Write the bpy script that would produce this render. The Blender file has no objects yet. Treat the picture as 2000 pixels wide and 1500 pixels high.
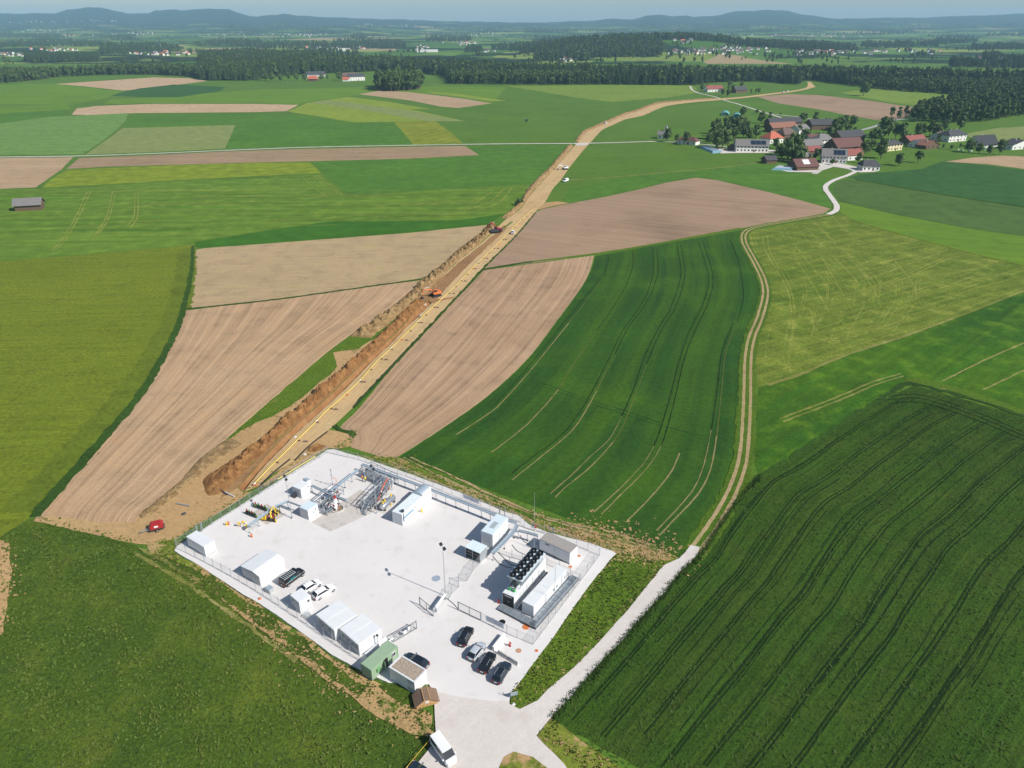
import bpy, bmesh, math, random
import numpy as np
from mathutils import Vector, Matrix, noise as mnoise
from mathutils.geometry import tessellate_polygon
random.seed(7); np.random.seed(7)
S = bpy.context.scene
COL = S.collection
R = math.radians
# ------------------------------------------------------------------ camera, sky, sun, exposure
CAM_H, FPX, HOR = 99.0, 1400.0, 42.0
PITCH = math.atan((750 - HOR) / FPX)
cam = bpy.data.objects.new("camera", bpy.data.cameras.new("camera"))
COL.objects.link(cam)
cam.location = (0, 0, CAM_H)
cam.rotation_euler = (math.pi / 2 - PITCH, 0, 0)
cam.data.sensor_width = 36
cam.data.lens = 36 * FPX / 2000
cam.data.clip_start = 1
cam.data.clip_end = 60000
S.camera = cam
SUN_EL, SUN_AZ = R(41), R(-29)
w = bpy.data.worlds.new("World"); S.world = w; w.use_nodes = True
wn = w.node_tree
sky = wn.nodes.new('ShaderNodeTexSky'); sky.sky_type = 'NISHITA'; sky.sun_disc = False
sky.sun_elevation = SUN_EL; sky.sun_rotation = R(90) - SUN_AZ
sky.altitude = 500; sky.air_density = 1.0; sky.dust_density = 1.2; sky.ozone_density = 1.5
bgn = wn.nodes['Background']; bgn.inputs[1].default_value = 0.075
wn.links.new(sky.outputs[0], bgn.inputs[0])
sd = bpy.data.lights.new("sun", 'SUN'); sd.energy = 4.2; sd.angle = R(0.5); sd.color = (1, 0.955, 0.89)
sun = bpy.data.objects.new("sun", sd); COL.objects.link(sun)
SUNV = Vector((math.cos(SUN_AZ) * math.cos(SUN_EL), math.sin(SUN_AZ) * math.cos(SUN_EL), math.sin(SUN_EL)))
sun.rotation_euler = SUNV.to_track_quat('Z', 'Y').to_euler()
sun.location = (100, -60, 200)
S.view_settings.view_transform = 'Standard'; S.view_settings.look = 'None'
S.view_settings.gamma = 1; S.view_settings.use_curve_mapping = False
S.view_settings.exposure = 0.42
S.cycles.volume_bounces = 1
S.cycles.max_bounces = 6
# ------------------------------------------------------------------ helpers
CP, SP = math.cos(PITCH), math.sin(PITCH)
def G(x, y, z=0.0):
    """pixel of the 2000x1500 photograph -> the place in the world at height z that it shows"""
    v = 750 - y
    d = (x - 1000, CP * FPX + SP * v, -SP * FPX + CP * v)
    t = (z - CAM_H) / d[2]
    return Vector((d[0] * t, d[1] * t, z))
def px_of(p):
    q = Vector(p) - Vector((0, 0, CAM_H))
    wv = q.y * CP - q.z * SP
    return 1000 + FPX * q.x / wv, 750 - FPX * (q.y * SP + q.z * CP) / wv
def lin(c):
    return tuple(((v / 255) / 12.92 if v / 255 <= 0.04045 else ((v / 255 + 0.055) / 1.055) ** 2.4) for v in c)
def alb(r, g, b, k=0.70):
    """surface base colour for a tone seen in full sun"""
    if g > r and g > b * 1.15: k, b = 0.64, b * 0.84
    return tuple(min(0.85, v * k) for v in lin((r, g, b)))
class NT:
    def __init__(s, name, rough=0.7, metal=0.0, spec=0.3):
        s.m = bpy.data.materials.new(name); s.m.use_nodes = True
        s.t = s.m.node_tree; s.b = s.t.nodes['Principled BSDF']
        s.b.inputs['Roughness'].default_value = rough; s.b.inputs['Metallic'].default_value = metal
        s.b.inputs['Specular IOR Level'].default_value = spec
    def n(s, ty, **kw):
        nd = s.t.nodes.new(ty)
        for k, v in kw.items(): setattr(nd, k, v)
        return nd
    def put(s, sock, v):
        if hasattr(v, 'is_output') or isinstance(v, bpy.types.NodeSocket): s.t.links.new(v, sock)
        else:
            if isinstance(v, (tuple, list)) and len(v) == 3 and sock.type == 'RGBA': v = (*v, 1)
            sock.default_value = v
    def pos(s): return s.n('ShaderNodeNewGeometry').outputs['Position']
    def objc(s): return s.n('ShaderNodeTexCoord').outputs['Object']
    def uv(s): return s.n('ShaderNodeTexCoord').outputs['UV']
    def rnd(s): return s.n('ShaderNodeObjectInfo').outputs['Random']
    def mapv(s, v, scale=(1, 1, 1), rot=(0, 0, 0), loc=(0, 0, 0)):
        m = s.n('ShaderNodeMapping'); s.put(m.inputs[0], v)
        m.inputs['Scale'].default_value = scale; m.inputs['Rotation'].default_value = rot; m.inputs['Location'].default_value = loc
        return m.outputs[0]
    def noise(s, v, sc, det=3, ro=0.55, dist=0):
        m = s.n('ShaderNodeTexNoise'); s.put(m.inputs['Vector'], v); m.inputs['Scale'].default_value = sc
        m.inputs['Detail'].default_value = det; m.inputs['Roughness'].default_value = ro; m.inputs['Distortion'].default_value = dist
        return m.outputs[0]
    def vor(s, v, sc, out=1, feat='F1'):
        m = s.n('ShaderNodeTexVoronoi', feature=feat); s.put(m.inputs['Vector'], v); m.inputs['Scale'].default_value = sc
        return m.outputs[out]
    def math(s, op, a, b=0.0, clamp=False):
        m = s.n('ShaderNodeMath', operation=op, use_clamp=clamp); s.put(m.inputs[0], a); s.put(m.inputs[1], b)
        return m.outputs[0]
    def ramp(s, f, stops):
        m = s.n('ShaderNodeValToRGB'); s.put(m.inputs[0], f)
        e = m.color_ramp.elements
        while len(e) < len(stops): e.new(0.5)
        for el, (p, c) in zip(e, stops):
            el.position = p; el.color = (c, c, c, 1) if isinstance(c, (int, float)) else (*c, 1)
        return m.outputs[0]
    def mix(s, f, a, b, mode='MIX'):
        m = s.n('ShaderNodeMix', data_type='RGBA', blend_type=mode)
        s.put(m.inputs[0], f); s.put(m.inputs[6], a); s.put(m.inputs[7], b)
        return m.outputs[2]
    def scale(s, col, f):
        m = s.n('ShaderNodeVectorMath', operation='SCALE'); s.put(m.inputs[0], col); s.put(m.inputs[3], f)
        return m.outputs[0]
    def bump(s, h, strength=0.5, dist=0.1):
        m = s.n('ShaderNodeBump'); s.put(m.inputs['Height'], h)
        m.inputs['Strength'].default_value = strength; m.inputs['Distance'].default_value = dist
        s.t.links.new(m.outputs[0], s.b.inputs['Normal'])
    def col(s, c): s.put(s.b.inputs['Base Color'], c); return s.m
MATS = {}
def paint(name, c, rough=0.5, metal=0.0, spec=0.4, dirt=0.12, dsc=1.2, bump=0.0):
    if name in MATS: return MATS[name]
    n = NT(name, rough, metal, spec)
    p = n.objc()
    f = n.noise(p, dsc, 4)
    g = n.noise(n.mapv(p, (3, 3, 0.35)), dsc * 2, 3)
    v = n.math('ADD', n.math('MULTIPLY', f, dirt * 1.2), n.math('MULTIPLY', g, dirt * 0.8))
    k = n.math('SUBTRACT', 1 + dirt, v)
    n.col(n.scale(c, k))
    n.put(n.b.inputs['Roughness'], n.math('ADD', rough - 0.08, n.math('MULTIPLY', f, 0.16)))
    if bump: n.bump(n.noise(p, dsc * 8, 2), bump, 0.02)
    MATS[name] = n.m
    return n.m
def tag(o, label=None, cat=None, group=None, kind=None):
    if label: o['label'] = label
    if cat: o['category'] = cat
    if group: o['group'] = group
    if kind: o['kind'] = kind
    return o
def thing(name, label, cat, loc=(0, 0, 0), rz=0.0, group=None):
    o = bpy.data.objects.new(name, None); COL.objects.link(o)
    o.empty_display_size = 0.3
    o.location = loc; o.rotation_euler = (0, 0, rz)
    return tag(o, label, cat, group)
def copy_tree(o, parent=None):
    c = o.copy(); COL.objects.link(c)
    if parent: c.parent = parent
    for ch in o.children: copy_tree(ch, c)
    return c
class MB:
    """collects simple shapes into one mesh"""
    def __init__(s): s.v = []; s.f = []; s.mi = []; s.cur = 0
    def add(s, vs, fs):
        o = len(s.v); s.v += [tuple(a) for a in vs]
        for f in fs: s.f.append(tuple(i + o for i in f)); s.mi.append(s.cur)
        return s
    def box(s, x0, y0, z0, x1, y1, z1):
        v = [(x, y, z) for z in (z0, z1) for y in (y0, y1) for x in (x0, x1)]
        return s.add(v, [(0, 2, 3, 1), (4, 5, 7, 6), (0, 1, 5, 4), (2, 6, 7, 3), (0, 4, 6, 2), (1, 3, 7, 5)])
    def cbox(s, c, sz, rz=0.0, rx=0.0, ry=0.0):
        m = Matrix.Translation(c) @ Matrix.Rotation(rz, 4, 'Z') @ Matrix.Rotation(ry, 4, 'Y') @ Matrix.Rotation(rx, 4, 'X')
        h = [a / 2 for a in sz]
        v = [m @ Vector((x * h[0], y * h[1], z * h[2])) for z in (-1, 1) for y in (-1, 1) for x in (-1, 1)]
        return s.add(v, [(0, 2, 3, 1), (4, 5, 7, 6), (0, 1, 5, 4), (2, 6, 7, 3), (0, 4, 6, 2), (1, 3, 7, 5)])
    def prism(s, poly, a, b, axis='z'):
        n = len(poly)
        def P(p, t): return {'z': (p[0], p[1], t), 'y': (p[0], t, p[1]), 'x': (t, p[0], p[1])}[axis]
        v = [P(p, a) for p in poly] + [P(p, b) for p in poly]
        fs = [tuple(range(n))[::-1], tuple(range(n, 2 * n))] + [(i, (i + 1) % n, n + (i + 1) % n, n + i) for i in range(n)]
        return s.add(v, fs)
    def tube(s, pts, r, n=8, cap=True):
        pts = [Vector(p) for p in pts]
        rs = r if isinstance(r, (list, tuple)) else [r] * len(pts)
        vs = []; fs = []
        up = None
        for i, p in enumerate(pts):
            d = (pts[min(i + 1, len(pts) - 1)] - pts[max(i - 1, 0)])
            d = d.normalized() if d.length > 1e-9 else Vector((0, 0, 1))
            if up is None: up = d.orthogonal().normalized()
            else:
                up = (up - d * up.dot(d)); up = up.normalized() if up.length > 1e-6 else d.orthogonal().normalized()
            q = d.cross(up)
            for k in range(n):
                a = 2 * math.pi * k / n
                vs.append(p + (up * math.cos(a) + q * math.sin(a)) * rs[i])
        for i in range(len(pts) - 1):
            for k in range(n):
                a = i * n + k; b = i * n + (k + 1) % n
                fs.append((a, b, b + n, a + n))
        if cap:
            fs.append(tuple(range(n))[::-1]); fs.append(tuple(range((len(pts) - 1) * n, len(pts) * n)))
        return s.add(vs, fs)
    def cyl(s, c, r, h, n=16, axis='z', r2=None):
        c = Vector(c); d = {'z': Vector((0, 0, h)), 'x': Vector((h, 0, 0)), 'y': Vector((0, h, 0))}[axis]
        return s.tube([c, c + d], [r, r if r2 is None else r2], n)
    def ring(s, c, ro, ri, z0, z1, n=20):
        v = []
        for r, z in ((ro, z0), (ro, z1), (ri, z1), (ri, z0)):
            for k in range(n):
                a = 2 * math.pi * k / n
                v.append((c[0] + r * math.cos(a), c[1] + r * math.sin(a), c[2] + z))
        fs = []
        for j in range(4):
            for k in range(n):
                a = j * n + k; b = j * n + (k + 1) % n; j2 = (j + 1) % 4
                fs.append((a, b, j2 * n + (k + 1) % n, j2 * n + k))
        return s.add(v, fs)
    def loft(s, rings, cap=True):
        n = len(rings[0]); vs = [p for r in rings for p in r]; fs = []
        for i in range(len(rings) - 1):
            for k in range(n):
                a = i * n + k; b = i * n + (k + 1) % n
                fs.append((a, b, b + n, a + n))
        if cap: fs.append(tuple(range(n))[::-1]); fs.append(tuple(range((len(rings) - 1) * n, len(rings) * n)))
        return s.add(vs, fs)
    def mesh(s, name, mats, smooth=False):
        me = bpy.data.meshes.new(name); me.from_pydata(s.v, [], s.f)
        for m in (mats if isinstance(mats, (list, tuple)) else [mats]): me.materials.append(m)
        if any(s.mi): me.polygons.foreach_set('material_index', s.mi)
        bm = bmesh.new(); bm.from_mesh(me); bmesh.ops.recalc_face_normals(bm, faces=bm.faces); bm.to_mesh(me); bm.free()
        if smooth:
            me.polygons.foreach_set('use_smooth', [True] * len(me.polygons))
            me.set_sharp_from_angle(angle=R(smooth if smooth is not True else 40))
        me.update()
        return me
    def obj(s, name, mats, parent=None, smooth=False):
        o = bpy.data.objects.new(name, s.mesh(name, mats, smooth)); COL.objects.link(o)
        if parent: o.parent = parent
        return o
def link(name, me, parent=None, loc=(0, 0, 0), rz=0.0):
    o = bpy.data.objects.new(name, me); COL.objects.link(o)
    o.location = loc; o.rotation_euler = (0, 0, rz)
    if parent: o.parent = parent
    return o
def catmull(pts, step):
    """smooth curve through ground points, resampled about every `step` metres"""
    P = [Vector(p[:2]) for p in pts]; out = []
    for i in range(len(P) - 1):
        a, b, c, d = P[max(i - 1, 0)], P[i], P[i + 1], P[min(i + 2, len(P) - 1)]
        L = (c - b).length
        ta = 0.5 * (c - a) * min(1, L / max(1e-6, ((c - a).length / 2))) if (c - a).length > 1e-6 else (c - b)
        tb = 0.5 * (d - b) * min(1, L / max(1e-6, ((d - b).length / 2))) if (d - b).length > 1e-6 else (c - b)
        n = max(1, int(L / step))
        for k in range(n):
            t = k / n
            h = (2 * t**3 - 3 * t**2 + 1, t**3 - 2 * t**2 + t, -2 * t**3 + 3 * t**2, t**3 - t**2)
            out.append(b * h[0] + ta * h[1] + c * h[2] + tb * h[3])
    out.append(P[-1]); return out
def resample(pts, n):
    P = [Vector(p[:2]) for p in pts]; L = [0]
    for i in range(1, len(P)): L.append(L[-1] + (P[i] - P[i - 1]).length)
    out = []; j = 0
    for k in range(n):
        t = L[-1] * k / (n - 1)
        while j < len(P) - 2 and L[j + 1] < t: j += 1
        u = (t - L[j]) / max(1e-9, L[j + 1] - L[j]); out.append(P[j].lerp(P[j + 1], min(1, max(0, u))))
    return out
LV = 0.02
ZC = [0]
def layer(lv):
    ZC[0] += 1
    return lv * LV + ZC[0] * 0.00011
def jitter_ring(px, step=2.0, amt=0.25, smooth=False):
    g = [G(x, y).xy for x, y in px]
    ring = []
    for i in range(len(g)):
        a, b = g[i], g[(i + 1) % len(g)]
        far = max(8.0, (a.length + b.length) * 0.5)
        st = step * max(1, far / 200)
        n = max(1, min(60, int((b - a).length / st)))
        for k in range(n): ring.append(a.lerp(b, k / n))
    out = []
    for p in ring:
        q = Vector((p.x, p.y, 0))
        d = mnoise.noise_vector(q * 0.15) * amt + mnoise.noise_vector(q * 0.9) * amt * 0.5
        out.append(Vector((p.x + d.x, p.y + d.y)))
    return out
def sheet(name, px, mat, lv, jit=0.3, kind='structure', holes=None, step=2.0):
    ring = jitter_ring(px, step, jit)
    z = layer(lv)
    polys = [[Vector((p.x, p.y, z)) for p in ring]]
    for h in holes or []: polys.append([Vector((p[0], p[1], z)) for p in h])
    tris = tessellate_polygon(polys)
    vs = [v for pl in polys for v in pl]
    me = bpy.data.meshes.new(name)
    me.from_pydata([tuple(v) for v in vs], [], [tuple(t) for t in tris])
    me.materials.append(mat)
    bm = bmesh.new(); bm.from_mesh(me)
    for f in bm.faces:
        f.normal_update()
        if f.normal.z < 0: f.normal_flip()
    bm.to_mesh(me); bm.free()
    o = bpy.data.objects.new(name, me); COL.objects.link(o)
    o['kind'] = kind
    return o
def ribbon(name, px, width, mat, lv, step=1.5, jit=0.12, kind='structure', parent=None, uv=False):
    c = catmull([G(x, y) for x, y in px], step)
    v = []; f = []; z = layer(lv)
    for i, p in enumerate(c):
        d = (c[min(i + 1, len(c) - 1)] - c[max(i - 1, 0)]).normalized(); nrm = Vector((-d.y, d.x))
        wv = width if not isinstance(width, (list, tuple)) else width[0] + (width[1] - width[0]) * i / (len(c) - 1)
        j1 = mnoise.noise(Vector((p.x, p.y, 1)) * 0.5) * jit; j2 = mnoise.noise(Vector((p.x, p.y, 9)) * 0.5) * jit
        a = p + nrm * (wv / 2 + j1); b = p - nrm * (wv / 2 + j2)
        v += [(a.x, a.y, z), (b.x, b.y, z)]
        if i: k = 2 * i; f.append((k - 2, k - 1, k + 1, k))
    me = bpy.data.meshes.new(name); me.from_pydata(v, [], f); me.materials.append(mat)
    o = bpy.data.objects.new(name, me); COL.objects.link(o)
    if parent: o.parent = parent
    else: o['kind'] = kind
    return o
# ------------------------------------------------------------------ land materials
def land(name, c1, c2, c3=None, dirdeg=None, period=2.0, streak=0.25, fine=0.35, fsc=1.3, mid=0.22, msc=0.12, big=0.018,
         bump=0.35, uv=False, aniso=40.0, soil=None, soilamt=0.0, bdist=0.12, fine2=0.0, band=0.0, bandp=14.0):
    n = NT(name, 0.95, 0, 0.12)
    p = n.pos()
    if uv: v = n.mapv(n.uv(), (1 / period, 1 / aniso, 1))
    elif dirdeg is not None: v = n.mapv(n.mapv(p, rot=(0, 0, R(-dirdeg))), (1 / aniso, 1 / period, 0))
    else: v = None
    patches = n.noise(p, big, 4, 0.6)
    pr = n.ramp(patches, [(0.36, 0.0), (0.64, 1.0)])
    c = n.mix(pr, c1, c2)
    m = n.noise(p, msc, 4, 0.6)
    if c3: c = n.mix(n.ramp(m, [(0.5, 0.0), (0.72, 1.0)]), c, c3)
    if band:
        bv = n.mapv(n.uv(), (1 / bandp, 1 / 500, 1)) if uv else n.mapv(n.mapv(p, rot=(0, 0, R(-(dirdeg or 0)))), (1 / 400, 1 / bandp, 0))
        c = n.mix(n.math('MULTIPLY', n.ramp(n.noise(bv, 1.0, 3, 0.6), [(0.40, 0.0), (0.62, 1.0)]), band), c, c3 or c2)
    fz = n.noise(p, fsc, 4, 0.65)
    k = n.math('ADD', n.math('MULTIPLY', n.math('SUBTRACT', m, 0.5), mid * 4), 1.0)
    k = n.math('ADD', k, n.math('MULTIPLY', n.math('SUBTRACT', fz, 0.5), fine * 5))
    h = fz
    if fine2:
        f2 = n.noise(n.mapv(p, (1, 1, 0)), fsc * 3.1, 2, 0.6)
        k = n.math('ADD', k, n.math('MULTIPLY', n.math('SUBTRACT', f2, 0.5), fine2 * 5))
        h = n.math('ADD', h, f2)
    if v is not None and streak:
        s1 = n.noise(v, 1.0, 3, 0.6)
        k = n.math('ADD', k, n.math('MULTIPLY', n.math('SUBTRACT', s1, 0.5), streak * 4))
        h = n.math('ADD', h, n.math('MULTIPLY', s1, 1.2))
    c = n.scale(c, n.math('MAXIMUM', k, 0.15))
    if soil:
        sp = n.noise(p, 0.22, 5, 0.7)
        c = n.mix(n.ramp(sp, [(0.62 - soilamt, 0.0), (0.70 - soilamt, 1.0)]), c, n.scale(soil, n.math('ADD', n.math('MULTIPLY', fz, 0.6), 0.7)))
    if bump: n.bump(h, bump, bdist)
    return n.col(c)
A = alb
# hues are given as seen in full sun and turned into base colours
L = {}
L['base'] = land('meadow_green', A(94, 130, 52), A(104, 140, 58), A(86, 122, 48), fine=0.25, fsc=0.9)
L['barley'] = land('yellow_green_barley', A(120, 136, 44), A(132, 146, 50), A(104, 122, 40), dirdeg=4, period=2.2, aniso=26, streak=0.16, fine=0.30, fsc=0.9, fine2=0.18, bump=0.45)
L['barley_edge'] = land('barley_headland', A(108, 126, 42), A(114, 130, 46), fine=0.3, fsc=0.8)
L['till1'] = land('stubble_soil', A(188, 164, 126), A(196, 170, 132), A(176, 158, 112), dirdeg=4, period=1.6, aniso=30, streak=0.14, fine=0.15, fsc=1.2, soil=A(140, 140, 84), soilamt=0.0)
L['till2'] = land('tilled_soil', A(192, 160, 124), A(202, 170, 134), A(184, 150, 114), uv=True, period=1.3, aniso=80, streak=0.34, fine=0.12, fsc=1.4, bump=0.5)
L['till3'] = land('tilled_soil_east', A(184, 152, 120), A(196, 164, 132), A(176, 144, 112), uv=True, period=1.4, aniso=90, streak=0.34, fine=0.12, fsc=1.4, bump=0.5)
L['till4'] = land('harrowed_soil', A(170, 142, 116), A(180, 152, 124), A(150, 128, 106), dirdeg=-24, period=3.0, aniso=120, streak=0.16, fine=0.10, fsc=1.0, big=0.008, msc=0.02, mid=0.3)
L['till5'] = land('dry_soil_strip', A(196, 168, 134), A(186, 158, 124), A(176, 150, 118), dirdeg=2, period=4, aniso=150, streak=0.12, fine=0.1)
L['till6'] = land('pale_soil', A(206, 176, 142), A(198, 168, 134), fine=0.12)
L['till7'] = land('dark_soil_strip', A(178, 150, 120), A(164, 140, 110), A(150, 134, 100), dirdeg=2, period=6, aniso=200, streak=0.2, fine=0.1)
L['wheat'] = land('dark_green_wheat', A(48, 88, 40), A(56, 98, 38), A(76, 114, 34), uv=True, period=3.0, aniso=70, streak=0.16, fine=0.22, fsc=0.7, fine2=0.12, big=0.012, msc=0.03, mid=0.1, band=0.8, bandp=11.0)
L['oats'] = land('deep_green_crop', A(60, 94, 32), A(70, 106, 36), A(72, 92, 36), uv=True, period=1.1, aniso=60, streak=0.34, fine=0.34, fsc=1.7, fine2=0.26, band=0.7, bandp=9.0, big=0.02, bump=0.7, bdist=0.25)
L['lush'] = land('lush_meadow', A(80, 106, 42), A(94, 118, 44), A(106, 122, 48), fine=0.40, fsc=1.5, fine2=0.35, big=0.03, msc=0.10, mid=0.2, bump=0.8, bdist=0.25)
L['verge'] = land('rough_verge', A(98, 130, 42), A(114, 140, 48), A(84, 112, 38), fine=0.42, fsc=1.7, fine2=0.35, bump=0.8, bdist=0.25, soil=A(194, 166, 114), soilamt=-0.02)
L['verge_dry'] = land('dry_verge', A(120, 142, 56), A(140, 148, 70), A(100, 130, 46), dirdeg=-29, period=1.0, aniso=10, streak=0.3, fine=0.35, fsc=1.5, bump=0.6, soil=A(196, 164, 116), soilamt=0.09)
L['sand'] = land('sandy_subsoil', A(206, 172, 122), A(196, 160, 112), A(186, 152, 108), fine=0.14, fsc=1.0, fine2=0.1, msc=0.06, mid=0.2, bump=0.3)
L['sandgreen'] = land('sandy_verge', A(200, 168, 118), A(190, 158, 108), A(176, 146, 100), fine=0.22, fsc=1.4, fine2=0.15, bump=0.5, soil=A(92, 126, 44), soilamt=0.05)
L['haul'] = land('haul_road_clay', A(216, 186, 138), A(208, 176, 128), A(200, 168, 120), uv=True, period=0.9, aniso=60, streak=0.14, fine=0.1, fsc=1.2, bump=0.3)
L['brownclay'] = land('trodden_clay', A(160, 122, 84), A(176, 138, 96), A(146, 110, 76), fine=0.16, fsc=0.8)
L['hay'] = land('mown_hay_meadow', A(112, 134, 54), A(100, 126, 48), A(138, 150, 70), dirdeg=28, period=2.4, aniso=18, streak=0.26, fine=0.30, fsc=0.8, fine2=0.22, bump=0.4, soil=A(160, 166, 88), soilamt=-0.03, band=0.6, bandp=7.0)
L['mown'] = land('mown_meadow', A(96, 134, 46), A(108, 144, 52), A(120, 148, 62), dirdeg=3, period=6, aniso=110, streak=0.24, fine=0.16, band=0.7, bandp=9.0)
L['green1'] = land('deep_green_meadow', A(86, 130, 52), A(94, 138, 56), dirdeg=2, period=8, aniso=160, streak=0.1, fine=0.12)
L['green2'] = land('bright_green_meadow', A(70, 116, 30), A(60, 104, 34), A(100, 134, 36), dirdeg=42, period=3.0, aniso=120, streak=0.24, fine=0.24, fsc=0.9, band=0.7, bandp=18.0)
L['green3'] = land('dark_green_strip', A(66, 116, 36), A(72, 122, 40), fine=0.14)
L['teal'] = land('bluish_green_crop', A(62, 104, 58), A(68, 110, 62), dirdeg=-8, period=8, aniso=150, streak=0.1, fine=0.1)
L['teal2'] = land('pale_bluish_crop', A(116, 156, 90), A(124, 160, 98), dirdeg=2, period=9, aniso=200, streak=0.12, fine=0.1)
L['dull'] = land('dull_green_crop', A(92, 122, 70), A(84, 116, 64), fine=0.12)
L['olive'] = land('olive_meadow', A(108, 146, 52), A(120, 154, 54), A(100, 138, 50), dirdeg=-18, period=8, aniso=160, streak=0.16, fine=0.12)
L['sage'] = land('sage_young_crop', A(142, 156, 106), A(148, 160, 110), fine=0.08)
L['yellow'] = land('yellow_green_strip', A(140, 158, 52), A(130, 150, 48), A(148, 164, 58), dirdeg=2, period=5, aniso=120, streak=0.2, fine=0.14)
L['yellow2'] = land('ripe_yellow_strip', A(150, 158, 60), A(134, 146, 50), dirdeg=62, period=3.4, aniso=60, streak=0.3, fine=0.12)
L['lime'] = land('lime_meadow', A(150, 168, 72), A(140, 162, 66), fine=0.1)
L['pale'] = land('pale_ripening_meadow', A(126, 152, 70), A(136, 160, 76), dirdeg=-6, period=8, aniso=160, streak=0.1, fine=0.1)
L['tan'] = land('sparse_brown_field', A(172, 152, 116), A(160, 146, 108), A(150, 150, 104), fine=0.1)
L['hedge'] = land('rank_grass', A(56, 86, 36), A(66, 98, 38), fine=0.4, fsc=1.2, bump=0.8)
L['rank'] = land('trackside_grass', A(84, 118, 36), A(98, 126, 42), A(70, 104, 34), fine=0.4, fsc=1.6, fine2=0.3, bump=0.8)
L['track'] = land('bare_wheel_track', A(198, 172, 132), A(176, 156, 110), A(150, 146, 92), fine=0.2, fsc=1.0)
L['track2'] = land('worn_grass_track', A(146, 146, 84), A(130, 136, 66), A(160, 154, 98), fine=0.25, fsc=1.0)
L['tramdark'] = land('dark_tram_line', A(30, 54, 24), A(38, 62, 26), fine=0.3)
L['tramsoil'] = land('tram_line_soil', A(166, 152, 106), A(134, 130, 76), A(104, 116, 58), fine=0.3, msc=0.3)
L['trammid'] = land('half_bare_tram_line', A(112, 116, 66), A(92, 108, 54), fine=0.3, msc=0.3)
L['wheatdark'] = land('flattened_wheat', A(42, 78, 36), A(50, 88, 38), fine=0.3)
L['worn'] = land('worn_gravel', A(234, 229, 225), A(240, 236, 232), A(226, 219, 213), fine=0.1, fsc=2.0, msc=0.4)
L['hayline'] = land('hay_line', A(152, 160, 86), A(128, 146, 64), A(164, 166, 96), fine=0.3, fsc=0.8)
n = NT('limestone_gravel', 0.9, 0, 0.2)
p = n.pos()
c = n.mix(n.ramp(n.noise(p, 0.05, 5, 0.6), [(0.35, 0.0), (0.65, 1.0)]), A(240, 236, 233), A(247, 243, 240))
c = n.mix(n.ramp(n.noise(p, 0.35, 5, 0.7), [(0.54, 0.0), (0.76, 0.6)]), c, A(222, 213, 204))
kk = n.math('ADD', n.math('MULTIPLY', n.math('SUBTRACT', n.noise(p, 4.0, 3, 0.7), 0.5), 0.10), 1.0)
n.bump(n.noise(p, 7.0, 3, 0.7), 0.25, 0.03)
L['gravel'] = n.col(n.scale(c, kk))
L['road'] = land('pale_gravel_road', A(230, 222, 214), A(236, 228, 221), A(218, 208, 198), dirdeg=47, period=1.4, aniso=18, streak=0.05, fine=0.06, fsc=2.5, msc=0.2, mid=0.06, bump=0.3, bdist=0.04)
L['lane'] = land('asphalt_lane', A(222, 218, 208), A(214, 210, 200), fine=0.06)
L['asphalt'] = land('grey_lane', A(188, 190, 188), A(178, 180, 178), fine=0.06)
L['pad'] = land('stained_concrete', A(226, 220, 212), A(214, 206, 198), A(192, 182, 172), fine=0.08, fsc=2.0, msc=0.35, mid=0.25, bump=0.1, bdist=0.02)

# ------------------------------------------------------------------ the base ground, with the trench cut out of it
TL = [(466, 953), (497, 918), (533, 877), (573, 836), (607, 806), (640, 777), (680, 738), (720, 700), (760, 664), (793, 631), (816, 604), (836, 588)]
TR = [(477, 962), (493, 939), (515, 913), (536, 891), (556, 872), (573, 853), (609, 821), (633, 799), (667, 768), (701, 734), (732, 702), (760, 676), (793, 641), (817, 620), (844, 592)]
NTR = 200
tl = resample(catmull([G(*p) for p in TL], 1.0), NTR)
tr = resample(catmull([G(*p) for p in TR], 1.0), NTR)
hole = [(p.x, p.y) for p in tl] + [(p.x, p.y) for p in reversed(tr)]
def flat(name, ring, holes, mat, z, kind='structure'):
    polys = [[Vector((a, b, z)) for a, b in ring]] + [[Vector((a, b, z)) for a, b in h] for h in holes]
    tris = tessellate_polygon(polys); vs = [tuple(v) for pl in polys for v in pl]
    me = bpy.data.meshes.new(name); me.from_pydata(vs, [], [tuple(t) for t in tris]); me.materials.append(mat)
    bm = bmesh.new(); bm.from_mesh(me)
    for f in bm.faces:
        f.normal_update()
        if f.normal.z < 0: f.normal_flip()
    bm.to_mesh(me); bm.free()
    o = bpy.data.objects.new(name, me); COL.objects.link(o); o['kind'] = kind
    return o
flat('ground', [(-2600, -400), (2600, -400), (2600, 2100), (-2600, 2100)], [hole], L['base'], 0.0)

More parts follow.
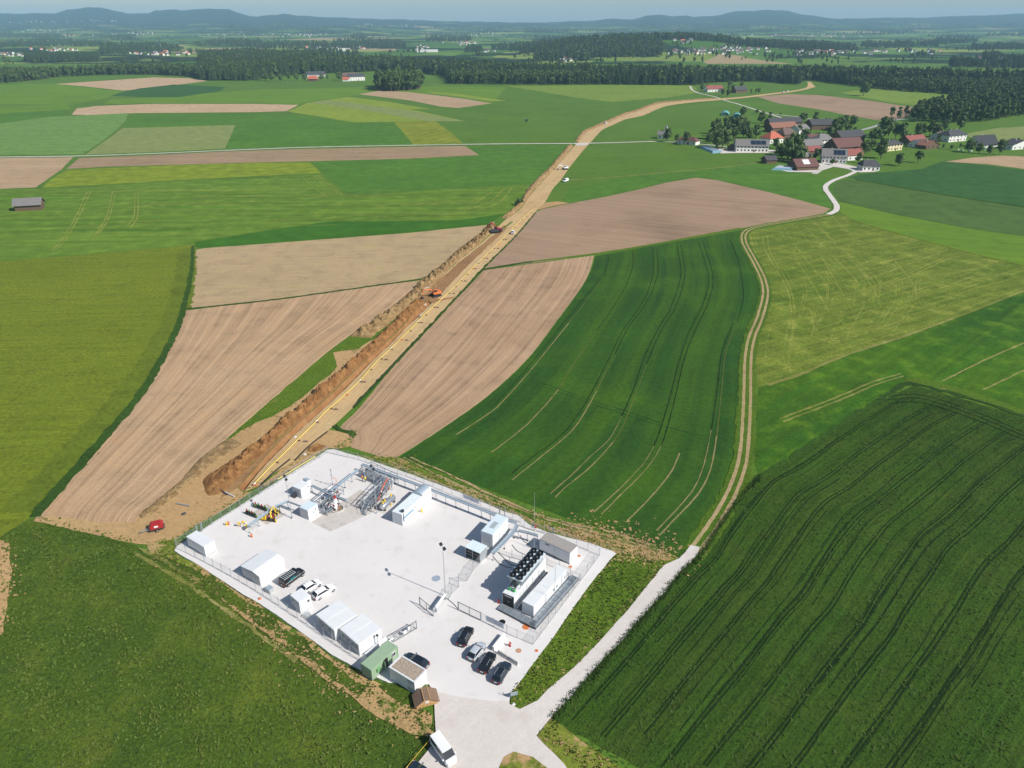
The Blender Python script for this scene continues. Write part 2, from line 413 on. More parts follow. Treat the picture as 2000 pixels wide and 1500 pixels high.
def fieldpoly(name, px, m, lv=1, jit=0.3): return sheet(name, px, L[m], lv, jit)
def coons(name, left, right, mat, lv, nu=24, step=2.0, rise=0.0, jit=0.15):
    """field between two long curves; UV = metres across, metres along the rows"""
    a = catmull([G(*p) for p in left], step); b = catmull([G(*p) for p in right], step)
    nv = max(len(a), len(b)); a = resample(a, nv); b = resample(b, nv)
    W = sum((a[i] - b[i]).length for i in range(nv)) / nv
    v = []; uvs = []; f = []; along = 0; z = layer(lv)
    for i in range(nv):
        if i: along += ((a[i] + b[i]) / 2 - (a[i - 1] + b[i - 1]) / 2).length
        for j in range(nu):
            t = j / (nu - 1); p = a[i].lerp(b[i], t)
            if j in (0, nu - 1) or i in (0, nv - 1):
                d = mnoise.noise_vector(Vector((p.x, p.y, 0)) * 0.4) * jit; p = p + Vector((d.x, d.y))
            v.append((p.x, p.y, z)); uvs.append((t * W, along))
            if i and j: k = i * nu + j; f.append((k - nu - 1, k - nu, k, k - 1))
    me = bpy.data.meshes.new(name); me.from_pydata(v, [], f); me.materials.append(L[mat])
    ul = me.uv_layers.new(name='UVMap')
    vi = np.empty(len(me.loops), dtype=np.int32); me.loops.foreach_get('vertex_index', vi)
    ul.data.foreach_set('uv', np.array(uvs)[vi].ravel())
    bm = bmesh.new(); bm.from_mesh(me)
    for q in bm.faces:
        q.normal_update()
        if q.normal.z < 0: q.normal_flip()
    bm.to_mesh(me); bm.free()
    o = bpy.data.objects.new(name, me); COL.objects.link(o); o['kind'] = 'structure'
    return o
# ---- west side, far to near
fieldpoly('meadow', [(-420, 172), (0, 166), (120, 163), (200, 175), (238, 178), (212, 190), (140, 205), (100, 204), (0, 203), (-420, 203)], 'olive', 1)
fieldpoly('ploughed_field', [(108, 164), (200, 158), (300, 151), (372, 153), (405, 158), (368, 163), (290, 172), (240, 177), (160, 168)], 'till6', 2)
fieldpoly('crop_field', [(215, 187), (270, 173), (340, 165), (440, 170), (430, 178), (350, 190), (290, 190)], 'teal', 2)
fieldpoly('meadow', [(-420, 204), (0, 208), (133, 205), (138, 214), (0, 222), (-420, 232)], 'olive', 2)
fieldpoly('meadow', [(-420, 234), (0, 223), (138, 214), (124, 224), (60, 232), (0, 240), (-420, 262)], 'green1', 3)
fieldpoly('ploughed_field', [(140, 224), (150, 212), (190, 207), (300, 203), (500, 203), (583, 205), (560, 217), (500, 219), (260, 221), (180, 225)], 'till6', 2)
fieldpoly('meadow', [(583, 205), (600, 199), (760, 176), (900, 190), (960, 202), (990, 170), (880, 168), (700, 170), (500, 175), (300, 190), (215, 195), (200, 204), (300, 201), (500, 201)], 'olive', 1)
fieldpoly('crop_field', [(-420, 262), (0, 241), (100, 228), (250, 221), (246, 235), (232, 250), (200, 275), (162, 301), (0, 303), (-420, 307)], 'teal2', 2)
fieldpoly('meadow', [(255, 222), (560, 222), (690, 239), (770, 239), (806, 283), (440, 292), (300, 299), (165, 303), (205, 276), (240, 250)], 'green1', 1)
fieldpoly('crop_field', [(240, 250), (330, 248), (460, 244), (440, 290), (300, 297), (167, 302), (206, 275)], 'sage', 2)
fieldpoly('meadow', [(562, 218), (600, 201), (625, 197), (680, 189), (760, 199), (840, 213), (800, 213), (910, 237), (840, 237), (690, 239), (620, 227)], 'lime', 2)
fieldpoly('crop_field', [(605, 201), (640, 195), (720, 205), (800, 216), (910, 237), (835, 237), (740, 220), (640, 205)], 'sage', 3)
fieldpoly('ploughed_field', [(700, 184), (745, 177), (800, 180), (900, 192), (960, 202), (895, 211), (860, 208), (800, 196)], 'till5', 2)
fieldpoly('meadow', [(830, 178), (900, 184), (990, 197), (960, 198), (900, 189), (850, 183)], 'lime', 3)
fieldpoly('crop_field', [(770, 239), (850, 237), (880, 258), (904, 280), (808, 283), (790, 262)], 'yellow2', 2)
fieldpoly('ploughed_field', [(155, 309), (300, 303), (440, 296), (600, 291), (908, 285), (936, 303), (800, 310), (600, 315), (440, 319), (200, 326), (130, 330)], 'till7', 2)
fieldpoly('ploughed_field', [(-420, 312), (0, 309), (143, 307), (120, 331), (70, 366), (0, 369), (-420, 374)], 'till5', 2)
fieldpoly('crop_field', [(130, 332), (300, 324), (500, 318), (605, 317), (628, 338), (500, 344), (300, 355), (82, 367), (98, 352)], 'yellow', 2)
fieldpoly('meadow', [(-420, 376), (0, 371), (82, 369), (300, 357), (628, 341), (672, 379), (720, 381), (850, 371), (1000, 362), (1040, 361), (1012, 400), (980, 420), (900, 431), (640, 433), (500, 453), (380, 472), (350, 481), (180, 495), (0, 510), (-420, 530)], 'mown', 1)
fieldpoly('meadow', [(380, 473), (500, 454), (640, 433), (900, 430), (985, 417), (956, 438), (800, 454), (600, 469), (383, 485)], 'green3', 2)
fieldpoly('meadow', [(606, 316), (800, 310), (940, 304), (912, 284), (1110, 283), (1100, 297), (1080, 325), (1050, 352), (1035, 359), (900, 366), (720, 380), (680, 378), (630, 338)], 'green1', 2)
fieldpoly('crop_field', [(-420, 532), (0, 511), (180, 496), (350, 482), (378, 477), (381, 490), (376, 525), (368, 560), (360, 602), (335, 660), (300, 730), (250, 800), (200, 852), (130, 932), (70, 1002), (20, 1040), (0, 1050), (-420, 1290)], 'barley', 2)
ribbon('headland', [(366, 485), (362, 540), (350, 600), (318, 670), (270, 745), (205, 825), (120, 915), (40, 1000)], (8, 10), L['barley_edge'], 3, jit=1.6)
ribbon('grass_margin', [(377, 480), (374, 530), (364, 580), (346, 640), (305, 722), (255, 795), (205, 852), (140, 925), (66, 1010)], (1.6, 3.0), L['hedge'], 4, jit=0.6)
fieldpoly('ploughed_field', [(383, 488), (400, 485), (600, 470), (800, 455), (956, 439), (930, 464), (900, 487), (870, 512), (840, 537), (820, 544), (740, 556), (600, 576), (480, 591), (367, 602), (371, 570), (377, 530)], 'till1', 2)
ribbon('grass_margin', [(360, 604), (480, 592), (600, 577), (740, 557), (828, 545)], 1.6, L['hedge'], 5, jit=0.5)
coons('ploughed_field', [(363, 607), (352, 630), (335, 672), (305, 726), (262, 786), (205, 853), (130, 935), (80, 998), (66, 1018)],
      [(826, 547), (801, 571), (775, 593), (740, 620), (700, 644), (640, 688), (560, 757), (440, 860), (340, 960), (280, 1010), (266, 1062)], 'till2', 3, nu=60)
fieldpoly('meadow', [(-420, 1300), (0, 1050), (20, 1036), (70, 1008), (68, 1018), (190, 1047), (266, 1066), (285, 1078), (342, 1082), (380, 1103), (480, 1165), (540, 1205), (600, 1248), (650, 1284), (700, 1310), (760, 1340), (845, 1410), (850, 1442), (836, 1466), (795, 1520), (740, 1620), (-420, 1620)], 'lush', 2)
fieldpoly('ploughed_field', [(-30, 1050), (4, 1056), (17, 1062), (22, 1100), (15, 1170), (5, 1232), (-40, 1260)], 'sand', 4, 0.6)
for pts in ([(262, 1078), (290, 1096), (330, 1119), (400, 1164), (470, 1212), (530, 1256), (580, 1290)], [(272, 1070), (310, 1090), (350, 1114), (430, 1160), (500, 1208), (560, 1250), (620, 1292)]):
    ribbon('wheel_track', pts, (0.75, 0.85), L['track2'], 4, jit=0.5)
# ---- sandy working area, east fields
fieldpoly('bare_soil', [(66, 1018), (100, 1008), (200, 1022), (262, 1020), (300, 985), (345, 950), (400, 897), (440, 862), (470, 842), (500, 826), (530, 815), (556, 816), (500, 867), (460, 895), (430, 915), (420, 950), (466, 954), (477, 963), (490, 962), (500, 957), (430, 1000), (385, 1025), (345, 1052), (290, 1066), (266, 1064), (190, 1046), (100, 1027)], 'sand', 5, 0.6)
fieldpoly('grass_strip', [(440, 862), (474, 830), (513, 797), (560, 756), (600, 723), (640, 688), (680, 660), (702, 653), (728, 663), (700, 682), (655, 722), (615, 752), (588, 779), (556, 800), (526, 812), (500, 822), (470, 842)], 'verge', 6, 0.6)
fieldpoly('bare_soil', [(700, 682), (728, 664), (735, 668), (700, 700), (667, 731), (635, 756), (600, 783), (570, 808), (556, 815), (530, 815), (556, 800), (588, 779), (600, 768), (640, 736), (660, 716), (650, 690)], 'sand', 7, 0.6)
coons('ploughed_field', [(945, 528), (915, 560), (880, 595), (851, 628), (815, 666), (760, 726), (720, 776), (690, 810), (665, 834), (678, 850), (686, 874)],
      [(1160, 499), (1152, 528), (1136, 560), (1085, 630), (1040, 690), (990, 741), (930, 791), (850, 846), (790, 884), (768, 897), (748, 894)], 'till3', 2, nu=60)
fieldpoly('ploughed_field', [(946, 526), (967, 500), (1008, 459), (1046, 414), (1062, 408), (1110, 398), (1180, 385), (1240, 372), (1300, 357), (1360, 347), (1400, 352), (1500, 375), (1570, 393), (1622, 408), (1608, 417), (1540, 430), (1470, 441), (1440, 448), (1350, 465), (1250, 483), (1160, 497), (1050, 512)], 'till4', 2)
ribbon('grass_margin', [(936, 528), (1000, 517), (1040, 511)], 2.2, L['hedge'], 4, jit=0.4)
ribbon('grass_margin', [(1040, 511), (1160, 496), (1250, 482), (1350, 464), (1446, 446)], (1.8, 2.6), L['verge'], 4, jit=0.4)
coons('crop_field', [(1163, 500), (1154, 530), (1137, 560), (1086, 631), (1041, 691), (991, 742), (931, 792), (851, 847), (780, 893)],
      [(1446, 450), (1450, 480), (1476, 525), (1486, 570), (1474, 616), (1456, 690), (1453, 800), (1446, 890), (1428, 960), (1390, 1020), (1345, 1075), (1322, 1090)], 'wheat', 3, nu=80)
TRAM = [([(1236, 492), (1236, 520), (1222, 560), (1200, 597), (1165, 647), (1122, 710), (1090, 762), (1067, 790), (1032, 827), (1000, 854), (960, 884)], 'ddttt'),
        ([(1190, 502), (1180, 540), (1150, 582), (1110, 632), (1072, 680), (1025, 737), (970, 797), (930, 825), (890, 850)], 'dtttt'),
        ([(1172, 545), (1100, 632), (1062, 680), (1015, 737), (960, 797)], 'd'),
        ([(1283, 486), (1285, 530), (1272, 575), (1250, 610), (1227, 640), (1201, 693), (1179, 735), (1165, 765), (1120, 838), (1050, 898), (1000, 938)], 'ddtt'),
        ([(1275, 486), (1276, 530), (1263, 575), (1240, 612), (1217, 645), (1194, 691), (1180, 719), (1145, 785), (1100, 847), (1040, 893), (1000, 925)], 'd'),
        ([(1330, 478), (1338, 530), (1332, 565), (1315, 610), (1295, 640), (1280, 670), (1263, 712), (1239, 776), (1217, 832), (1197, 865), (1175, 890), (1145, 920), (1107, 950), (1084, 972)], 'ddtt'),
        ([(1322, 479), (1330, 530), (1323, 565), (1306, 610), (1286, 642), (1259, 697), (1237, 761), (1214, 814), (1190, 858), (1150, 895), (1120, 925), (1075, 965)], 'ddt'),
        ([(1372, 470), (1391, 530), (1392, 560), (1380, 600), (1358, 646), (1343, 682), (1331, 721), (1320, 772), (1304, 832), (1292, 870), (1275, 900), (1250, 930), (1217, 962), (1175, 1005)], 'dddt'),
        ([(1364, 472), (1382, 530), (1383, 560), (1371, 600), (1348, 644), (1337, 672), (1322, 721), (1310, 769), (1291, 835), (1277, 872), (1260, 902), (1230, 935), (1200, 965), (1160, 1001)], 'dddt'),
        ([(1327, 885), (1312, 920), (1275, 967), (1222, 1021)], 't'),
        ([(1425, 468), (1440, 505), (1449, 545), (1452, 580), (1440, 630), (1418, 687), (1411, 746), (1404, 816), (1400, 852), (1387, 920), (1362, 967), (1327, 1005), (1287, 1047)], 'dtt'),
        ([(1432, 632), (1411, 685), (1403, 742), (1394, 810), (1389, 840), (1375, 907), (1355, 955), (1320, 997), (1282, 1037)], 'dt')]
for t, code in TRAM:
    code = code.replace('dtt', 'dmt')
    m_ = len(t) - 1; nseg = len(code)
    for q_ in range(nseg):
        i0, i1 = m_ * q_ // nseg, m_ * (q_ + 1) // nseg
        if i1 > i0: ribbon('tram_line', t[i0:i1 + 1], 0.3 if code[q_] == 'd' else (0.16 if q_ and code[q_ - 1] == 'd' else 0.34, 0.34), L[{'d': 'tramdark', 'm': 'trammid', 't': 'tramsoil'}[code[q_]]], 5, jit=0.12)
ribbon('tram_line', [(1030, 744), (1080, 762), (1150, 787), (1215, 808), (1290, 832), (1375, 852)], 0.4, L['wheatdark'], 4, jit=0.3)
ribbon('tram_line', [(1036, 741), (1086, 758), (1156, 783), (1221, 803), (1290, 826)], 0.4, L['wheatdark'], 4, jit=0.3)
fieldpoly('grass_margin', [(690, 890), (745, 893), (780, 894), (850, 931), (920, 957), (1000, 1000), (1100, 1030), (1220, 1058), (1300, 1083), (1318, 1092), (1300, 1104), (1250, 1085), (1203, 1083), (1150, 1063), (1060, 1036), (1000, 1004), (900, 962), (700, 893)], 'verge_dry', 5, 0.6)
for pts, wd in (([(760, 900), (850, 941), (920, 968), (1000, 1005), (1100, 1042), (1200, 1072), (1290, 1098)], 0.6), ([(800, 893), (880, 928), (1000, 985), (1100, 1020), (1180, 1036), (1280, 1068)], 0.5), ([(790, 893), (860, 932), (950, 975), (1050, 1022), (1150, 1056), (1260, 1090)], 0.5), ([(1000, 1000), (1080, 1036), (1170, 1068), (1250, 1084), (1310, 1092)], 0.8), ([(1090, 1030), (1170, 1050), (1240, 1068), (1300, 1086)], 0.7), ([(830, 916), (930, 962), (1010, 994), (1110, 1027), (1200, 1050), (1300, 1080)], 0.5)):
    ribbon('wheel_track', pts, wd, L['track'], 6, jit=0.5)
fieldpoly('meadow', [(1462, 456), (1476, 448), (1540, 437), (1622, 422), (1640, 416), (1664, 429), (1801, 469), (1905, 496), (2000, 519), (2300, 590), (2300, 470), (2000, 568), (1886, 613), (1775, 654), (1644, 697), (1559, 732), (1482, 756), (1470, 750), (1470, 700), (1487, 632), (1502, 570), (1490, 520), (1464, 480)], 'hay', 2)
fieldpoly('meadow', [(1638, 394), (1750, 420), (1900, 448), (2000, 462), (2400, 540), (2400, 640), (2000, 519), (1905, 496), (1801, 469), (1664, 429), (1640, 414)], 'olive', 3)
fieldpoly('crop_field', [(1632, 356), (1655, 350), (1740, 364), (1850, 384), (2000, 406), (2400, 470), (2400, 545), (2000, 461), (1900, 447), (1750, 419), (1640, 393), (1626, 374)], 'dull', 3)
fieldpoly('crop_field', [(1655, 347), (1680, 340), (1745, 335), (1800, 330), (1838, 316), (1900, 320), (2000, 332), (2400, 360), (2400, 470), (2000, 404), (1850, 381), (1740, 362)], 'teal', 3)
ribbon('grass_margin', [(1670, 351), (1740, 363), (1850, 382), (2000, 405), (2300, 452)], 1.6, L['hedge'], 5, jit=0.4)
ribbon('grass_margin', [(1660, 430), (1801, 470), (1905, 497), (2000, 520), (2300, 600)], 2.0, L['barley_edge'], 5, jit=0.5)
fieldpoly('ploughed_field', [(1846, 316), (1900, 308), (1960, 304), (2000, 306), (2400, 312), (2400, 356), (2000, 330), (1930, 321)], 'till5', 4)
fieldpoly('meadow', [(1482, 757), (1560, 733), (1644, 698), (1775, 656), (1886, 615), (2000, 570), (2300, 470), (2500, 1020), (2000, 812), (1900, 778), (1790, 748), (1770, 748), (1700, 790), (1600, 855), (1530, 905), (1482, 930), (1472, 900), (1478, 800)], 'green2', 2)
fieldpoly('meadow', [(1768, 738), (1800, 738), (1900, 766), (2000, 800), (2300, 910), (2300, 940), (2000, 814), (1900, 780), (1790, 750), (1770, 749)], 'verge', 4, 0.5)
ribbon('wheel_track', [(1500, 752), (1560, 733), (1644, 697), (1775, 654), (1886, 613), (2000, 569)], (1.4, 0.6), L['track2'], 5, jit=0.4)
for pts in ([(1524, 818), (1640, 774), (1700, 748), (1760, 730)], [(1530, 824), (1650, 778), (1710, 752), (1765, 735)], [(1840, 745), (1920, 705), (2000, 670), (2200, 585)], [(1920, 762), (1970, 738), (2040, 705), (2200, 640)]):
    ribbon('wheel_track', pts, 0.6, L['track2'], 5, jit=0.3)
OL = [(1080, 1410), (1156, 1322), (1238, 1228), (1338, 1112), (1368, 1084), (1402, 1033), (1442, 978), (1484, 932), (1532, 906), (1602, 858), (1700, 794), (1786, 752)]
OR = [(1900, 1840), (2080, 1560), (2220, 1330), (2330, 1140), (2420, 1020), (2500, 960)]
coons('crop_field', OL, OR, 'oats', 2, nu=70, step=2.5, jit=0.5)
oa_, ob_ = resample(catmull([G(*q) for q in OL], 2.5), 90), resample(catmull([G(*q) for q in OR], 2.5), 90)
def along(name, t, i0, i1, wd, mat, z):
    c = [oa_[i].lerp(ob_[i], t + .0015 * math.sin(i * .4 + t * 90)) for i in range(i0, i1)]; return offset_ribbon(name, c, 0, wd, mat, z, .08)
def offset_ribbon(name, c, off, wd, mat, z, jit=0.15):
    v = []; f = []
    for i, p in enumerate(c):
        d = (c[min(i + 1, len(c) - 1)] - c[max(i - 1, 0)]).normalized(); nm = Vector((-d.y, d.x))
        ja = mnoise.noise(Vector((p.x, p.y, off)) * 0.6) * jit; jb = mnoise.noise(Vector((p.x, p.y, off + 5)) * 0.6) * jit
        a = p + nm * (off + wd / 2 + ja); b = p + nm * (off - wd / 2 + jb)
        v += [(a.x, a.y, z), (b.x, b.y, z)]
        if i: k = 2 * i; f.append((k - 2, k - 1, k + 1, k))
    me = bpy.data.meshes.new(name); me.from_pydata(v, [], f); me.materials.append(mat)
    o = bpy.data.objects.new(name, me); COL.objects.link(o); o['kind'] = 'structure'; return o
ro = random.Random(4)
for k in range(9):
    t = .045 + k * .082 + ro.uniform(-.008, .008)
    for dt in (0, .0095): along('tram_line', t + dt, ro.randint(1, 5), 84, .3, L['tramdark'], layer(5))
for k in range(34):
    t = ro.uniform(.01, .75); i0 = ro.randint(0, 40); along('tram_line', t, i0, min(88, i0 + ro.randint(14, 45)), ro.uniform(.12, .24), L['tramdark'], layer(4))
for dy in (0, 7, 15):
    ribbon('tram_line', [(1735, 774 + dy), (1800, 772 + dy), (1900, 803 + dy), (2000, 845 + dy), (2200, 930 + dy)], 0.5, L['tramdark'], 4, jit=0.3)
fieldpoly('grass_margin', [(1046, 1438), (1078, 1402), (1120, 1438), (1190, 1482), (1260, 1535), (1130, 1560), (1104, 1494), (1060, 1456)], 'verge_dry', 4, 0.6)
# ---- haymaking lines
for pts in ([(170, 375), (150, 420), (120, 470), (100, 490)], [(177, 374), (156, 420), (127, 470), (105, 490)], [(220, 374), (207, 425), (180, 468)], [(226, 374), (213, 425), (187, 466)], [(263, 375), (262, 420), (250, 440)], [(269, 375), (269, 422), (257, 443)],
            [(610, 342), (640, 365), (660, 378)], [(622, 344), (650, 366), (668, 379)], [(590, 346), (620, 372), (640, 384)], [(1000, 366), (975, 395), (920, 415), (880, 420)], [(960, 375), (930, 395), (900, 406)], [(985, 368), (955, 395), (905, 412)]):
    ribbon('hay_line', pts, 0.7, L['hayline'], 3, jit=0.3)
for pts in ([(1490, 460), (1495, 490), (1535, 560), (1545, 610), (1535, 660), (1560, 672), (1640, 665)], [(1500, 460), (1503, 490), (1542, 560), (1552, 610), (1548, 655), (1575, 668), (1640, 660)],
            [(1640, 580), (1740, 555), (1860, 502)], [(1625, 583), (1740, 549), (1850, 500)], [(1740, 580), (1850, 548), (1960, 505)], [(1640, 512), (1720, 500), (1800, 480)], [(1700, 520), (1790, 497), (1850, 488), (1830, 478), (1810, 480)],
            [(1480, 735), (1560, 712), (1680, 672), (1790, 640), (1900, 598), (2000, 560)], [(1560, 470), (1552, 500), (1590, 560), (1620, 610)], [(1610, 470), (1600, 490), (1630, 545), (1660, 600)], [(1650, 490), (1690, 540), (1720, 590)], [(1740, 500), (1780, 550), (1800, 600)], [(1580, 600), (1590, 640), (1580, 660)]):
    ribbon('hay_line', pts, 0.55, L['hayline'], 3, jit=0.4)
rh = random.Random(12)
LB = [(1464, 462), (1474, 500), (1492, 540), (1502, 572), (1492, 622), (1476, 664), (1472, 720), (1484, 752)]
RB = [(1640, 420), (1700, 470), (1760, 515), (1800, 545), (1800, 580), (1780, 610), (1760, 632), (1740, 655)]
for k in range(58):
    t = rh.random() ** .9; i0 = rh.randrange(0, 5); n_ = rh.randrange(1, 4)
    pts = [(LB[i][0] + (RB[i][0] - LB[i][0]) * t, LB[i][1] + (RB[i][1] - LB[i][1]) * t) for i in range(i0, min(8, i0 + n_ + 1))]
    ribbon('hay_line', pts, rh.uniform(.22, .42), L['hayline'], 3, jit=0.5)
for k in range(40):
    t = rh.random(); x0 = rh.uniform(1500, 1900); ln_ = rh.uniform(40, 170); y0 = 750 - (x0 - 1490) * .365 - t * (140 if x0 < 1750 else 70)
    ribbon('hay_line', [(x0, y0), (x0 + ln_ * .5, y0 - ln_ * .185), (x0 + ln_, y0 - ln_ * .36)], rh.uniform(.2, .4), L['hayline'], 3, jit=0.4)
for k in range(40):
    x0 = rh.uniform(90, 900); y0 = 372 + rh.random() * 75 + (0 if x0 < 640 else 12); ln_ = rh.uniform(60, 220)
    if y0 > 425 and x0 > 600: y0 = 400
    ribbon('hay_line', [(x0, y0), (x0 + ln_ * .5, y0 - ln_ * .02), (x0 + ln_, y0 - ln_ * .035)], rh.uniform(.3, .6), L['hayline'], 3, step=4, jit=0.4)
# ---- far side of the strip
fieldpoly('meadow', [(1040, 168), (1150, 166), (1350, 167), (1358, 171), (1366, 181), (1300, 191), (1195, 199), (1120, 190), (1040, 176), (985, 168)], 'pale', 1)
fieldpoly('ploughed_field', [(1478, 189), (1540, 184), (1600, 186), (1700, 197), (1760, 206), (1802, 212), (1785, 221), (1760, 232), (1715, 235), (1660, 226), (1600, 214), (1520, 202)], 'till4', 2)
fieldpoly('meadow', [(1640, 181), (1700, 173), (1800, 180), (1882, 187), (1832, 200), (1802, 208), (1730, 199)], 'pale', 1)
fieldpoly('crop_field', [(1882, 262), (1950, 250), (2000, 247), (2400, 240), (2400, 285), (2000, 276), (1910, 276)], 'sage', 1)
fieldpoly('meadow', [(1100, 398), (1110, 370), (1200, 350), (1300, 336), (1480, 320), (1490, 318), (1600, 348), (1630, 352), (1620, 405), (1570, 392), (1400, 351), (1360, 346), (1300, 356), (1180, 384)], 'green1', 1)
ribbon('farm_track', [(1110, 352), (1200, 346), (1300, 337), (1400, 328), (1492, 316)], 1.6, L['track2'], 3, jit=0.5)
# ---- roads
ribbon('road', [(-420, 309), (0, 307), (150, 305), (300, 300), (440, 294), (600, 288), (800, 284), (1000, 281), (1150, 280), (1290, 276)], 3.6, L['lane'], 7, jit=0.1)
ribbon('road', [(1280, 276), (1340, 279), (1420, 287), (1440, 292), (1480, 297), (1515, 298)], 3.0, L['lane'], 7, jit=0.1)
ribbon('road', [(1348, 168), (1352, 176), (1365, 182), (1395, 189), (1415, 196), (1440, 203), (1500, 222), (1560, 240)], 3.2, L['lane'], 7, jit=0.1)
ribbon('road', [(1500, 222), (1560, 229), (1600, 236)], 3.0, L['lane'], 8, jit=0.1)
ribbon('road', [(1800, 231), (1770, 232), (1740, 236), (1718, 244), (1695, 251), (1672, 256)], 4.5, L['asphalt'], 7, jit=0.1)
ribbon('road', [(1590, 340), (1602, 332), (1615, 325), (1640, 327), (1662, 331), (1672, 336)], 4, L['lane'], 7, jit=0.2)
fieldpoly('farmyard', [(1512, 330), (1560, 326), (1610, 318), (1640, 322), (1622, 328), (1606, 333), (1590, 337), (1540, 336)], 'road', 6)
fieldpoly('farmyard', [(1625, 318), (1655, 322), (1690, 330), (1712, 336), (1680, 337), (1650, 329), (1630, 326)], 'road', 6)
fieldpoly('farmyard', [(1392, 291), (1440, 290), (1520, 294), (1500, 299), (1440, 299), (1408, 300)], 'road', 6)
TRK = [(1672, 335), (1655, 343), (1630, 352), (1614, 362), (1613, 371), (1625, 388), (1634, 402), (1632, 412), (1618, 419), (1560, 429), (1490, 441), (1464, 448), (1453, 458), (1454, 475), (1474, 512), (1490, 545), (1495, 575), (1484, 620), (1468, 660), (1461, 700), (1459, 780), (1455, 860), (1448, 910), (1428, 965), (1400, 1015), (1365, 1065), (1352, 1082)]
ribbon('grass_margin', TRK[6:], (4.6, 5.4), L['rank'], 7, jit=0.8)
ribbon('grass_margin', [(1484, 930), (1530, 906), (1600, 858), (1700, 793), (1768, 750), (1790, 751), (1900, 780), (2000, 814)], 1.6, L['hedge'], 7, jit=1.0)
ribbon('road', TRK[:9], 3.2, L['road'], 9, jit=0.25)
tc = catmull([G(*q) for q in TRK[7:]], 1.5)
offset_ribbon('wheel_track', tc, 0.95, 0.85, L['track'], 9 * LV)
offset_ribbon('wheel_track', tc, -0.95, 0.85, L['track'], 9 * LV)
fieldpoly('road', [(1368, 1070), (1362, 1085), (1336, 1112), (1236, 1227), (1152, 1320), (1078, 1402), (1046, 1438), (1060, 1456), (1104, 1494), (1150, 1560), (1080, 1620), (740, 1620), (795, 1520), (838, 1466), (852, 1440), (850, 1400), (846, 1352), (900, 1340), (992, 1362), (994, 1378), (1014, 1387), (1050, 1368), (1136, 1292), (1216, 1203), (1298, 1105), (1325, 1092), (1350, 1066)], 'road', 10.9, 0.35)
fieldpoly('earth_island', [(968, 1512), (984, 1480), (1003, 1470), (1040, 1482), (1080, 1510), (1110, 1545), (980, 1560)], 'verge_dry', 11.5, 0.4)
fieldpoly('grass_margin', [(1203, 1083), (1250, 1084), (1302, 1103), (1298, 1107), (1216, 1205), (1136, 1294), (1050, 1370), (1012, 1388), (996, 1377), (996, 1352), (1045, 1293), (1095, 1225), (1140, 1160), (1190, 1097)], 'verge', 9, 0.35)
fieldpoly('bare_soil', [(290, 1066), (345, 1052), (362, 1060), (342, 1078), (380, 1103), (440, 1140), (420, 1140), (340, 1094), (285, 1078)], 'verge_dry', 6, 0.6)
fieldpoly('bare_soil', [(380, 1104), (480, 1166), (540, 1206), (600, 1249), (650, 1285), (700, 1312), (760, 1342), (846, 1396), (850, 1442), (800, 1436), (730, 1396), (650, 1336), (570, 1276), (505, 1226), (440, 1178), (400, 1140)], 'sandgreen', 6, 0.7)
ribbon('grass_strip', [(400, 1132), (480, 1185), (540, 1228), (600, 1275), (660, 1322), (710, 1352)], (3.0, 2.0), L['lush'], 7, jit=1.2)
fieldpoly('grass_strip', [(740, 1340), (758, 1330), (800, 1352), (830, 1350), (838, 1340), (844, 1352), (832, 1372), (806, 1380), (780, 1372), (756, 1356)], 'lush', 9, 0.4)
# ---- ragged edges: small patches of soil and grass where one ground meets another
def patches(name, lines, spread, n_, r0, r1, mat, lv, seed):
    rd = random.Random(seed); m = MB(); z = layer(lv)
    cs = [catmull([G(*q) for q in l], 1.0) for l in lines]
    for k in range(n_):
        c = rd.choice(cs); p = c[rd.randrange(len(c))]; q = p + Vector((rd.gauss(0, spread), rd.gauss(0, spread))); r = rd.uniform(r0, r1) * rd.random() ** .6
        a0 = rd.uniform(0, 6.28); el = rd.uniform(.3, .8); v = []
        for i in range(11):
            a = 2 * math.pi * i / 11; rr = r * rd.uniform(.45, 1.2); x, y = rr * math.cos(a), rr * el * math.sin(a)
            v.append((q.x + x * math.cos(a0) - y * math.sin(a0), q.y + x * math.sin(a0) + y * math.cos(a0), z + k * 2e-6))
        m.add([(q.x, q.y, z + k * 2e-6)] + v, [(0, 1 + i, 1 + (i + 1) % 11) for i in range(11)])
    o = m.obj(name, L[mat]); o['kind'] = 'stuff'; return o
SW = [(300, 1085), (380, 1128), (440, 1165), (505, 1215), (570, 1265), (650, 1330), (730, 1388), (800, 1425), (845, 1432)]
SW2 = [(400, 1125), (480, 1178), (540, 1220), (600, 1265), (650, 1305), (700, 1340), (760, 1368), (830, 1385)]
patches('grass_patches', [SW, SW2], 1.5, 900, .12, .6, 'lush', 10.5, 1)
patches('soil_patches', [SW, [(470, 1190), (560, 1262), (640, 1322), (720, 1372)]], 1.7, 700, .08, .42, 'sandgreen', 10.6, 2)
patches('grass_patches', [[(290, 1064), (350, 1048), (420, 1005), (500, 955), (560, 915), (620, 880)], [(660, 876), (684, 860), (690, 845)]], .8, 420, .1, .5, 'verge', 10.5, 3)
patches('grass_patches', [[(700, 892), (800, 922), (900, 964), (1000, 1006), (1100, 1046), (1200, 1080), (1290, 1098)], [(800, 896), (900, 950), (1000, 997), (1100, 1028), (1220, 1058), (1310, 1090)]], 1.3, 1300, .1, .6, 'verge', 10.5, 4)
patches('soil_patches', [[(760, 898), (850, 936), (940, 975), (1040, 1015), (1140, 1050), (1250, 1080), (1310, 1090)], [(1100, 1040), (1200, 1066), (1280, 1088)]], 1.6, 1200, .08, .5, 'sandgreen', 10.6, 5)
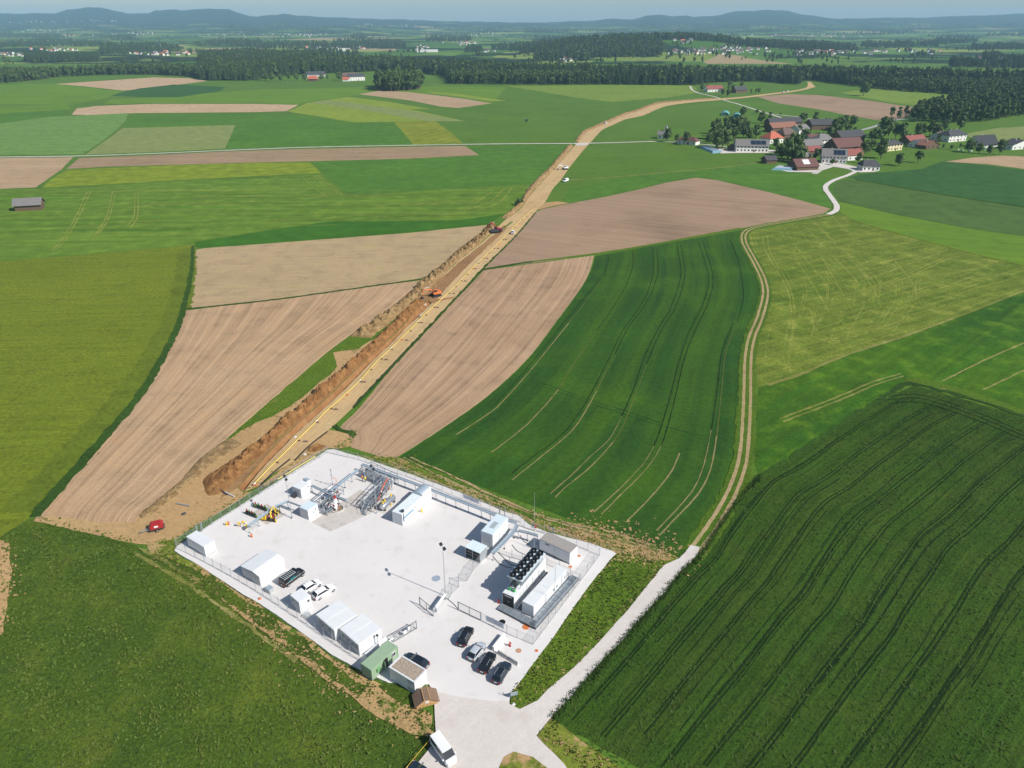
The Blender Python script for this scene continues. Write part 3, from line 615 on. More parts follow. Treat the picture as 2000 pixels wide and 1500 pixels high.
patches('soil_patches', [[(1130, 1034), (1200, 1052), (1300, 1084)], [(1190, 1060), (1260, 1078), (1310, 1084)]], 3.2, 900, .1, .6, 'sandgreen', 10.6, 15)
patches('soil_patches', [[(1200, 1090), (1140, 1164), (1095, 1230), (1045, 1298), (1010, 1345), (998, 1372)], [(1010, 1384), (1050, 1362), (1130, 1290), (1210, 1200), (1290, 1108)], [(1060, 1440), (1120, 1470), (1180, 1500)]], .6, 500, .06, .32, 'sandgreen', 10.6, 6)
patches('grass_patches', [[(440, 862), (500, 822), (556, 800), (615, 752), (655, 722), (700, 682)], [(68, 1018), (190, 1046), (266, 1064)], [(366, 520), (352, 610), (318, 680), (255, 795), (140, 930)]], 0.9, 700, .1, .5, 'verge', 10.5, 7)
patches('soil_patches', [[(0, 1060), (20, 1110), (12, 1180), (2, 1235)], [(270, 1010), (330, 1000), (390, 985), (440, 980), (470, 968)]], 1.1, 300, .1, .5, 'sand', 10.6, 8)
# ---- compound floor: raised gravel slab, then the concrete pads
YARD = [(640, 880), (652, 879), (700, 893), (800, 927), (900, 964), (985, 1001), (1012, 1008), (1034, 1026), (1062, 1039), (1150, 1062), (1198, 1079), (1203, 1083), (1190, 1096), (1140, 1160), (1095, 1224), (1045, 1294), (1012, 1338), (996, 1356), (994, 1370), (960, 1372), (880, 1360), (846, 1352), (838, 1338), (760, 1335), (700, 1308), (650, 1281), (600, 1246), (540, 1201), (480, 1165), (380, 1101), (341, 1077), (346, 1068), (420, 1020), (530, 950)]
yard = sheet('gravel_yard', YARD, L['gravel'], 11.5, 0.16, step=0.8)
bm = bmesh.new(); bm.from_mesh(yard.data)
r_ = bmesh.ops.extrude_edge_only(bm, edges=[e for e in bm.edges if e.is_boundary])
for v_ in [g for g in r_['geom'] if isinstance(g, bmesh.types.BMVert)]: v_.co.z = -0.05
bm.normal_update(); bm.to_mesh(yard.data); bm.free()
YZ = 11.5 * LV + 0.03
for px in ([(609, 1022), (704, 958), (768, 985), (646, 1040)], [(490, 1006), (522, 985), (554, 1010), (521, 1027)]):
    sheet('concrete_pad', px, L['pad'], 12.4, 0.02)
# ------------------------------------------------------------------ pipeline strip: trench, spoil heaps, haul road
def grid_mesh(name, rows, mat, uv=None, smooth=True, parent=None, kind='structure'):
    nr, nc = len(rows), len(rows[0]); v = [tuple(p) for r in rows for p in r]
    f = [(i * nc + j, i * nc + j + 1, (i + 1) * nc + j + 1, (i + 1) * nc + j) for i in range(nr - 1) for j in range(nc - 1)]
    me = bpy.data.meshes.new(name); me.from_pydata(v, [], f); me.materials.append(mat)
    bm = bmesh.new(); bm.from_mesh(me)
    s = sum(q.calc_center_median().z * 0 + (q.normal_update() or q.normal.z) for q in bm.faces)
    if s < 0: bmesh.ops.reverse_faces(bm, faces=bm.faces)
    bm.to_mesh(me); bm.free()
    if smooth: me.polygons.foreach_set('use_smooth', [True] * len(me.polygons))
    o = bpy.data.objects.new(name, me); COL.objects.link(o)
    if parent: o.parent = parent
    else: o['kind'] = kind
    return o
n = NT('spoil_clay', 0.95, 0, 0.1); p = n.pos()
c = n.mix(n.ramp(n.noise(p, 0.5, 4, 0.65), [(0.35, 0.0), (0.65, 1.0)]), A(134, 94, 58), A(182, 136, 86))
c = n.mix(n.ramp(n.noise(p, 1.7, 4, 0.7), [(0.55, 0.0), (0.75, 0.8)]), c, A(112, 78, 46))
n.bump(n.noise(p, 1.6, 5, 0.7), 0.9, 0.5); M_SPOIL = n.col(c)
n = NT('topsoil_heap', 0.95, 0, 0.1); p = n.pos()
c = n.mix(n.ramp(n.noise(p, 0.45, 4, 0.65), [(0.35, 0.0), (0.65, 1.0)]), A(146, 118, 80), A(190, 160, 114))
c = n.mix(n.ramp(n.noise(p, 1.3, 4, 0.7), [(0.52, 0.0), (0.72, 0.8)]), c, A(96, 78, 50))
n.bump(n.noise(p, 1.4, 5, 0.7), 0.9, 0.5); M_TOP = n.col(c)
n = NT('trench_clay', 0.95, 0, 0.1); p = n.pos()
c = n.mix(n.ramp(n.noise(p, 0.3, 4, 0.6), [(0.35, 0.0), (0.65, 1.0)]), A(158, 112, 72), A(178, 134, 90))
n.bump(n.noise(p, 2.0, 4, 0.6), 0.5, 0.2); M_TRENCH = n.col(c)
# trench: sloped west side, floor, steep east side
rows = []
for i in range(NTR):
    a, b = tl[i], tr[i]; e = min(1, i / 6, (NTR - 1 - i) / 6); dpt = 2.1 * e
    r = []
    for t, dz in ((-0.03, 0.02), (0.0, 0.0), (0.12, -0.22), (0.32, -0.55), (0.55, -0.95), (0.75, -1.0), (0.9, -1.0), (0.96, -0.95), (1.0, 0.0), (1.02, 0.02)):
        q = a.lerp(b, t); nz = mnoise.noise(Vector((q.x, q.y, 0)) * 0.8) * 0.12 if 0 < t < 1 else 0
        r.append((q.x, q.y, dz * dpt + nz * e if dz < 0 else dz))
    rows.append(r)
grid_mesh('trench', rows, M_TRENCH)
def berm(name, left, right, h, mat, nt=13, step=0.55, lump=0.55, e0=8, e1=8, z0=0.12, rough=1.0):
    a = catmull([G(*p) for p in left], step); b = catmull([G(*p) for p in right], step)
    n = max(len(a), len(b)); a = resample(a, n); b = resample(b, n); rows = []
    for i in range(n):
        e = min(1, (i + 0.0) / e0, (n - 1 - i) / e1) ** 0.6
        r = []
        for j in range(nt):
            t = j / (nt - 1); q = a[i].lerp(b[i], t)
            s = max(0.0, math.sin(math.pi * t)) ** 0.8
            v = Vector((q.x, q.y, 0))
            heap = 0.72 + 0.42 * mnoise.noise(v * 0.22) + lump * mnoise.noise(v * 0.65) + lump * 0.55 * mnoise.noise(v * 1.7)
            d = mnoise.noise_vector(v * 0.5) * 0.35 * rough + mnoise.noise_vector(v * 0.13) * 0.7 * rough
            r.append((q.x + d.x, q.y + d.y, z0 + h * e * s * max(0.15, heap) if 0 < j < nt - 1 else -0.05))
        rows.append(r)
    return grid_mesh(name, rows, mat, smooth=False)
SPL = [(394, 940), (408, 928), (433, 913), (468, 890), (500, 866), (513, 858), (544, 831), (573, 805), (600, 780), (635, 752), (667, 727), (700, 693), (731, 664), (753, 645), (775, 624), (801, 599), (818, 585)]
SPR = [(404, 972), (436, 962), (466, 934), (500, 899), (533, 868), (573, 830), (606, 801), (640, 772), (676, 736), (707, 709), (740, 683), (761, 660), (780, 642), (800, 622), (814, 606), (826, 596), (832, 588)]
berm('spoil_heap', SPL, SPR, 2.5, M_SPOIL, nt=15, lump=0.5, e0=16)
TPL = [(680, 659), (700, 644), (740, 620), (775, 593), (801, 571), (820, 551), (840, 536), (873, 511), (900, 486), (930, 463), (955, 439), (965, 432)]
TPR = [(723, 660), (740, 647), (757, 635), (790, 608), (811, 592), (838, 566), (857, 547), (888, 517), (912, 496), (940, 473), (956, 459), (966, 448)]
berm('topsoil_heap', TPL, TPR, 2.4, M_TOP, nt=13, lump=0.65)
berm('topsoil_heap', [(978, 426), (996, 414), (1010, 402), (1014, 398), (1030, 370), (1047, 351), (1069, 332), (1088, 309), (1107, 287), (1112, 283)],
     [(990, 428), (1006, 416), (1022, 400), (1032, 386), (1043, 372), (1056, 358), (1078, 335), (1096, 314), (1117, 289), (1121, 284)], 1.9, M_TOP, nt=11, lump=0.5, step=0.8)
berm('topsoil_heap', [(1122, 277), (1137, 257), (1153, 250), (1172, 241), (1196, 231), (1220, 221), (1240, 216), (1282, 201), (1325, 197), (1400, 192)],
     [(1131, 277), (1147, 258), (1161, 252), (1182, 243), (1204, 233), (1224, 224), (1244, 219), (1285, 203.5), (1326, 199), (1400, 193.5)], 1.8, M_TOP, nt=7, lump=0.5, step=1.6)
berm('topsoil_heap', [(268, 1006), (288, 992), (318, 968), (352, 938), (372, 915), (395, 893), (428, 868), (446, 856)], [(275, 1014), (300, 1004), (340, 975), (372, 945), (392, 930), (418, 905), (450, 886), (478, 868)], 0.8, M_TOP, nt=15, lump=0.5)
berm('spoil_heap', [(598, 880), (606, 872), (620, 868), (636, 872)], [(604, 884), (616, 884), (628, 882), (640, 877)], 1.0, M_SPOIL, e0=4, e1=4)
# haul road and trodden clay
HL = [(497, 958), (515, 940), (536, 916), (556, 896), (573, 877), (609, 841), (633, 816), (667, 784), (701, 749), (732, 716), (760, 689), (793, 655), (817, 632), (845, 603), (870, 576), (890, 556), (926, 519), (967, 480), (996, 451), (1020, 427), (1030, 400), (1046, 376), (1060, 355), (1082, 332), (1100, 312), (1122, 286), (1134, 270), (1150, 256), (1172, 245), (1196, 234), (1222, 223), (1244, 218), (1285, 203), (1326, 198), (1410, 192.5), (1450, 189), (1500, 183), (1556, 176), (1576, 170), (1577, 160)]
HR = [(509, 950), (535, 925), (567, 900), (580, 898), (600, 877), (640, 845), (663, 821), (690, 796), (709, 775), (745, 737), (782, 697), (816, 661), (851, 624), (877, 594), (900, 571), (911, 559), (938, 530), (967, 500), (1008, 459), (1046, 413), (1063, 398), (1080, 369), (1096, 351), (1112, 328), (1136, 298), (1153, 279), (1172, 258), (1196, 245), (1220, 234), (1256, 226), (1300, 208), (1350, 200.5), (1410, 195.5), (1450, 192), (1500, 186), (1540, 180), (1570, 175), (1592, 170), (1588, 165), (1583, 160)]
hl = [(477, 962)] + TR[1:]
coons('haul_road', TR[:13] + [(810, 626), (830, 606), (844, 592)], [(509, 950), (540, 922), (580, 898), (620, 861), (655, 830), (690, 796), (709, 775), (745, 737), (782, 697), (816, 661), (851, 624), (877, 594), (890, 582)], 'haul', 8, nu=14)
coons('haul_road', [(836, 588), (858, 548), (888, 518), (914, 496), (942, 474), (960, 457), (985, 432), (1008, 416), (1024, 400), (1032, 387), (1056, 359), (1078, 336), (1096, 315), (1119, 289), (1131, 276), (1147, 258), (1161, 252), (1182, 243), (1204, 233), (1224, 224), (1244, 219), (1285, 203.5), (1326, 199), (1410, 192.5), (1450, 189), (1500, 183), (1556, 176), (1576, 170), (1577, 160)],
      [(892, 580), (911, 559), (938, 530), (967, 500), (1008, 459), (1030, 433), (1050, 410), (1063, 398), (1080, 369), (1096, 351), (1112, 328), (1136, 298), (1153, 279), (1172, 258), (1180, 252), (1196, 245), (1220, 234), (1238, 230), (1256, 226), (1300, 208), (1350, 200.5), (1410, 195.5), (1450, 192), (1500, 186), (1560, 178), (1592, 170), (1590, 167), (1586, 163), (1583, 160)], 'haul', 7.5, nu=14)
fieldpoly('trodden_soil', [(836, 588), (856, 551), (888, 520), (914, 499), (942, 478), (962, 461), (975, 452), (984, 440), (990, 446), (968, 468), (944, 490), (920, 514), (890, 545), (864, 572), (848, 594)], 'brownclay', 9, 0.6)
fieldpoly('bare_soil', [(806, 590), (822, 566), (850, 538), (900, 556), (890, 582), (852, 604), (842, 592), (836, 588)], 'brownclay', 3, 0.2)
fieldpoly('bench', [(430, 975), (436, 962), (466, 934), (500, 899), (533, 868), (573, 830), (606, 801), (640, 772), (676, 736), (707, 709), (740, 683), (761, 660), (780, 642), (800, 622), (814, 606), (830, 590), (838, 586)] + [(x - 0.5, y - 0.5) for x, y in reversed(TL[:-1])], 'brownclay', 4, 0.1)
fieldpoly('bare_soil', [(585, 895), (600, 878), (645, 841), (680, 845), (690, 872), (660, 878), (640, 876), (612, 893), (560, 925), (530, 945), (508, 957), (512, 948), (540, 925), (567, 900)], 'sand', 7, 0.4)
ribbon('grass_margin', [(690, 797), (709, 777), (745, 739), (782, 699), (816, 663), (851, 626), (877, 597), (900, 573), (911, 561), (938, 531), (967, 502), (1008, 461), (1046, 416)], (1.3, 0.8), L['hedge'], 10, jit=0.6)
ribbon('grass_margin', [(652, 832), (668, 842), (684, 846), (694, 852)], 1.6, L['hedge'], 10, jit=0.8)
fieldpoly('bare_soil', [(1050, 410), (1066, 396), (1090, 394), (1112, 397), (1080, 403), (1056, 409)], 'sand', 8, 0.3)
ribbon('grass_margin', [(983, 446), (992, 440), (1000, 434)], 1.2, L['verge'], 11, jit=0.3)
fieldpoly('road', [(1122, 281), (1150, 279), (1148, 284), (1126, 285)], 'lane', 12, 0.1)
# the dark silt fence at the edge of the haul road
M_SILT = paint('silt_fence_cloth', (0.02, 0.02, 0.02), 0.8)
def low_wall(name, label, px, h, t, mat, cat):
    c = catmull([G(*q) for q in px], 1.2); m = MB(); root = thing(name, label, cat, (c[0].x, c[0].y, 0.16))
    o = c[0]
    for a, b in zip(c[:-1], c[1:]):
        d = (b - a).normalized(); nm = Vector((-d.y, d.x)) * t / 2
        pts = [(a + nm - o), (b + nm - o), (b - nm - o), (a - nm - o)]
        m.prism([(q.x, q.y) for q in pts], 0, h)
    m.obj('cloth', mat, root)
    return root
low_wall('silt_fence', 'low black silt fence along the haul road beside the compound corner', [(577, 901), (588, 889), (600, 877), (620, 860), (640, 845)], 0.4, 0.12, M_SILT, 'fence')
low_wall('silt_fence', 'short black silt fence between yellow pipe end and white yard', [(510, 949), (535, 925), (552, 911), (567, 899)], 0.4, 0.12, M_SILT, 'fence')
low_wall('silt_fence', 'long thin black silt fence edging the far haul road by grey-brown field', [(690, 796), (709, 775), (745, 737), (782, 697), (816, 661)], 0.3, 0.10, M_SILT, 'fence')
# ------------------------------------------------------------------ country beyond the first woods: plain, low wooded rises, blue hills
RIDGE = [(-500, 36), (-200, 30), (0, 26), (115, 26), (140, 19), (178, 16), (210, 18), (259, 28), (297, 26), (308, 21), (343, 19), (367, 23), (385, 20), (455, 17.5), (469, 24), (497, 32), (539, 31), (563, 26), (588, 32), (650, 34), (696, 36), (772, 38), (825, 40), (895, 42), (965, 43), (1070, 44), (1140, 42), (1189, 38), (1238, 39), (1262, 30), (1283, 29), (1311, 33), (1336, 30), (1345, 33), (1401, 32), (1422, 25), (1457, 23), (1496, 22), (1524, 23), (1566, 30), (1629, 37), (1720, 36), (1825, 35), (1877, 32), (1965, 28), (2050, 26), (2300, 32), (2600, 38)]
NEARHILL = [(860, 110), (940, 98), (967, 96), (1063, 73), (1122, 65), (1210, 61), (1259, 60), (1350, 61), (1405, 66), (1457, 74), (1510, 76), (1597, 80), (1667, 87), (1720, 98), (1800, 110)]
def zray(x, y, Y):
    v = 750 - y; d = (x - 1000, CP * FPX + SP * v, -SP * FPX + CP * v)
    return CAM_H + d[2] * Y / d[1]
YR, YN = 11500.0, 2950.0
def interp(tab, x):
    return float(np.interp(x, [t[0] for t in tab], [t[1] for t in tab]))
def terr(X, Y):
    px = 1000 + FPX * X / (Y * CP + CAM_H * SP)
    px0 = px
    h = 0.0
    hr = zray(px, interp(RIDGE, px), YR) + 0
    rough = mnoise.fractal(Vector((X * 0.0012, Y * 0.0012, 3.1)), 0.9, 2.0, 4)
    s = (Y - YR) / (2600 if Y < YR else 1800)
    h += max(hr + 9 * mnoise.fractal(Vector((px * 0.035, Y * 0.0006, 2.2)), 0.8, 2.0, 4), 25) * math.exp(-s * s) * (1 + 0.10 * rough)
    hf = 60 + 45 * mnoise.noise(Vector((px * 0.006, 1.7, 0)))
    s2 = (Y - 7600) / 900
    h += max(0, hf * (0.5 + 0.5 * mnoise.noise(Vector((px * 0.004, 8.2, 0))))) * math.exp(-s2 * s2) * 0.6
    hn = zray(px, interp(NEARHILL, px), YN) - 22
    s3 = (Y - YN) / (520 if Y < YN else 420)
    h += max(0, hn) * math.exp(-s3 * s3)
    f = min(1, max(0, (Y - 2050) / 500))
    h += f * 7 * mnoise.fractal(Vector((X * 0.0011, Y * 0.0014, 0.3)), 1.0, 2.0, 3)
    return h * min(1, max(0, (Y - 2040) / 300))
n = NT('far_countryside', 0.95, 0, 0.1); p = n.pos()
wp = n.noise(p, 0.0016, 3, 0.5)
vv = n.n('ShaderNodeTexVoronoi', feature='F1'); n.put(vv.inputs['Vector'], n.mapv(p, (0.0042, 0.0026, 0), rot=(0, 0, 0.35))); vv.inputs['Scale'].default_value = 1.0
rv = n.n('ShaderNodeSeparateColor'); n.put(rv.inputs[0], vv.outputs[1])
c = n.ramp(rv.outputs[0], [(0.0, A(80, 120, 50)), (0.28, A(104, 140, 62)), (0.46, A(138, 158, 84)), (0.6, A(88, 128, 56)), (0.74, A(176, 156, 116)), (0.82, A(150, 168, 96)), (0.92, A(112, 146, 66))])
for e in n.t.nodes:
    if e.type == 'VALTORGB' and len(e.color_ramp.elements) == 7: e.color_ramp.interpolation = 'CONSTANT'
zz = n.n('ShaderNodeSeparateXYZ'); n.put(zz.inputs[0], p)
wood = n.math('ADD', n.noise(n.mapv(p, (1, 1.3, 0)), 0.0022, 5, 0.55), n.math('MULTIPLY', n.math('MINIMUM', zz.outputs[2], 160.0), 0.0020))
c = n.mix(n.ramp(wood, [(0.515, 0.0), (0.545, 1.0)]), c, A(38, 60, 40))
n.col(c); M_FAR = n.m
Ys = [2040 + 22 * k for k in range(30)] + [2700 + 45 * k for k in range(20)]
y = 3600.0
while y < 16500: Ys.append(y); y *= 1.028
rows = []
for Y in Ys:
    r = []
    for k in range(301):
        u = -1.25 + 2.5 * k / 300; X = u * Y
        r.append((X, Y, terr(X, Y) - (0.3 if Y < 2060 else 0)))
    rows.append(r)
grid_mesh('countryside', rows, M_FAR)
# ------------------------------------------------------------------ air
hz = NT('haze_air'); hz.t.nodes.remove(hz.b)
pv = hz.n('ShaderNodeVolumePrincipled'); pv.inputs['Density'].default_value = 0.000070
pv.inputs['Color'].default_value = (0.45, 0.74, 1.0, 1); pv.inputs['Anisotropy'].default_value = 0.0
hz.t.links.new(pv.outputs[0], [q for q in hz.t.nodes if q.type == 'OUTPUT_MATERIAL'][0].inputs['Volume'])
hm = MB().box(-23000, -700, -4, 23000, 17600, 335); hob = hm.obj('haze', hz.m); hob['kind'] = 'stuff'
# ------------------------------------------------------------------ trees
def leafmat(name, c1, c2, c3):
    n = NT(name, 0.8, 0, 0.15); p = n.pos()
    f = n.noise(p, 0.35, 3, 0.6)
    c = n.mix(n.ramp(f, [(0.35, 0.0), (0.65, 1.0)]), c1, c2)
    c = n.mix(n.math('MULTIPLY', n.rnd(), 0.55), c, c3)
    k = n.math('ADD', n.math('MULTIPLY', n.noise(p, 1.3, 2), 0.9), 0.55)
    return n.col(n.scale(c, k))
M_CON = leafmat('conifer_needles', (0.022, 0.045, 0.020), (0.038, 0.068, 0.028), (0.058, 0.088, 0.034))
M_BRO = leafmat('broadleaf_leaves', (0.045, 0.085, 0.024), (0.075, 0.118, 0.034), (0.095, 0.130, 0.045))
M_BRO2 = leafmat('pale_broadleaf_leaves', (0.060, 0.105, 0.036), (0.082, 0.125, 0.046), (0.070, 0.112, 0.050))
M_GAR = leafmat('garden_tree_leaves', (0.062, 0.112, 0.032), (0.095, 0.146, 0.046), (0.110, 0.150, 0.055))
M_BARK = paint('bark', (0.10, 0.075, 0.055), 0.9)
def conifer(seed, tiers=9, spikes=9):
    rd = random.Random(seed); m = MB(); m.cur = 1
    m.tube([(0, 0, 0), (0, 0, 0.5), (0, 0, 0.95)], [0.013, 0.010, 0.003], 5)
    m.cur = 0
    z0 = rd.uniform(0.10, 0.18)
    for t in range(tiers):
        f = t / (tiers - 1); z = z0 + (0.93 - z0) * f
        r = (0.165 * (1 - f) ** 0.8 + 0.012) * rd.uniform(0.85, 1.15); hgt = 0.17 * (1 - 0.45 * f)
        v = [(0, 0, min(1.0, z + hgt))]; fs = []; off = rd.random() * 6
        for k in range(spikes * 2):
            a = off + math.pi * k / spikes; rr = r * (rd.uniform(0.85, 1.2) if k % 2 == 0 else rd.uniform(0.42, 0.6))
            v.append((rr * math.cos(a), rr * math.sin(a), z - 0.05 * (1 if k % 2 == 0 else 0.2) + rd.uniform(-.012, .012)))
        for k in range(spikes * 2): fs.append((0, 1 + k, 1 + (k + 1) % (spikes * 2)))
        m.add(v, fs)
    return m
def crown(seed, n_leaf=420, lobes=9, hz0=0.22, wid=0.36, leaf=0.055):
    """crown of a broadleaf tree of height 1: uneven lobes filled with leaf clumps"""
    rd = random.Random(seed); m = MB(); L_ = []
    for i in range(lobes):
        a = rd.uniform(0, 6.28); f = rd.random(); z = hz0 + 0.12 + (0.72 - hz0) * f
        rr = wid * 0.62 * math.sin(math.pi * min(0.95, 0.25 + 0.6 * f)) * rd.uniform(0.5, 1.1)
        L_.append((Vector((rr * math.cos(a), rr * math.sin(a), z)), wid * rd.uniform(0.38, 0.6) * (1.0 - 0.35 * f)))
    L_.append((Vector((0, 0, 0.5)), wid * 0.7)); L_.append((Vector((0, 0, 0.78)), wid * 0.5))
    for c, r in L_:     # inner clumps
        bm = bmesh.new(); bmesh.ops.create_icosphere(bm, subdivisions=1, radius=r * 0.8)
        for v in bm.verts: v.co *= rd.uniform(0.75, 1.15)
        bm.verts.ensure_lookup_table()
        m.add([c + v.co for v in bm.verts], [tuple(v.index for v in f.verts) for f in bm.faces]); bm.free()
    for i in range(n_leaf):
        c, r = rd.choice(L_)
        d = Vector((rd.gauss(0, 1), rd.gauss(0, 1), rd.gauss(0, 1) + 0.25)).normalized()
        p = c + d * r * rd.uniform(0.75, 1.12)
        if p.z < hz0 * 0.8: continue
        nrm = (d + Vector((rd.gauss(0, .6), rd.gauss(0, .6), rd.gauss(0, .6)))).normalized()
        t = nrm.orthogonal().normalized(); b = nrm.cross(t); s = leaf * rd.uniform(0.6, 1.4)
        m.add([p + t * s, p + b * s * 0.8, p - t * s, p - b * s * 0.8], [(0, 1, 2, 3)])
    return m
def trunk(seed, h=0.5, r=0.022):
    rd = random.Random(seed); m = MB()
    m.tube([(0, 0, -0.02), (0.005, 0, 0.15), (0, 0.006, h)], [r * 1.3, r, r * 0.5], 7)
    for i in range(5):
        a = rd.uniform(0, 6.28); z = rd.uniform(0.2, h * 0.8); q = rd.uniform(0.12, 0.24)
        m.tube([(0, 0, z), (q * .5 * math.cos(a), q * .5 * math.sin(a), z + 0.08), (q * math.cos(a), q * math.sin(a), z + 0.2)], [r * .5, r * .35, r * .12], 5)
    return m
def one_mesh(name, cm, tm, mats):
    m = MB(); m.add(cm.v, cm.f); m.cur = 1; m.add(tm.v, tm.f)
    return m.mesh(name, mats)
CON = [conifer(s).mesh('conifer_tree', [M_CON, M_BARK]) for s in (1, 2, 3)]
BRO = [one_mesh('broadleaf_tree', crown(s, 170, 7, 0.12, 0.30, 0.075), trunk(s), [M_BRO, M_BARK]) for s in (11, 12, 13)]
TRUNKS = [trunk(s).mesh('trunk', M_BARK) for s in (21, 22, 23)]
CROWN_A = [crown(s, 460, 9, 0.2, w_, 0.05).mesh('crown', M_GAR) for s, w_ in ((31, .36), (32, .40), (33, .33), (34, .44))]
CROWN_B = [crown(s, 460, 9, 0.2, w_, 0.05).mesh('crown', M_BRO2) for s, w_ in ((41, .36), (42, .30))]
CROWN_T = [crown(s, 460, 9, 0.1, .20, 0.045).mesh('crown', M_GAR) for s in (51, 52)]
_ZT = np.array([[p[2] for p in r] for r in rows]); _YA = np.array(Ys)
def ground_z(X, Y):
    if Y <= 2040: return 0.0
    i = int(np.searchsorted(_YA, Y)); i = min(max(i, 1), len(Ys) - 1); t = (Y - Ys[i - 1]) / (Ys[i] - Ys[i - 1])
    k = (X / Y + 1.25) / 2.5 * 300; k = min(max(k, 0), 299.999); a = int(k); f = k - a
    lo = _ZT[i - 1, a] * (1 - f) + _ZT[i - 1, a + 1] * f; hi = _ZT[i, a] * (1 - f) + _ZT[i, a + 1] * f
    return float(lo * (1 - t) + hi * t)
def hit(x, y):
    v = 750 - y; d = Vector(((x - 1000), CP * FPX + SP * v, -SP * FPX + CP * v))
    d = d / d.y
    k = (d.x + 1.25) / 2.5 * 300; k = min(max(k, 0), 299.999); a = int(k); f = k - a
    if CAM_H + d.z * 2040 <= 0: Y = -CAM_H / d.z; return Vector((d.x * Y, Y, 0.0))
    zc = _ZT[:, a] * (1 - f) + _ZT[:, a + 1] * f; below = np.nonzero(CAM_H + d.z * _YA <= zc)[0]
    i = int(below[0]) if len(below) else len(Ys) - 1
    if i == 0: Y = Ys[0]
    else:
        g0 = CAM_H + d.z * Ys[i - 1] - zc[i - 1]; g1 = CAM_H + d.z * Ys[i] - zc[i]; Y = Ys[i - 1] + (Ys[i] - Ys[i - 1]) * (g0 / max(1e-6, g0 - g1))
    return Vector((d.x * Y, Y, ground_z(d.x * Y, Y)))
def inside(p, poly):
    c = False; n = len(poly); j = n - 1
    for i in range(n):
        a, b = poly[i], poly[j]
        if (a[1] > p[1]) != (b[1] > p[1]) and p[0] < (b[0] - a[0]) * (p[1] - a[1]) / (b[1] - a[1]) + a[0]: c = not c
        j = i
    return c
rdt = random.Random(5)
def fill(px, sp):
    poly = [tuple(G(x, y).xy) for x, y in px]
    x0, x1 = min(p[0] for p in poly), max(p[0] for p in poly); y0, y1 = min(p[1] for p in poly), max(p[1] for p in poly)
    out = []; X = x0
    while X < x1:
        Y = y0
        while Y < y1:
            q = (X + rdt.uniform(-.45, .45) * sp, Y + rdt.uniform(-.45, .45) * sp)
            if abs(q[0]) < 0.80 * q[1] + 40 and inside(q, poly): out.append(q)
            Y += sp
        X += sp
    return out
WOOD_W = [(-300, 168), (0, 163), (60, 158), (120, 150), (200, 147), (300, 146), (372, 150), (400, 156), (470, 157), (470, 146), (390, 141), (250, 141), (130, 148), (60, 150), (0, 148), (-300, 146)]
WOOD_M = [(388, 157), (470, 158), (500, 157), (545, 149), (600, 145), (700, 141), (735, 139), (830, 143), (868, 150), (880, 164), (1000, 165.5), (1180, 165.5), (1345, 166.5), (1345, 150), (1200, 149), (1100, 147), (1000, 143), (850, 133), (700, 126), (600, 117), (480, 108), (390, 114)]
WOOD_E = [(1345, 166.5), (1362, 167), (1390, 162), (1480, 159), (1560, 166), (1570, 159), (1592, 157), (1640, 165), (1700, 172), (1750, 177), (1800, 181), (1883, 187), (1880, 197), (1830, 207), (1797, 218), (1779, 233), (1792, 239), (1850, 241), (1930, 238), (2000, 226), (2350, 195), (2350, 150), (2000, 162), (1850, 157), (1700, 152), (1600, 150), (1345, 150)]
GROVE = [(737, 177), (770, 179), (822, 175), (822, 166), (780, 163), (740, 168)]
BLOCK = [(50, 121), (196, 121), (196, 115), (50, 115)]
pts = []   # x, y, z, kind, height
for q in fill(WOOD_W, 7.5): pts.append((q[0], q[1], 0, 'b' if rdt.random() < 0.6 else 'c', rdt.uniform(15, 22)))
for q in fill(WOOD_M, 8.0):
    x, y = px_of((q[0], q[1], 0)); lightband = 880 < x < 1180 and y > 155
    k = 'c' if rdt.random() < (0.55 if lightband else 0.9) else 'b'
    pts.append((q[0], q[1], 0, k, rdt.uniform(17, 22) if lightband else rdt.uniform(20, 29)))
for q in fill(WOOD_E, 7.5):
    x, y = px_of((q[0], q[1], 0)); low = x > 1630 and y > 166 + 6 * mnoise.noise(Vector((x * .02, 0, 0)))
    k = 'c' if rdt.random() < (0.25 if low else 0.85) else 'b'
    pts.append((q[0], q[1], 0, k, rdt.uniform(11, 17) if low else rdt.uniform(18, 27)))
for q in fill(GROVE, 6.0): pts.append((q[0], q[1], 0, 'b', rdt.uniform(22, 29)))
for q in fill(BLOCK, 6.5): pts.append((q[0], q[1], 0, 'c', rdt.uniform(20, 25)))
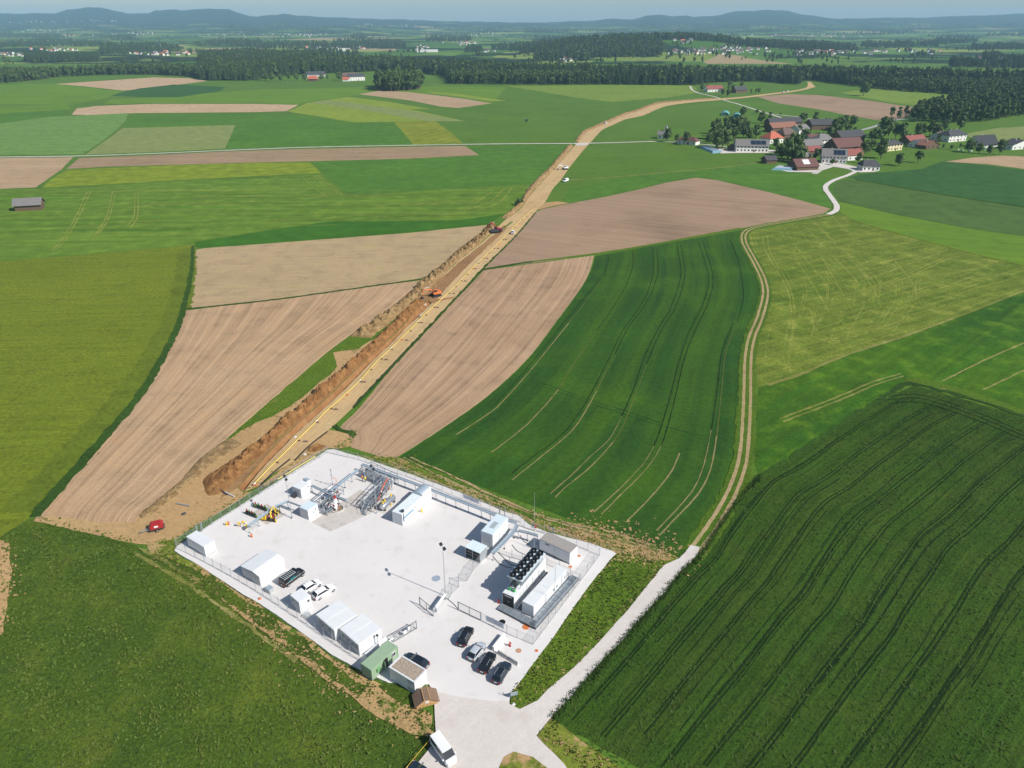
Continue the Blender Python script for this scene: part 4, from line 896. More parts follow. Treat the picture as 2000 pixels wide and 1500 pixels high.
FARW = [([(0, 96), (30, 93), (120, 91), (200, 93), (200, 86), (120, 80), (30, 84), (0, 88)], 420), ([(196, 106), (280, 104), (350, 102), (352, 95), (280, 88), (196, 92)], 420), ([(376, 92), (440, 90), (510, 92), (510, 82), (440, 80)], 260), ([(500, 97), (600, 94), (700, 98), (700, 88), (600, 86), (500, 86)], 420), ([(0, 72), (28, 72), (24, 60), (0, 58)], 90), ([(650, 95), (720, 96), (793, 94), (790, 84), (720, 80), (650, 84)], 420), ([(832, 82), (880, 83), (922, 80), (915, 72), (860, 70), (832, 74)], 260), ([(908, 103), (942, 103), (940, 97), (912, 97)], 70),
        ([(1679, 94), (1740, 94), (1832, 92), (1832, 87), (1740, 86), (1679, 88)], 260), ([(1806, 88), (1860, 88), (1912, 82), (1890, 76), (1830, 78)], 200), ([(1895, 98), (2000, 98), (2000, 90), (1895, 92)], 260), ([(1915, 118), (1948, 118), (1945, 110), (1918, 110)], 60), ([(1960, 126), (2000, 128), (2000, 118), (1965, 118)], 70), ([(1850, 132), (2000, 135), (2000, 128), (1860, 126)], 160),
        ([(960, 98), (1052, 104), (1100, 112), (1196, 113), (1290, 108), (1300, 92), (1270, 84), (1280, 74), (1262, 66), (1210, 68), (1120, 73), (1063, 82), (967, 95)], 2600), ([(1295, 70), (1350, 70), (1450, 84), (1520, 84), (1597, 86), (1667, 93), (1678, 101), (1560, 100), (1520, 94), (1450, 92), (1400, 82), (1330, 78)], 1500), ([(1040, 118), (1090, 118), (1150, 120), (1150, 113), (1050, 110)], 160), ([(540, 104), (640, 110), (700, 112), (700, 106), (600, 102)], 120)]
for poly, cnt in FARW:
    x0, x1 = min(p[0] for p in poly), max(p[0] for p in poly); y0, y1 = min(p[1] for p in poly), max(p[1] for p in poly); k = 0; g = 0
    while k < cnt and g < cnt * 8:
        g += 1; x, y = rdt.uniform(x0, x1), rdt.uniform(y0, y1)
        if inside((x, y), poly):
            h = hit(x, y); k += 1
            pts.append((h.x, h.y, h.z - 0.5, 'c' if rdt.random() < 0.8 else 'b', rdt.uniform(17, 26)))
for i in range(60):
    cx0, cy0 = rdt.uniform(-20, 2020), rdt.uniform(47, 78); rx, ry = rdt.uniform(18, 75), rdt.uniform(.5, 2.2)
    for j in range(60):
        x, y = cx0 + rdt.gauss(0, rx * .6), cy0 + rdt.gauss(0, ry * .6)
        if y < 46: continue
        h = hit(x, y); pts.append((h.x, h.y, h.z - 1, 'c' if rdt.random() < .75 else 'b', rdt.uniform(17, 27)))
# hedgerow and orchard clumps out on the plain
for i in range(260):
    x, y = rdt.uniform(0, 2000), rdt.uniform(50, 128); h = hit(x, y)
    if h.y < 1900 and 0 < x < 2000 and not (x < 400 and y < 140): continue
    for j in range(rdt.randint(2, 7)):
        dx, dy = rdt.gauss(0, 22), rdt.gauss(0, 14)
        pts.append((h.x + dx, h.y + dy, ground_z(h.x + dx, h.y + dy) - 0.5, 'b', rdt.uniform(9, 17)))
pts.sort(key=lambda t: t[1])
seen = [t for t in pts if abs(t[0]) < 0.735 * t[1]]
near = set(id(t) for t in seen[:290])
def zone(x, y):
    if 725 < x < 835 and y > 158: return 'square grove in the left fields', 'trees of the grove in the left fields'
    if x > 1770 and y > 193: return 'right-hand wood behind the village', 'trees along the right-hand wood'
    if x > 1625: return 'low tree row above the long right meadow', 'trees of the low row above the right meadow'
    if x > 1330: return 'dark wood above the upper farm', 'trees along the wood above the upper farm'
    if x > 860: return 'long wood in the centre beyond the fields', 'trees along the central wood'
    return 'wood behind the left-hand fields', 'trees along the left-hand wood'
for t in pts:
    if id(t) in near:
        zn, gr = zone(*px_of(t[:3])); con_ = t[3] == 'c'
        o = link('conifer_tree' if con_ else 'broadleaf_tree', (CON if con_ else BRO)[rdt.randrange(3)], None, t[:3], rdt.uniform(0, 6.28))
        wd = t[4] * rdt.uniform(0.85, 1.15); o.scale = (wd, wd, t[4])
        tag(o, ('dark pointed conifer in the front of the ' if con_ else 'rounded leafy tree in the front of the ') + zn, 'tree', ('conifer ' if con_ else 'leafy ') + gr)
def scatter(name, P, meshes):
    """many trees as one object: points that each carry an instanced tree"""
    coll = bpy.data.collections.new(name + '_kinds')
    for i, me in enumerate(meshes):
        o = bpy.data.objects.new(name + '_kind', me); coll.objects.link(o)
    me = bpy.data.meshes.new(name); me.from_pydata([t[:3] for t in P], [], [])
    at = me.attributes.new('size', 'FLOAT', 'POINT'); at.data.foreach_set('value', [t[4] for t in P])
    o = bpy.data.objects.new(name, me); COL.objects.link(o); o['kind'] = 'stuff'
    ng = bpy.data.node_groups.new(name, 'GeometryNodeTree')
    ng.interface.new_socket('Geometry', in_out='INPUT', socket_type='NodeSocketGeometry')
    ng.interface.new_socket('Geometry', in_out='OUTPUT', socket_type='NodeSocketGeometry')
    N = ng.nodes.new; l = ng.links.new
    gi, go = N('NodeGroupInput'), N('NodeGroupOutput')
    mp = N('GeometryNodeMeshToPoints'); iop = N('GeometryNodeInstanceOnPoints'); ci = N('GeometryNodeCollectionInfo')
    ci.inputs['Collection'].default_value = coll; ci.inputs['Separate Children'].default_value = True; ci.inputs['Reset Children'].default_value = True
    ri = N('FunctionNodeRandomValue'); ri.data_type = 'INT'; ri.inputs[4].default_value = 0; ri.inputs[5].default_value = len(meshes) - 1
    rv_ = N('FunctionNodeRandomValue'); rv_.data_type = 'FLOAT_VECTOR'; rv_.inputs[0].default_value = (-0.04, -0.04, 0); rv_.inputs[1].default_value = (0.04, 0.04, 6.28)
    na = N('GeometryNodeInputNamedAttribute'); na.data_type = 'FLOAT'; na.inputs[0].default_value = 'size'
    l(gi.outputs[0], mp.inputs[0]); l(mp.outputs[0], iop.inputs['Points']); l(ci.outputs[0], iop.inputs['Instance'])
    iop.inputs['Pick Instance'].default_value = True
    l(ri.outputs[2], iop.inputs['Instance Index']); l(rv_.outputs[0], iop.inputs['Rotation']); l(na.outputs[0], iop.inputs['Scale'])
    l(iop.outputs[0], go.inputs[0])
    md = o.modifiers.new('trees', 'NODES'); md.node_group = ng
    return o
rest = [t for t in pts if id(t) not in near]
scatter('conifer_wood', [t for t in rest if t[3] == 'c'], CON)
scatter('broadleaf_wood', [t for t in rest if t[3] == 'b'], BRO)
# ------------------------------------------------------------------ compound: shared builders
WHITE = paint('white_panel', (0.70, 0.71, 0.72), 0.45, dirt=0.05)
WHITE2 = paint('off_white_panel', (0.62, 0.64, 0.65), 0.5, dirt=0.08)
ROOFW = paint('white_roof_sheet', (0.66, 0.68, 0.69), 0.5, dirt=0.12, dsc=0.6)
ROOFB = paint('pale_blue_roof_sheet', (0.58, 0.68, 0.72), 0.3, dirt=0.12)
GREYW = paint('grey_wall_sheet', (0.42, 0.44, 0.45), 0.5, 0.2)
STEEL = paint('galvanised_steel', (0.42, 0.46, 0.49), 0.42, 0.55, dirt=0.2)
STEELB = paint('bluish_steel_tray', (0.40, 0.48, 0.54), 0.45, 0.35, dirt=0.15)
DSTEEL = paint('dark_steel', (0.07, 0.08, 0.09), 0.5, 0.4)
BLACK = paint('black_paint', (0.012, 0.013, 0.015), 0.4)
RUBBER = paint('rubber', (0.016, 0.016, 0.017), 0.85)
GLASS = paint('dark_glass', (0.012, 0.016, 0.022), 0.06, 0.0, 0.9, dirt=0.0)
YELLOW = paint('yellow_paint', (0.72, 0.50, 0.04), 0.45)
ORANGE = paint('orange_paint', (0.58, 0.17, 0.05), 0.5)
RED = paint('red_paint', (0.36, 0.02, 0.02), 0.4)
BLUE = paint('blue_paint', (0.02, 0.16, 0.33), 0.4)
GREEN = paint('pale_green_paint', (0.27, 0.38, 0.25), 0.55, dirt=0.22, dsc=0.8)
GREEN2 = paint('green_machine_paint', (0.03, 0.35, 0.07), 0.4)
CONC = paint('concrete', (0.52, 0.51, 0.49), 0.85, dirt=0.2, bump=0.2)
WOOD = paint('light_timber', (0.48, 0.29, 0.13), 0.75, dirt=0.3)
WOODD = paint('weathered_timber', (0.16, 0.115, 0.085), 0.85, dirt=0.35)
WIRE = paint('fence_wire', (0.42, 0.45, 0.46), 0.45, 0.6)
def ang(a, b): d = b - a; return math.atan2(d.y, d.x)
def site(name, label, cat, F, Rr, group=None, z=None):
    z = YZ if z is None else z
    a, b = G(*F, z), G(*Rr, z)
    return thing(name, label, cat, a, ang(a, b), group)
def panel(root, name, mat, face, u0, u1, z0, z1, lx, ly, d=0.05, label=None):
    m = MB()
    if face == 'y0': m.box(u0, -d, z0, u1, 0.02, z1)
    elif face == 'x0': m.box(-d, u0, z0, 0.02, u1, z1)
    elif face == 'x1': m.box(lx - 0.02, u0, z0, lx + d, u1, z1)
    else: m.box(u0, ly - 0.02, z0, u1, ly + d, z1)
    o = m.obj(name, mat, root)
    if label: o['label'] = label
    return o
def window(root, face, u0, u1, z0, z1, lx, ly, fm=None, pm=None, bars=1):
    fm = fm or WHITE; fr = MB(); t = 0.07; d0, d1 = -0.06, 0.03
    def bx(a, b, c, e):
        if face == 'y0': fr.box(a, d0, c, b, d1, e)
        else: fr.box(d0, a, c, d1, b, e)
    bx(u0, u1, z0, z0 + t); bx(u0, u1, z1 - t, z1); bx(u0, u0 + t, z0 + t, z1 - t); bx(u1 - t, u1, z0 + t, z1 - t)
    for k in range(bars):
        c = u0 + (u1 - u0) * (k + 1) / (bars + 1); bx(c - t / 2, c + t / 2, z0 + t, z1 - t)
    w_ = fr.obj('window', fm, root)
    g = MB(); a, b, c, e = u0 + t, u1 - t, z0 + t, z1 - t
    if face == 'y0': g.box(a, -0.03, c, b, 0.01, e)
    else: g.box(-0.03, a, c, 0.01, b, e)
    g.obj('pane', pm or GLASS, w_)
    return w_
POSTM = {}
def container(root, lx, ly, h, wall=None, roof=None, frame=None, seams=(), ribs=True):
    wall = wall or WHITE; roof = roof or ROOFW; frame = frame or wall
    m = MB(); e = 0.04
    if ribs:     # corrugated walls: folded sheet all round
        ring = []
        def side(a, b, n):
            a, b = Vector(a), Vector(b); d = (b - a); k = max(2, int(d.length / 0.28)); nm = Vector((d.y, -d.x)).normalized() * 0.035
            for i in range(k):
                q = a + d * (i / k); ring.append(q if i % 2 else q - nm)
        side((e, e), (lx - e, e), 0); side((lx - e, e), (lx - e, ly - e), 0); side((lx - e, ly - e), (e, ly - e), 0); side((e, ly - e), (e, e), 0)
        m.prism([(q.x, q.y) for q in ring], 0.12, h - 0.06)
    else: m.box(e, e, 0.1, lx - e, ly - e, h - 0.06)
    m.obj('wall', wall, root)
    r = MB(); r.box(-0.02, -0.02, h - 0.08, lx + 0.02, ly + 0.02, h - 0.02); r.box(0.06, 0.06, h - 0.02, lx - 0.06, ly - 0.06, h + 0.015)
    rf = r.obj('roof', roof, root)
    for s in seams:
        q = MB()
        if s[0] == 'x': q.box(0.05, s[1] - 0.03, h + 0.01, lx - 0.05, s[1] + 0.03, h + 0.05)
        else: q.box(s[1] - 0.03, 0.05, h + 0.01, s[1] + 0.03, ly - 0.05, h + 0.05)
        q.obj('roof_seam', roof, rf)
    key = (round(h, 2), frame.name)
    if key not in POSTM: POSTM[key] = MB().box(-0.06, -0.06, 0.02, 0.06, 0.06, h - 0.05).mesh('corner_post', frame)
    for x in (0.045, lx - 0.045):
        for y_ in (0.045, ly - 0.045): link('corner_post', POSTM[key], root, (x, y_, 0))
    MB().box(-0.01, -0.01, 0.0, lx + 0.01, ly + 0.01, 0.14).obj('base_frame', STEEL, root)
def gable(root, lx, ly, h, hr, off, wall, roof, over=0.1):
    """walls with a pitched roof; ridge along local x at y = off"""
    m = MB(); m.prism([(0, 0.05), (ly, 0.05), (ly, h), (off, hr), (0, h)], 0, lx, 'x')
    m.obj('wall', wall, root)
    for a, b in (((-over, h - over * 0.3), (off, hr)), ((off, hr), (ly + over, h - over * 0.3))):
        q = MB(); q.prism([(a[0], a[1] + 0.02), (b[0], b[1] + 0.02), (b[0], b[1] + 0.07), (a[0], a[1] + 0.07)], -over, lx + over, 'x')
        q.obj('roof_panel', roof, root)
# ------------------------------------------------------------------ compound: cabins and containers
r = site('storage_container', 'white storage container in the far left corner of the yard', 'container', (403, 1088), (422, 1076))
container(r, 2.44, 6.06, 2.6); panel(r, 'door', WHITE, 'y0', 0.08, 1.20, 0.2, 2.45, 2.44, 6.06); panel(r, 'door', WHITE, 'y0', 1.24, 2.36, 0.2, 2.45, 2.44, 6.06)
for x in (0.5, 1.0, 1.5, 2.0):
    MB().tube([(x, -0.08, 0.25), (x, -0.08, 2.4)], 0.02, 6).obj('locking_bar', STEEL, r)
r = site('storage_shed', 'large white shed with a low pitched roof and grey end wall beside the black van', 'shed', (510, 1145), (557, 1111))
gable(r, 6.1, 5.4, 2.5, 2.85, 1.8, WHITE2, ROOFW)
panel(r, 'end_sheet', GREYW, 'x0', 0.05, 5.35, 0.1, 2.45, 6.1, 5.4, 0.03)
for k in range(1, 4): panel(r, 'wall_seam', STEEL, 'x0', 5.4 * k / 4 - 0.03, 5.4 * k / 4 + 0.03, 0.1, 2.5, 6.1, 5.4, 0.06)
panel(r, 'sign_plate', WHITE, 'y0', 1.6, 2.6, 1.0, 1.7, 6.1, 5.4, 0.04)
panel(r, 'roof_edge', STEEL, 'x0', 0.0, 5.4, 2.42, 2.52, 6.1, 5.4, 0.1)
r = site('cabinet', 'small grey cabinet with blue lid at the front corner of the large shed', 'cabinet', (527, 1161), (534, 1156))
MB().box(0, 0, 0, 1.0, 1.2, 1.0).obj('body', GREYW, r); MB().box(-.04, -.04, 1.0, 1.04, 1.24, 1.08).obj('lid', STEELB, r)
r = site('site_cabin', 'small tall white cabin with steps next to the two parked white cars', 'cabin', (588, 1199), (610, 1185))
container(r, 2.5, 3.0, 2.8, ribs=False, wall=WHITE)
window(r, 'y0', 1.7, 2.1, 1.7, 2.1, 2.5, 3.0, DSTEEL); window(r, 'x0', 2.1, 2.4, 1.8, 2.2, 2.5, 3.0, DSTEEL)
panel(r, 'door', WHITE2, 'y0', 0.25, 1.15, 0.2, 2.2, 2.5, 3.0); panel(r, 'side_panel_or_shade', GREYW, 'x0', 0.1, 2.9, 0.15, 2.7, 2.5, 3.0, 0.03)  # grey sheet over the white left side paints in its shade
r = site('access_steps', 'small grey metal steps in front of the tall white cabin door', 'steps', (593, 1207), (606, 1198))
for k in range(3): MB().box(0, -0.3 * k, 0.55 - 0.2 * k, 1.3, -0.3 * k + 0.26, 0.6 - 0.2 * k).obj('tread', STEEL, r)
for x in (0.02, 1.28): MB().tube([(x, -0.8, 0.02), (x, 0.3, 0.7)], 0.035, 6).obj('stringer', STEEL, r)
for i, (F, Rr, lb) in enumerate([((656, 1252), (697, 1224), 'white flat-roofed double cabin, farther of the matching pair along the fence'), ((703, 1281), (744, 1252), 'white flat-roofed double cabin, nearer of the matching pair, behind the green container')]):
    r = site('office_cabin', lb, 'cabin', F, Rr, 'matching double office cabins')
    lx, ly = 4.9, 5.5; container(r, lx, ly, 2.75, ribs=False, wall=WHITE, seams=(('x', ly / 2),))
    panel(r, 'side_panel_or_shade', GREYW, 'x0', 0.1, ly - 0.1, 0.15, 2.65, lx, ly, 0.03)  # left side is white too; the grey is its shade, put into colour
    for u in (([1.0, 1.1, 3.2, 4.1], [0.5, 1.5, 2.8, 4.2])[i]):
        window(r, 'x0', u, u + (0.9 if i == 0 and u < 2 else 0.75), 1.1, 2.05, lx, ly, WHITE2)
    panel(r, 'gutter', WHITE2, 'x0', 0, ly, 2.6, 2.72, lx, ly, 0.1)
    panel(r, 'door', WHITE2, 'y0', 3.4, 4.3, 0.2, 2.25, lx, ly, 0.04); MB().cyl((4.2, -0.1, 1.2), 0.04, 0.1, 8).obj('handle', STEEL, r)
r = site('corner_beacon', 'small post with dark camera head at the corner of the nearer double cabin', 'post', (739, 1263), (744, 1258))
MB().cyl((0, 0, 0), 0.05, 2.6, 8).obj('pole', STEEL, r); MB().box(-.15, -.2, 2.6, .15, .2, 2.85).obj('head', DSTEEL, r)
r = site('workshop_container', 'pale green site container with an open door and white framed window', 'container', (727, 1330), (779, 1283))
lx, ly = 6.3, 2.4; container(r, lx, ly, 2.55, wall=GREEN, roof=GREEN, frame=GREEN)
window(r, 'y0', 4.75, 5.65, 1.1, 2.1, lx, ly)
panel(r, 'doorway_dark', BLACK, 'y0', 2.95, 3.8, 0.15, 2.2, lx, ly, 0.03)  # black sheet on the solid wall paints the unlit inside of the open door
dm = MB(); dm.cbox((0, -0.42, 1.15), (0.05, 0.85, 2.0)); d_ = dm.obj('door', GREEN, r); d_.location = (2.93, -0.02, 0); d_.rotation_euler = (0, 0, R(-25)); MB().cyl((0.0, -0.72, 1.1), 0.05, 0.12, 8).obj('handle', STEEL, d_)
panel(r, 'fuse_box', paint('green_box', (0.14, 0.34, 0.13), 0.5), 'y0', 1.2, 1.9, 0.9, 1.7, lx, ly, 0.18); panel(r, 'corner_seam', GREEN, 'y0', 0.0, 0.12, 0.1, 2.5, lx, ly, 0.08)
r = site('timber_boards', 'long white boards lying on the ground behind the green container', 'boards', (716, 1283), (752, 1252))
for k in range(2): MB().box(0, 0.25 * k, 0, 5.0, 0.25 * k + 0.22, 0.5).obj('board', WHITE, r)
r = site('transformer_kiosk', 'white kiosk with gravel covered flat roof in front of the green container', 'kiosk', (811, 1356), (834, 1332))
lx, ly, h = 3.0, 5.5, 2.7
MB().box(0, 0, 0, lx, ly, h - 0.1).obj('wall', WHITE, r)
fm = MB()
for a in ((-.08, -.08, lx + .08, .2), (-.08, ly - .2, lx + .08, ly + .08), (-.08, .2, .2, ly - .2), (lx - .2, .2, lx + .08, ly - .2)): fm.box(a[0], a[1], h - 0.1, a[2], a[3], h + 0.14)
fm.obj('parapet', WHITE2, r)
n = NT('roof_gravel', 0.95); p = n.objc(); n.bump(n.noise(p, 9, 3, 0.7), 0.7, 0.08)
M_RG = n.col(n.mix(n.ramp(n.noise(p, 5, 4, 0.7), [(0.4, 0.0), (0.62, 1.0)]), (0.24, 0.19, 0.14), (0.46, 0.38, 0.30)))
MB().box(.2, .2, h - 0.12, lx - .2, ly - .2, h + 0.04).obj('gravel_bed', M_RG, r)
panel(r, 'louvre', STEELB, 'x0', 0.3, 1.5, 1.95, 2.4, lx, ly); panel(r, 'louvre', STEELB, 'x0', 0.3, 1.5, 0.4, 0.9, lx, ly); panel(r, 'door', WHITE2, 'x0', 0.25, 1.55, 0.95, 1.9, lx, ly); panel(r, 'corner_strip', DSTEEL, 'x0', 0.0, 0.1, 0.05, h - .1, lx, ly, 0.04)
# wooden hut: flat-topped gambrel roof, gable facing the camera
r = site('wooden_hut', 'small wooden hut with brown folded roof beside the entrance road', 'hut', (812, 1386), (857, 1374))
W_, D_, zt = 3.8, 2.2, 1.75
prof = [(0.15, 0.1), (W_ - 0.15, 0.1), (W_ - 0.15, 0.75), (2.35, zt - 0.08), (1.5, zt - 0.08), (0.15, 0.75)]
MB().prism(prof, 0, D_, 'y').obj('wall', WOOD, r)
SHING = paint('brown_shingles', (0.20, 0.13, 0.085), 0.85, dirt=0.4, dsc=2.5, bump=0.4)
for a, b in (((-0.15, 0.62), (1.5, zt)), ((1.5, zt), (2.35, zt)), ((2.35, zt), (W_ + 0.15, 0.62))):
    MB().prism([a, b, (b[0], b[1] + 0.09), (a[0], a[1] + 0.09)], -0.25, D_ + 0.2, 'y').obj('roof_panel', SHING, r)
for x in (1.45, 2.4): MB().box(x - 0.05, -0.28, zt + 0.05, x + 0.05, D_ + 0.22, zt + 0.14).obj('roof_batten', WOOD, r)
for k in range(6): MB().box(0.17 + 0.58 * k, -0.05, 0.12, 0.72 + 0.58 * k, 0.0, 0.72).obj('plank', WOOD, r)
MB().box(1.6, -0.08, 0.9, 2.2, -0.01, 1.25).obj('sign_plate', WHITE2, r)
for k, (F, Rr, lb) in enumerate([((590, 974), (608, 961), 'small white cabin with grey door side and dark vent, nearer the yellow pipes fence side'), ((604, 1016), (625, 1001), 'small white cabin with pale blue roof next to the stained concrete pad')]):
    r = site('control_cabin', lb, 'cabin', F, Rr); lx, ly = 2.9, (2.6, 2.6)[k]
    container(r, lx, ly, 2.6, ribs=False, wall=WHITE, roof=(ROOFW, ROOFB)[k])
    m = MB(); m.tube([(2.1 if k else 2.3, -0.03, 1.7 if k else 2.0), (2.1 if k else 2.3, 0.05, 1.7 if k else 2.0)], 0.17, 12); m.obj('vent', DSTEEL, r)
    if k == 0:
        panel(r, 'door', GREYW, 'x0', 0.4, 1.5, 0.15, 2.1, lx, ly); panel(r, 'side_panel_or_shade', GREYW, 'x0', 1.6, 2.5, 0.15, 2.4, lx, ly, 0.03)
    else:
        pl = panel(r, 'cover_plate', WHITE2, 'y0', 1.0, 1.75, 0.9, 1.8, lx, ly, 0.06)
        for j in range(3): MB().box(1.3, -0.09, 1.0 + 0.25 * j, 1.45, -0.05, 1.15 + 0.25 * j).obj('switch', DSTEEL, pl)
        panel(r, 'side_panel_or_shade', GREYW, 'x0', 0.1, 2.5, 0.15, 2.5, lx, ly, 0.03)  # shade of the white left face painted as a grey sheet
r = site('cooling_unit', 'small dark cooling box on the ground beside the white control cabin', 'cooling unit', (576, 974), (582, 970))
MB().box(0, 0, 0.1, 0.8, 1.0, 1.0).obj('case', DSTEEL, r); MB().tube([(0.4, -0.02, 0.55), (0.4, 0.02, 0.55)], 0.3, 12).obj('grille', BLACK, r)
r = site('pump_box', 'small box with sloping blue-grey lid behind the white control cabin', 'box', (600, 950), (607, 946))
MB().box(0, 0, 0, 1.1, 1.3, 1.3).obj('body', WHITE2, r); MB().prism([(0, 1.3), (1.1, 1.3), (1.1, 1.4), (0, 1.75)], 0, 1.3, 'y').obj('lid', STEELB, r)
r = site('process_container', 'long white container with a blue stripe and curved blue hood at its far end', 'container', (787, 1027), (843, 975))
lx, ly, h = 11.2, 2.7, 3.0; container(r, lx, ly, h, ribs=False, wall=WHITE, roof=paint('pale_roof', (0.66, 0.72, 0.72), 0.4), seams=(('y', 1.2), ('y', 7.6)))
panel(r, 'stripe', paint('stripe_blue', (0.02, 0.20, 0.38), 0.4), 'y0', 0.6, 4.2, 1.5, 1.85, lx, ly, 0.015)
m = MB(); ring = [(math.cos(t) * 1.3, h + math.sin(t) * 0.75) for t in [math.pi * k / 10 for k in range(11)]]
m.prism([(1.35 + a, b) for a, b in ring] , 7.7, 11.1, 'x'); m.obj('hood', STEELB, r, smooth=30)
m = MB(); m.box(7.7, -0.05, h, 11.15, 0.3, h + 0.5); m.obj('hood_front', WHITE, r)
MB().tube([(0.9, 0.3, h), (0.5, -0.05, h - 0.3), (0.35, -0.12, 1.6), (0.5, -0.1, 0.9)], 0.09, 7).obj('hose', DSTEEL, r)
MB().cyl((0.9, 0.5, h), 0.35, 0.5, 12).obj('roof_fan', DSTEEL, r); panel(r, 'end_panel', WHITE2, 'x0', 0.1, 2.6, 0.2, 2.9, lx, ly, 0.03); panel(r, 'hatch', STEEL, 'y0', 4.6, 4.95, 1.6, 2.2, lx, ly)
r = site('compressor_housing', 'tall white housing with a pale blue metal roof beside the pipe rack', 'housing', (962.5, 1072), (993, 1037))
lx, ly, h = 6.6, 2.8, 3.7; container(r, lx, ly, h, ribs=False, wall=WHITE, roof=ROOFB)
MB().box(1.8, 0.8, h + 0.01, 4.0, 1.9, h + 0.06).obj('roof_hatch', paint('stained_sheet', (0.34, 0.38, 0.40), 0.4), r)
for u in (1.4, 2.9, 4.4): panel(r, 'access_panel', WHITE2, 'y0', u, u + 1.1, 0.3, 2.6, lx, ly, 0.04)
panel(r, 'end_door', WHITE2, 'x0', 0.4, 2.4, 0.2, 3.0, lx, ly, 0.04)
r = site('gas_cage', 'grey metal cage with a ribbed roof and dark open bays', 'cage', (938, 1100), (950, 1088))
lx, ly, h = 2.5, 3.7, 2.6
MB().box(lx - 0.05, 0, 0, lx, ly, h).box(0, 0, 0, lx - .05, 0.05, h).box(0, ly - .05, 0, lx - .05, ly, h).obj('wall', STEEL, r)
for k in range(9): MB().prism([(0.02 + 0.42 * k, h), (0.36 + 0.42 * k, h), (0.30 + 0.42 * k, h + 0.12), (0.08 + 0.42 * k, h + 0.12)], -0.15, lx + 0.1, 'x').obj('roof_rib', ROOFB, r)
MB().box(-0.12, -0.05, h - 0.05, lx + 0.08, ly + 0.05, h).obj('roof', GREYW, r)
for y_ in (0.05, ly / 2, ly - 0.05): MB().box(-0.03, y_ - 0.05, 0, 0.07, y_ + 0.05, h - .05).obj('post', STEEL, r)
for y_ in (0.12, ly / 2 + 0.08):
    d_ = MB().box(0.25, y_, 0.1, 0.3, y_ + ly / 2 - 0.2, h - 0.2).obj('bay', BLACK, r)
    for z_ in (0.9, 1.7): MB().box(0.0, y_, z_, 0.05, y_ + ly / 2 - 0.2, z_ + 0.06).obj('bar', STEEL, d_)
r = site('switchgear_cabin', 'long white cabin with a flat grey roof in the right hand enclosure', 'cabin', (1112, 1102), (1128, 1086))
lx, ly, h = 3.0, 7.4, 2.9; container(r, lx, ly, h, ribs=False, wall=WHITE, roof=paint('grey_bitumen', (0.30, 0.28, 0.26), 0.85, dirt=0.12), frame=WHITE2)
panel(r, 'side_panel_or_shade', WHITE2, 'x0', 0.1, ly / 2 - 0.05, 0.2, 2.8, lx, ly, 0.03); panel(r, 'side_panel_or_shade', WHITE2, 'x0', ly / 2 + 0.05, ly - 0.1, 0.2, 2.8, lx, ly, 0.03); panel(r, 'vent', DSTEEL, 'x0', 5.0, 6.0, 2.2, 2.5, lx, ly, 0.05); panel(r, 'plinth', DSTEEL, 'x0', -0.05, ly, -0.02, 0.22, lx, ly, 0.06)
# fan cooler on its container
r = site('cooler_container', 'white container with dark end wall under the row of fans', 'container', (1004, 1190), (1066, 1113))
lx, ly, h = 12.6, 2.5, 3.0; container(r, lx, ly, h, ribs=False, wall=WHITE, roof=ROOFW, seams=(('x', 1.25),))
panel(r, 'end_panel', BLACK, 'x0', 0.06, 2.44, 0.15, 2.85, lx, ly, 0.05); panel(r, 'lamp_strip', WHITE, 'x0', 0.5, 2.0, 2.5, 2.65, lx, ly, 0.08); panel(r, 'meter', WHITE2, 'x0', 1.1, 1.3, 1.2, 1.4, lx, ly, 0.07)
for u in (2.2, 4.6, 7.0, 9.4): panel(r, 'side_door', WHITE2, 'y0', u, u + 1.1, 0.3, 2.5, lx, ly, 0.03)
coolr = r
cx = thing('fan_cooler', 'cooler bank of fourteen black fans on top of the white container', 'cooler', r.location + Vector((0, 0, h)), r.rotation_euler.z)
c0 = r.matrix_basis.inverted()
f0 = c0 @ G(1001.5, 1123.5, YZ + 5.3); f1 = c0 @ G(1043, 1076.5, YZ + 5.3); g0 = c0 @ G(1011, 1127.5, YZ + 5.3); g1 = c0 @ G(1052, 1081, YZ + 5.3)
zf = 5.3 - h; wy = max(1.5, ((f0 - g0).length + (f1 - g1).length) / 2); xa, xb = (f0.x + g0.x) / 2, (f1.x + g1.x) / 2; ya = (f0.y + f1.y) / 2; yb = ya - wy
pt = (xb - xa) / 6
MB().box(xa - pt / 2, yb - 0.85, zf - 0.12, xb + pt / 2, ya + 0.85, zf).obj('deck', ROOFB, cx)
MB().prism([(yb - .8, zf - .12), (ya + .8, zf - .12), ((ya + yb) / 2 + .35, 0.35), ((ya + yb) / 2 - .35, 0.35)], xa - pt / 2 + 0.1, xb + pt / 2, 'x').obj('coil', paint('coil_fins', (0.30, 0.33, 0.35), 0.5, 0.5, dirt=0.25), cx)
HUBM = MB().cyl((0, 0, 0.05), 0.11, 0.2, 10).mesh('hub', STEEL)
FANM = MB().ring((0, 0, 0), 0.62, 0.54, 0, 0.40, 20).mesh('fan_shroud', BLACK, smooth=40)
bl = MB()
for k in range(6):
    a = k * math.pi / 3; bl.add([(0.1 * math.cos(a), 0.1 * math.sin(a), 0.14), (0.52 * math.cos(a - .2), 0.52 * math.sin(a - .2), 0.10), (0.52 * math.cos(a + .25), 0.52 * math.sin(a + .25), 0.2)], [(0, 1, 2)])
BLM = bl.mesh('blades', DSTEEL); BKM = MB().cyl((0, 0, 0.01), 0.55, 0.03, 20).mesh('fan_well', BLACK)
for k in range(7):
    for y_ in (ya, yb):
        s_ = link('fan_shroud', FANM, cx, (xa + pt * k, y_, zf)); link('hub', HUBM, s_); link('blades', BLM, s_); link('fan_well', BKM, s_)
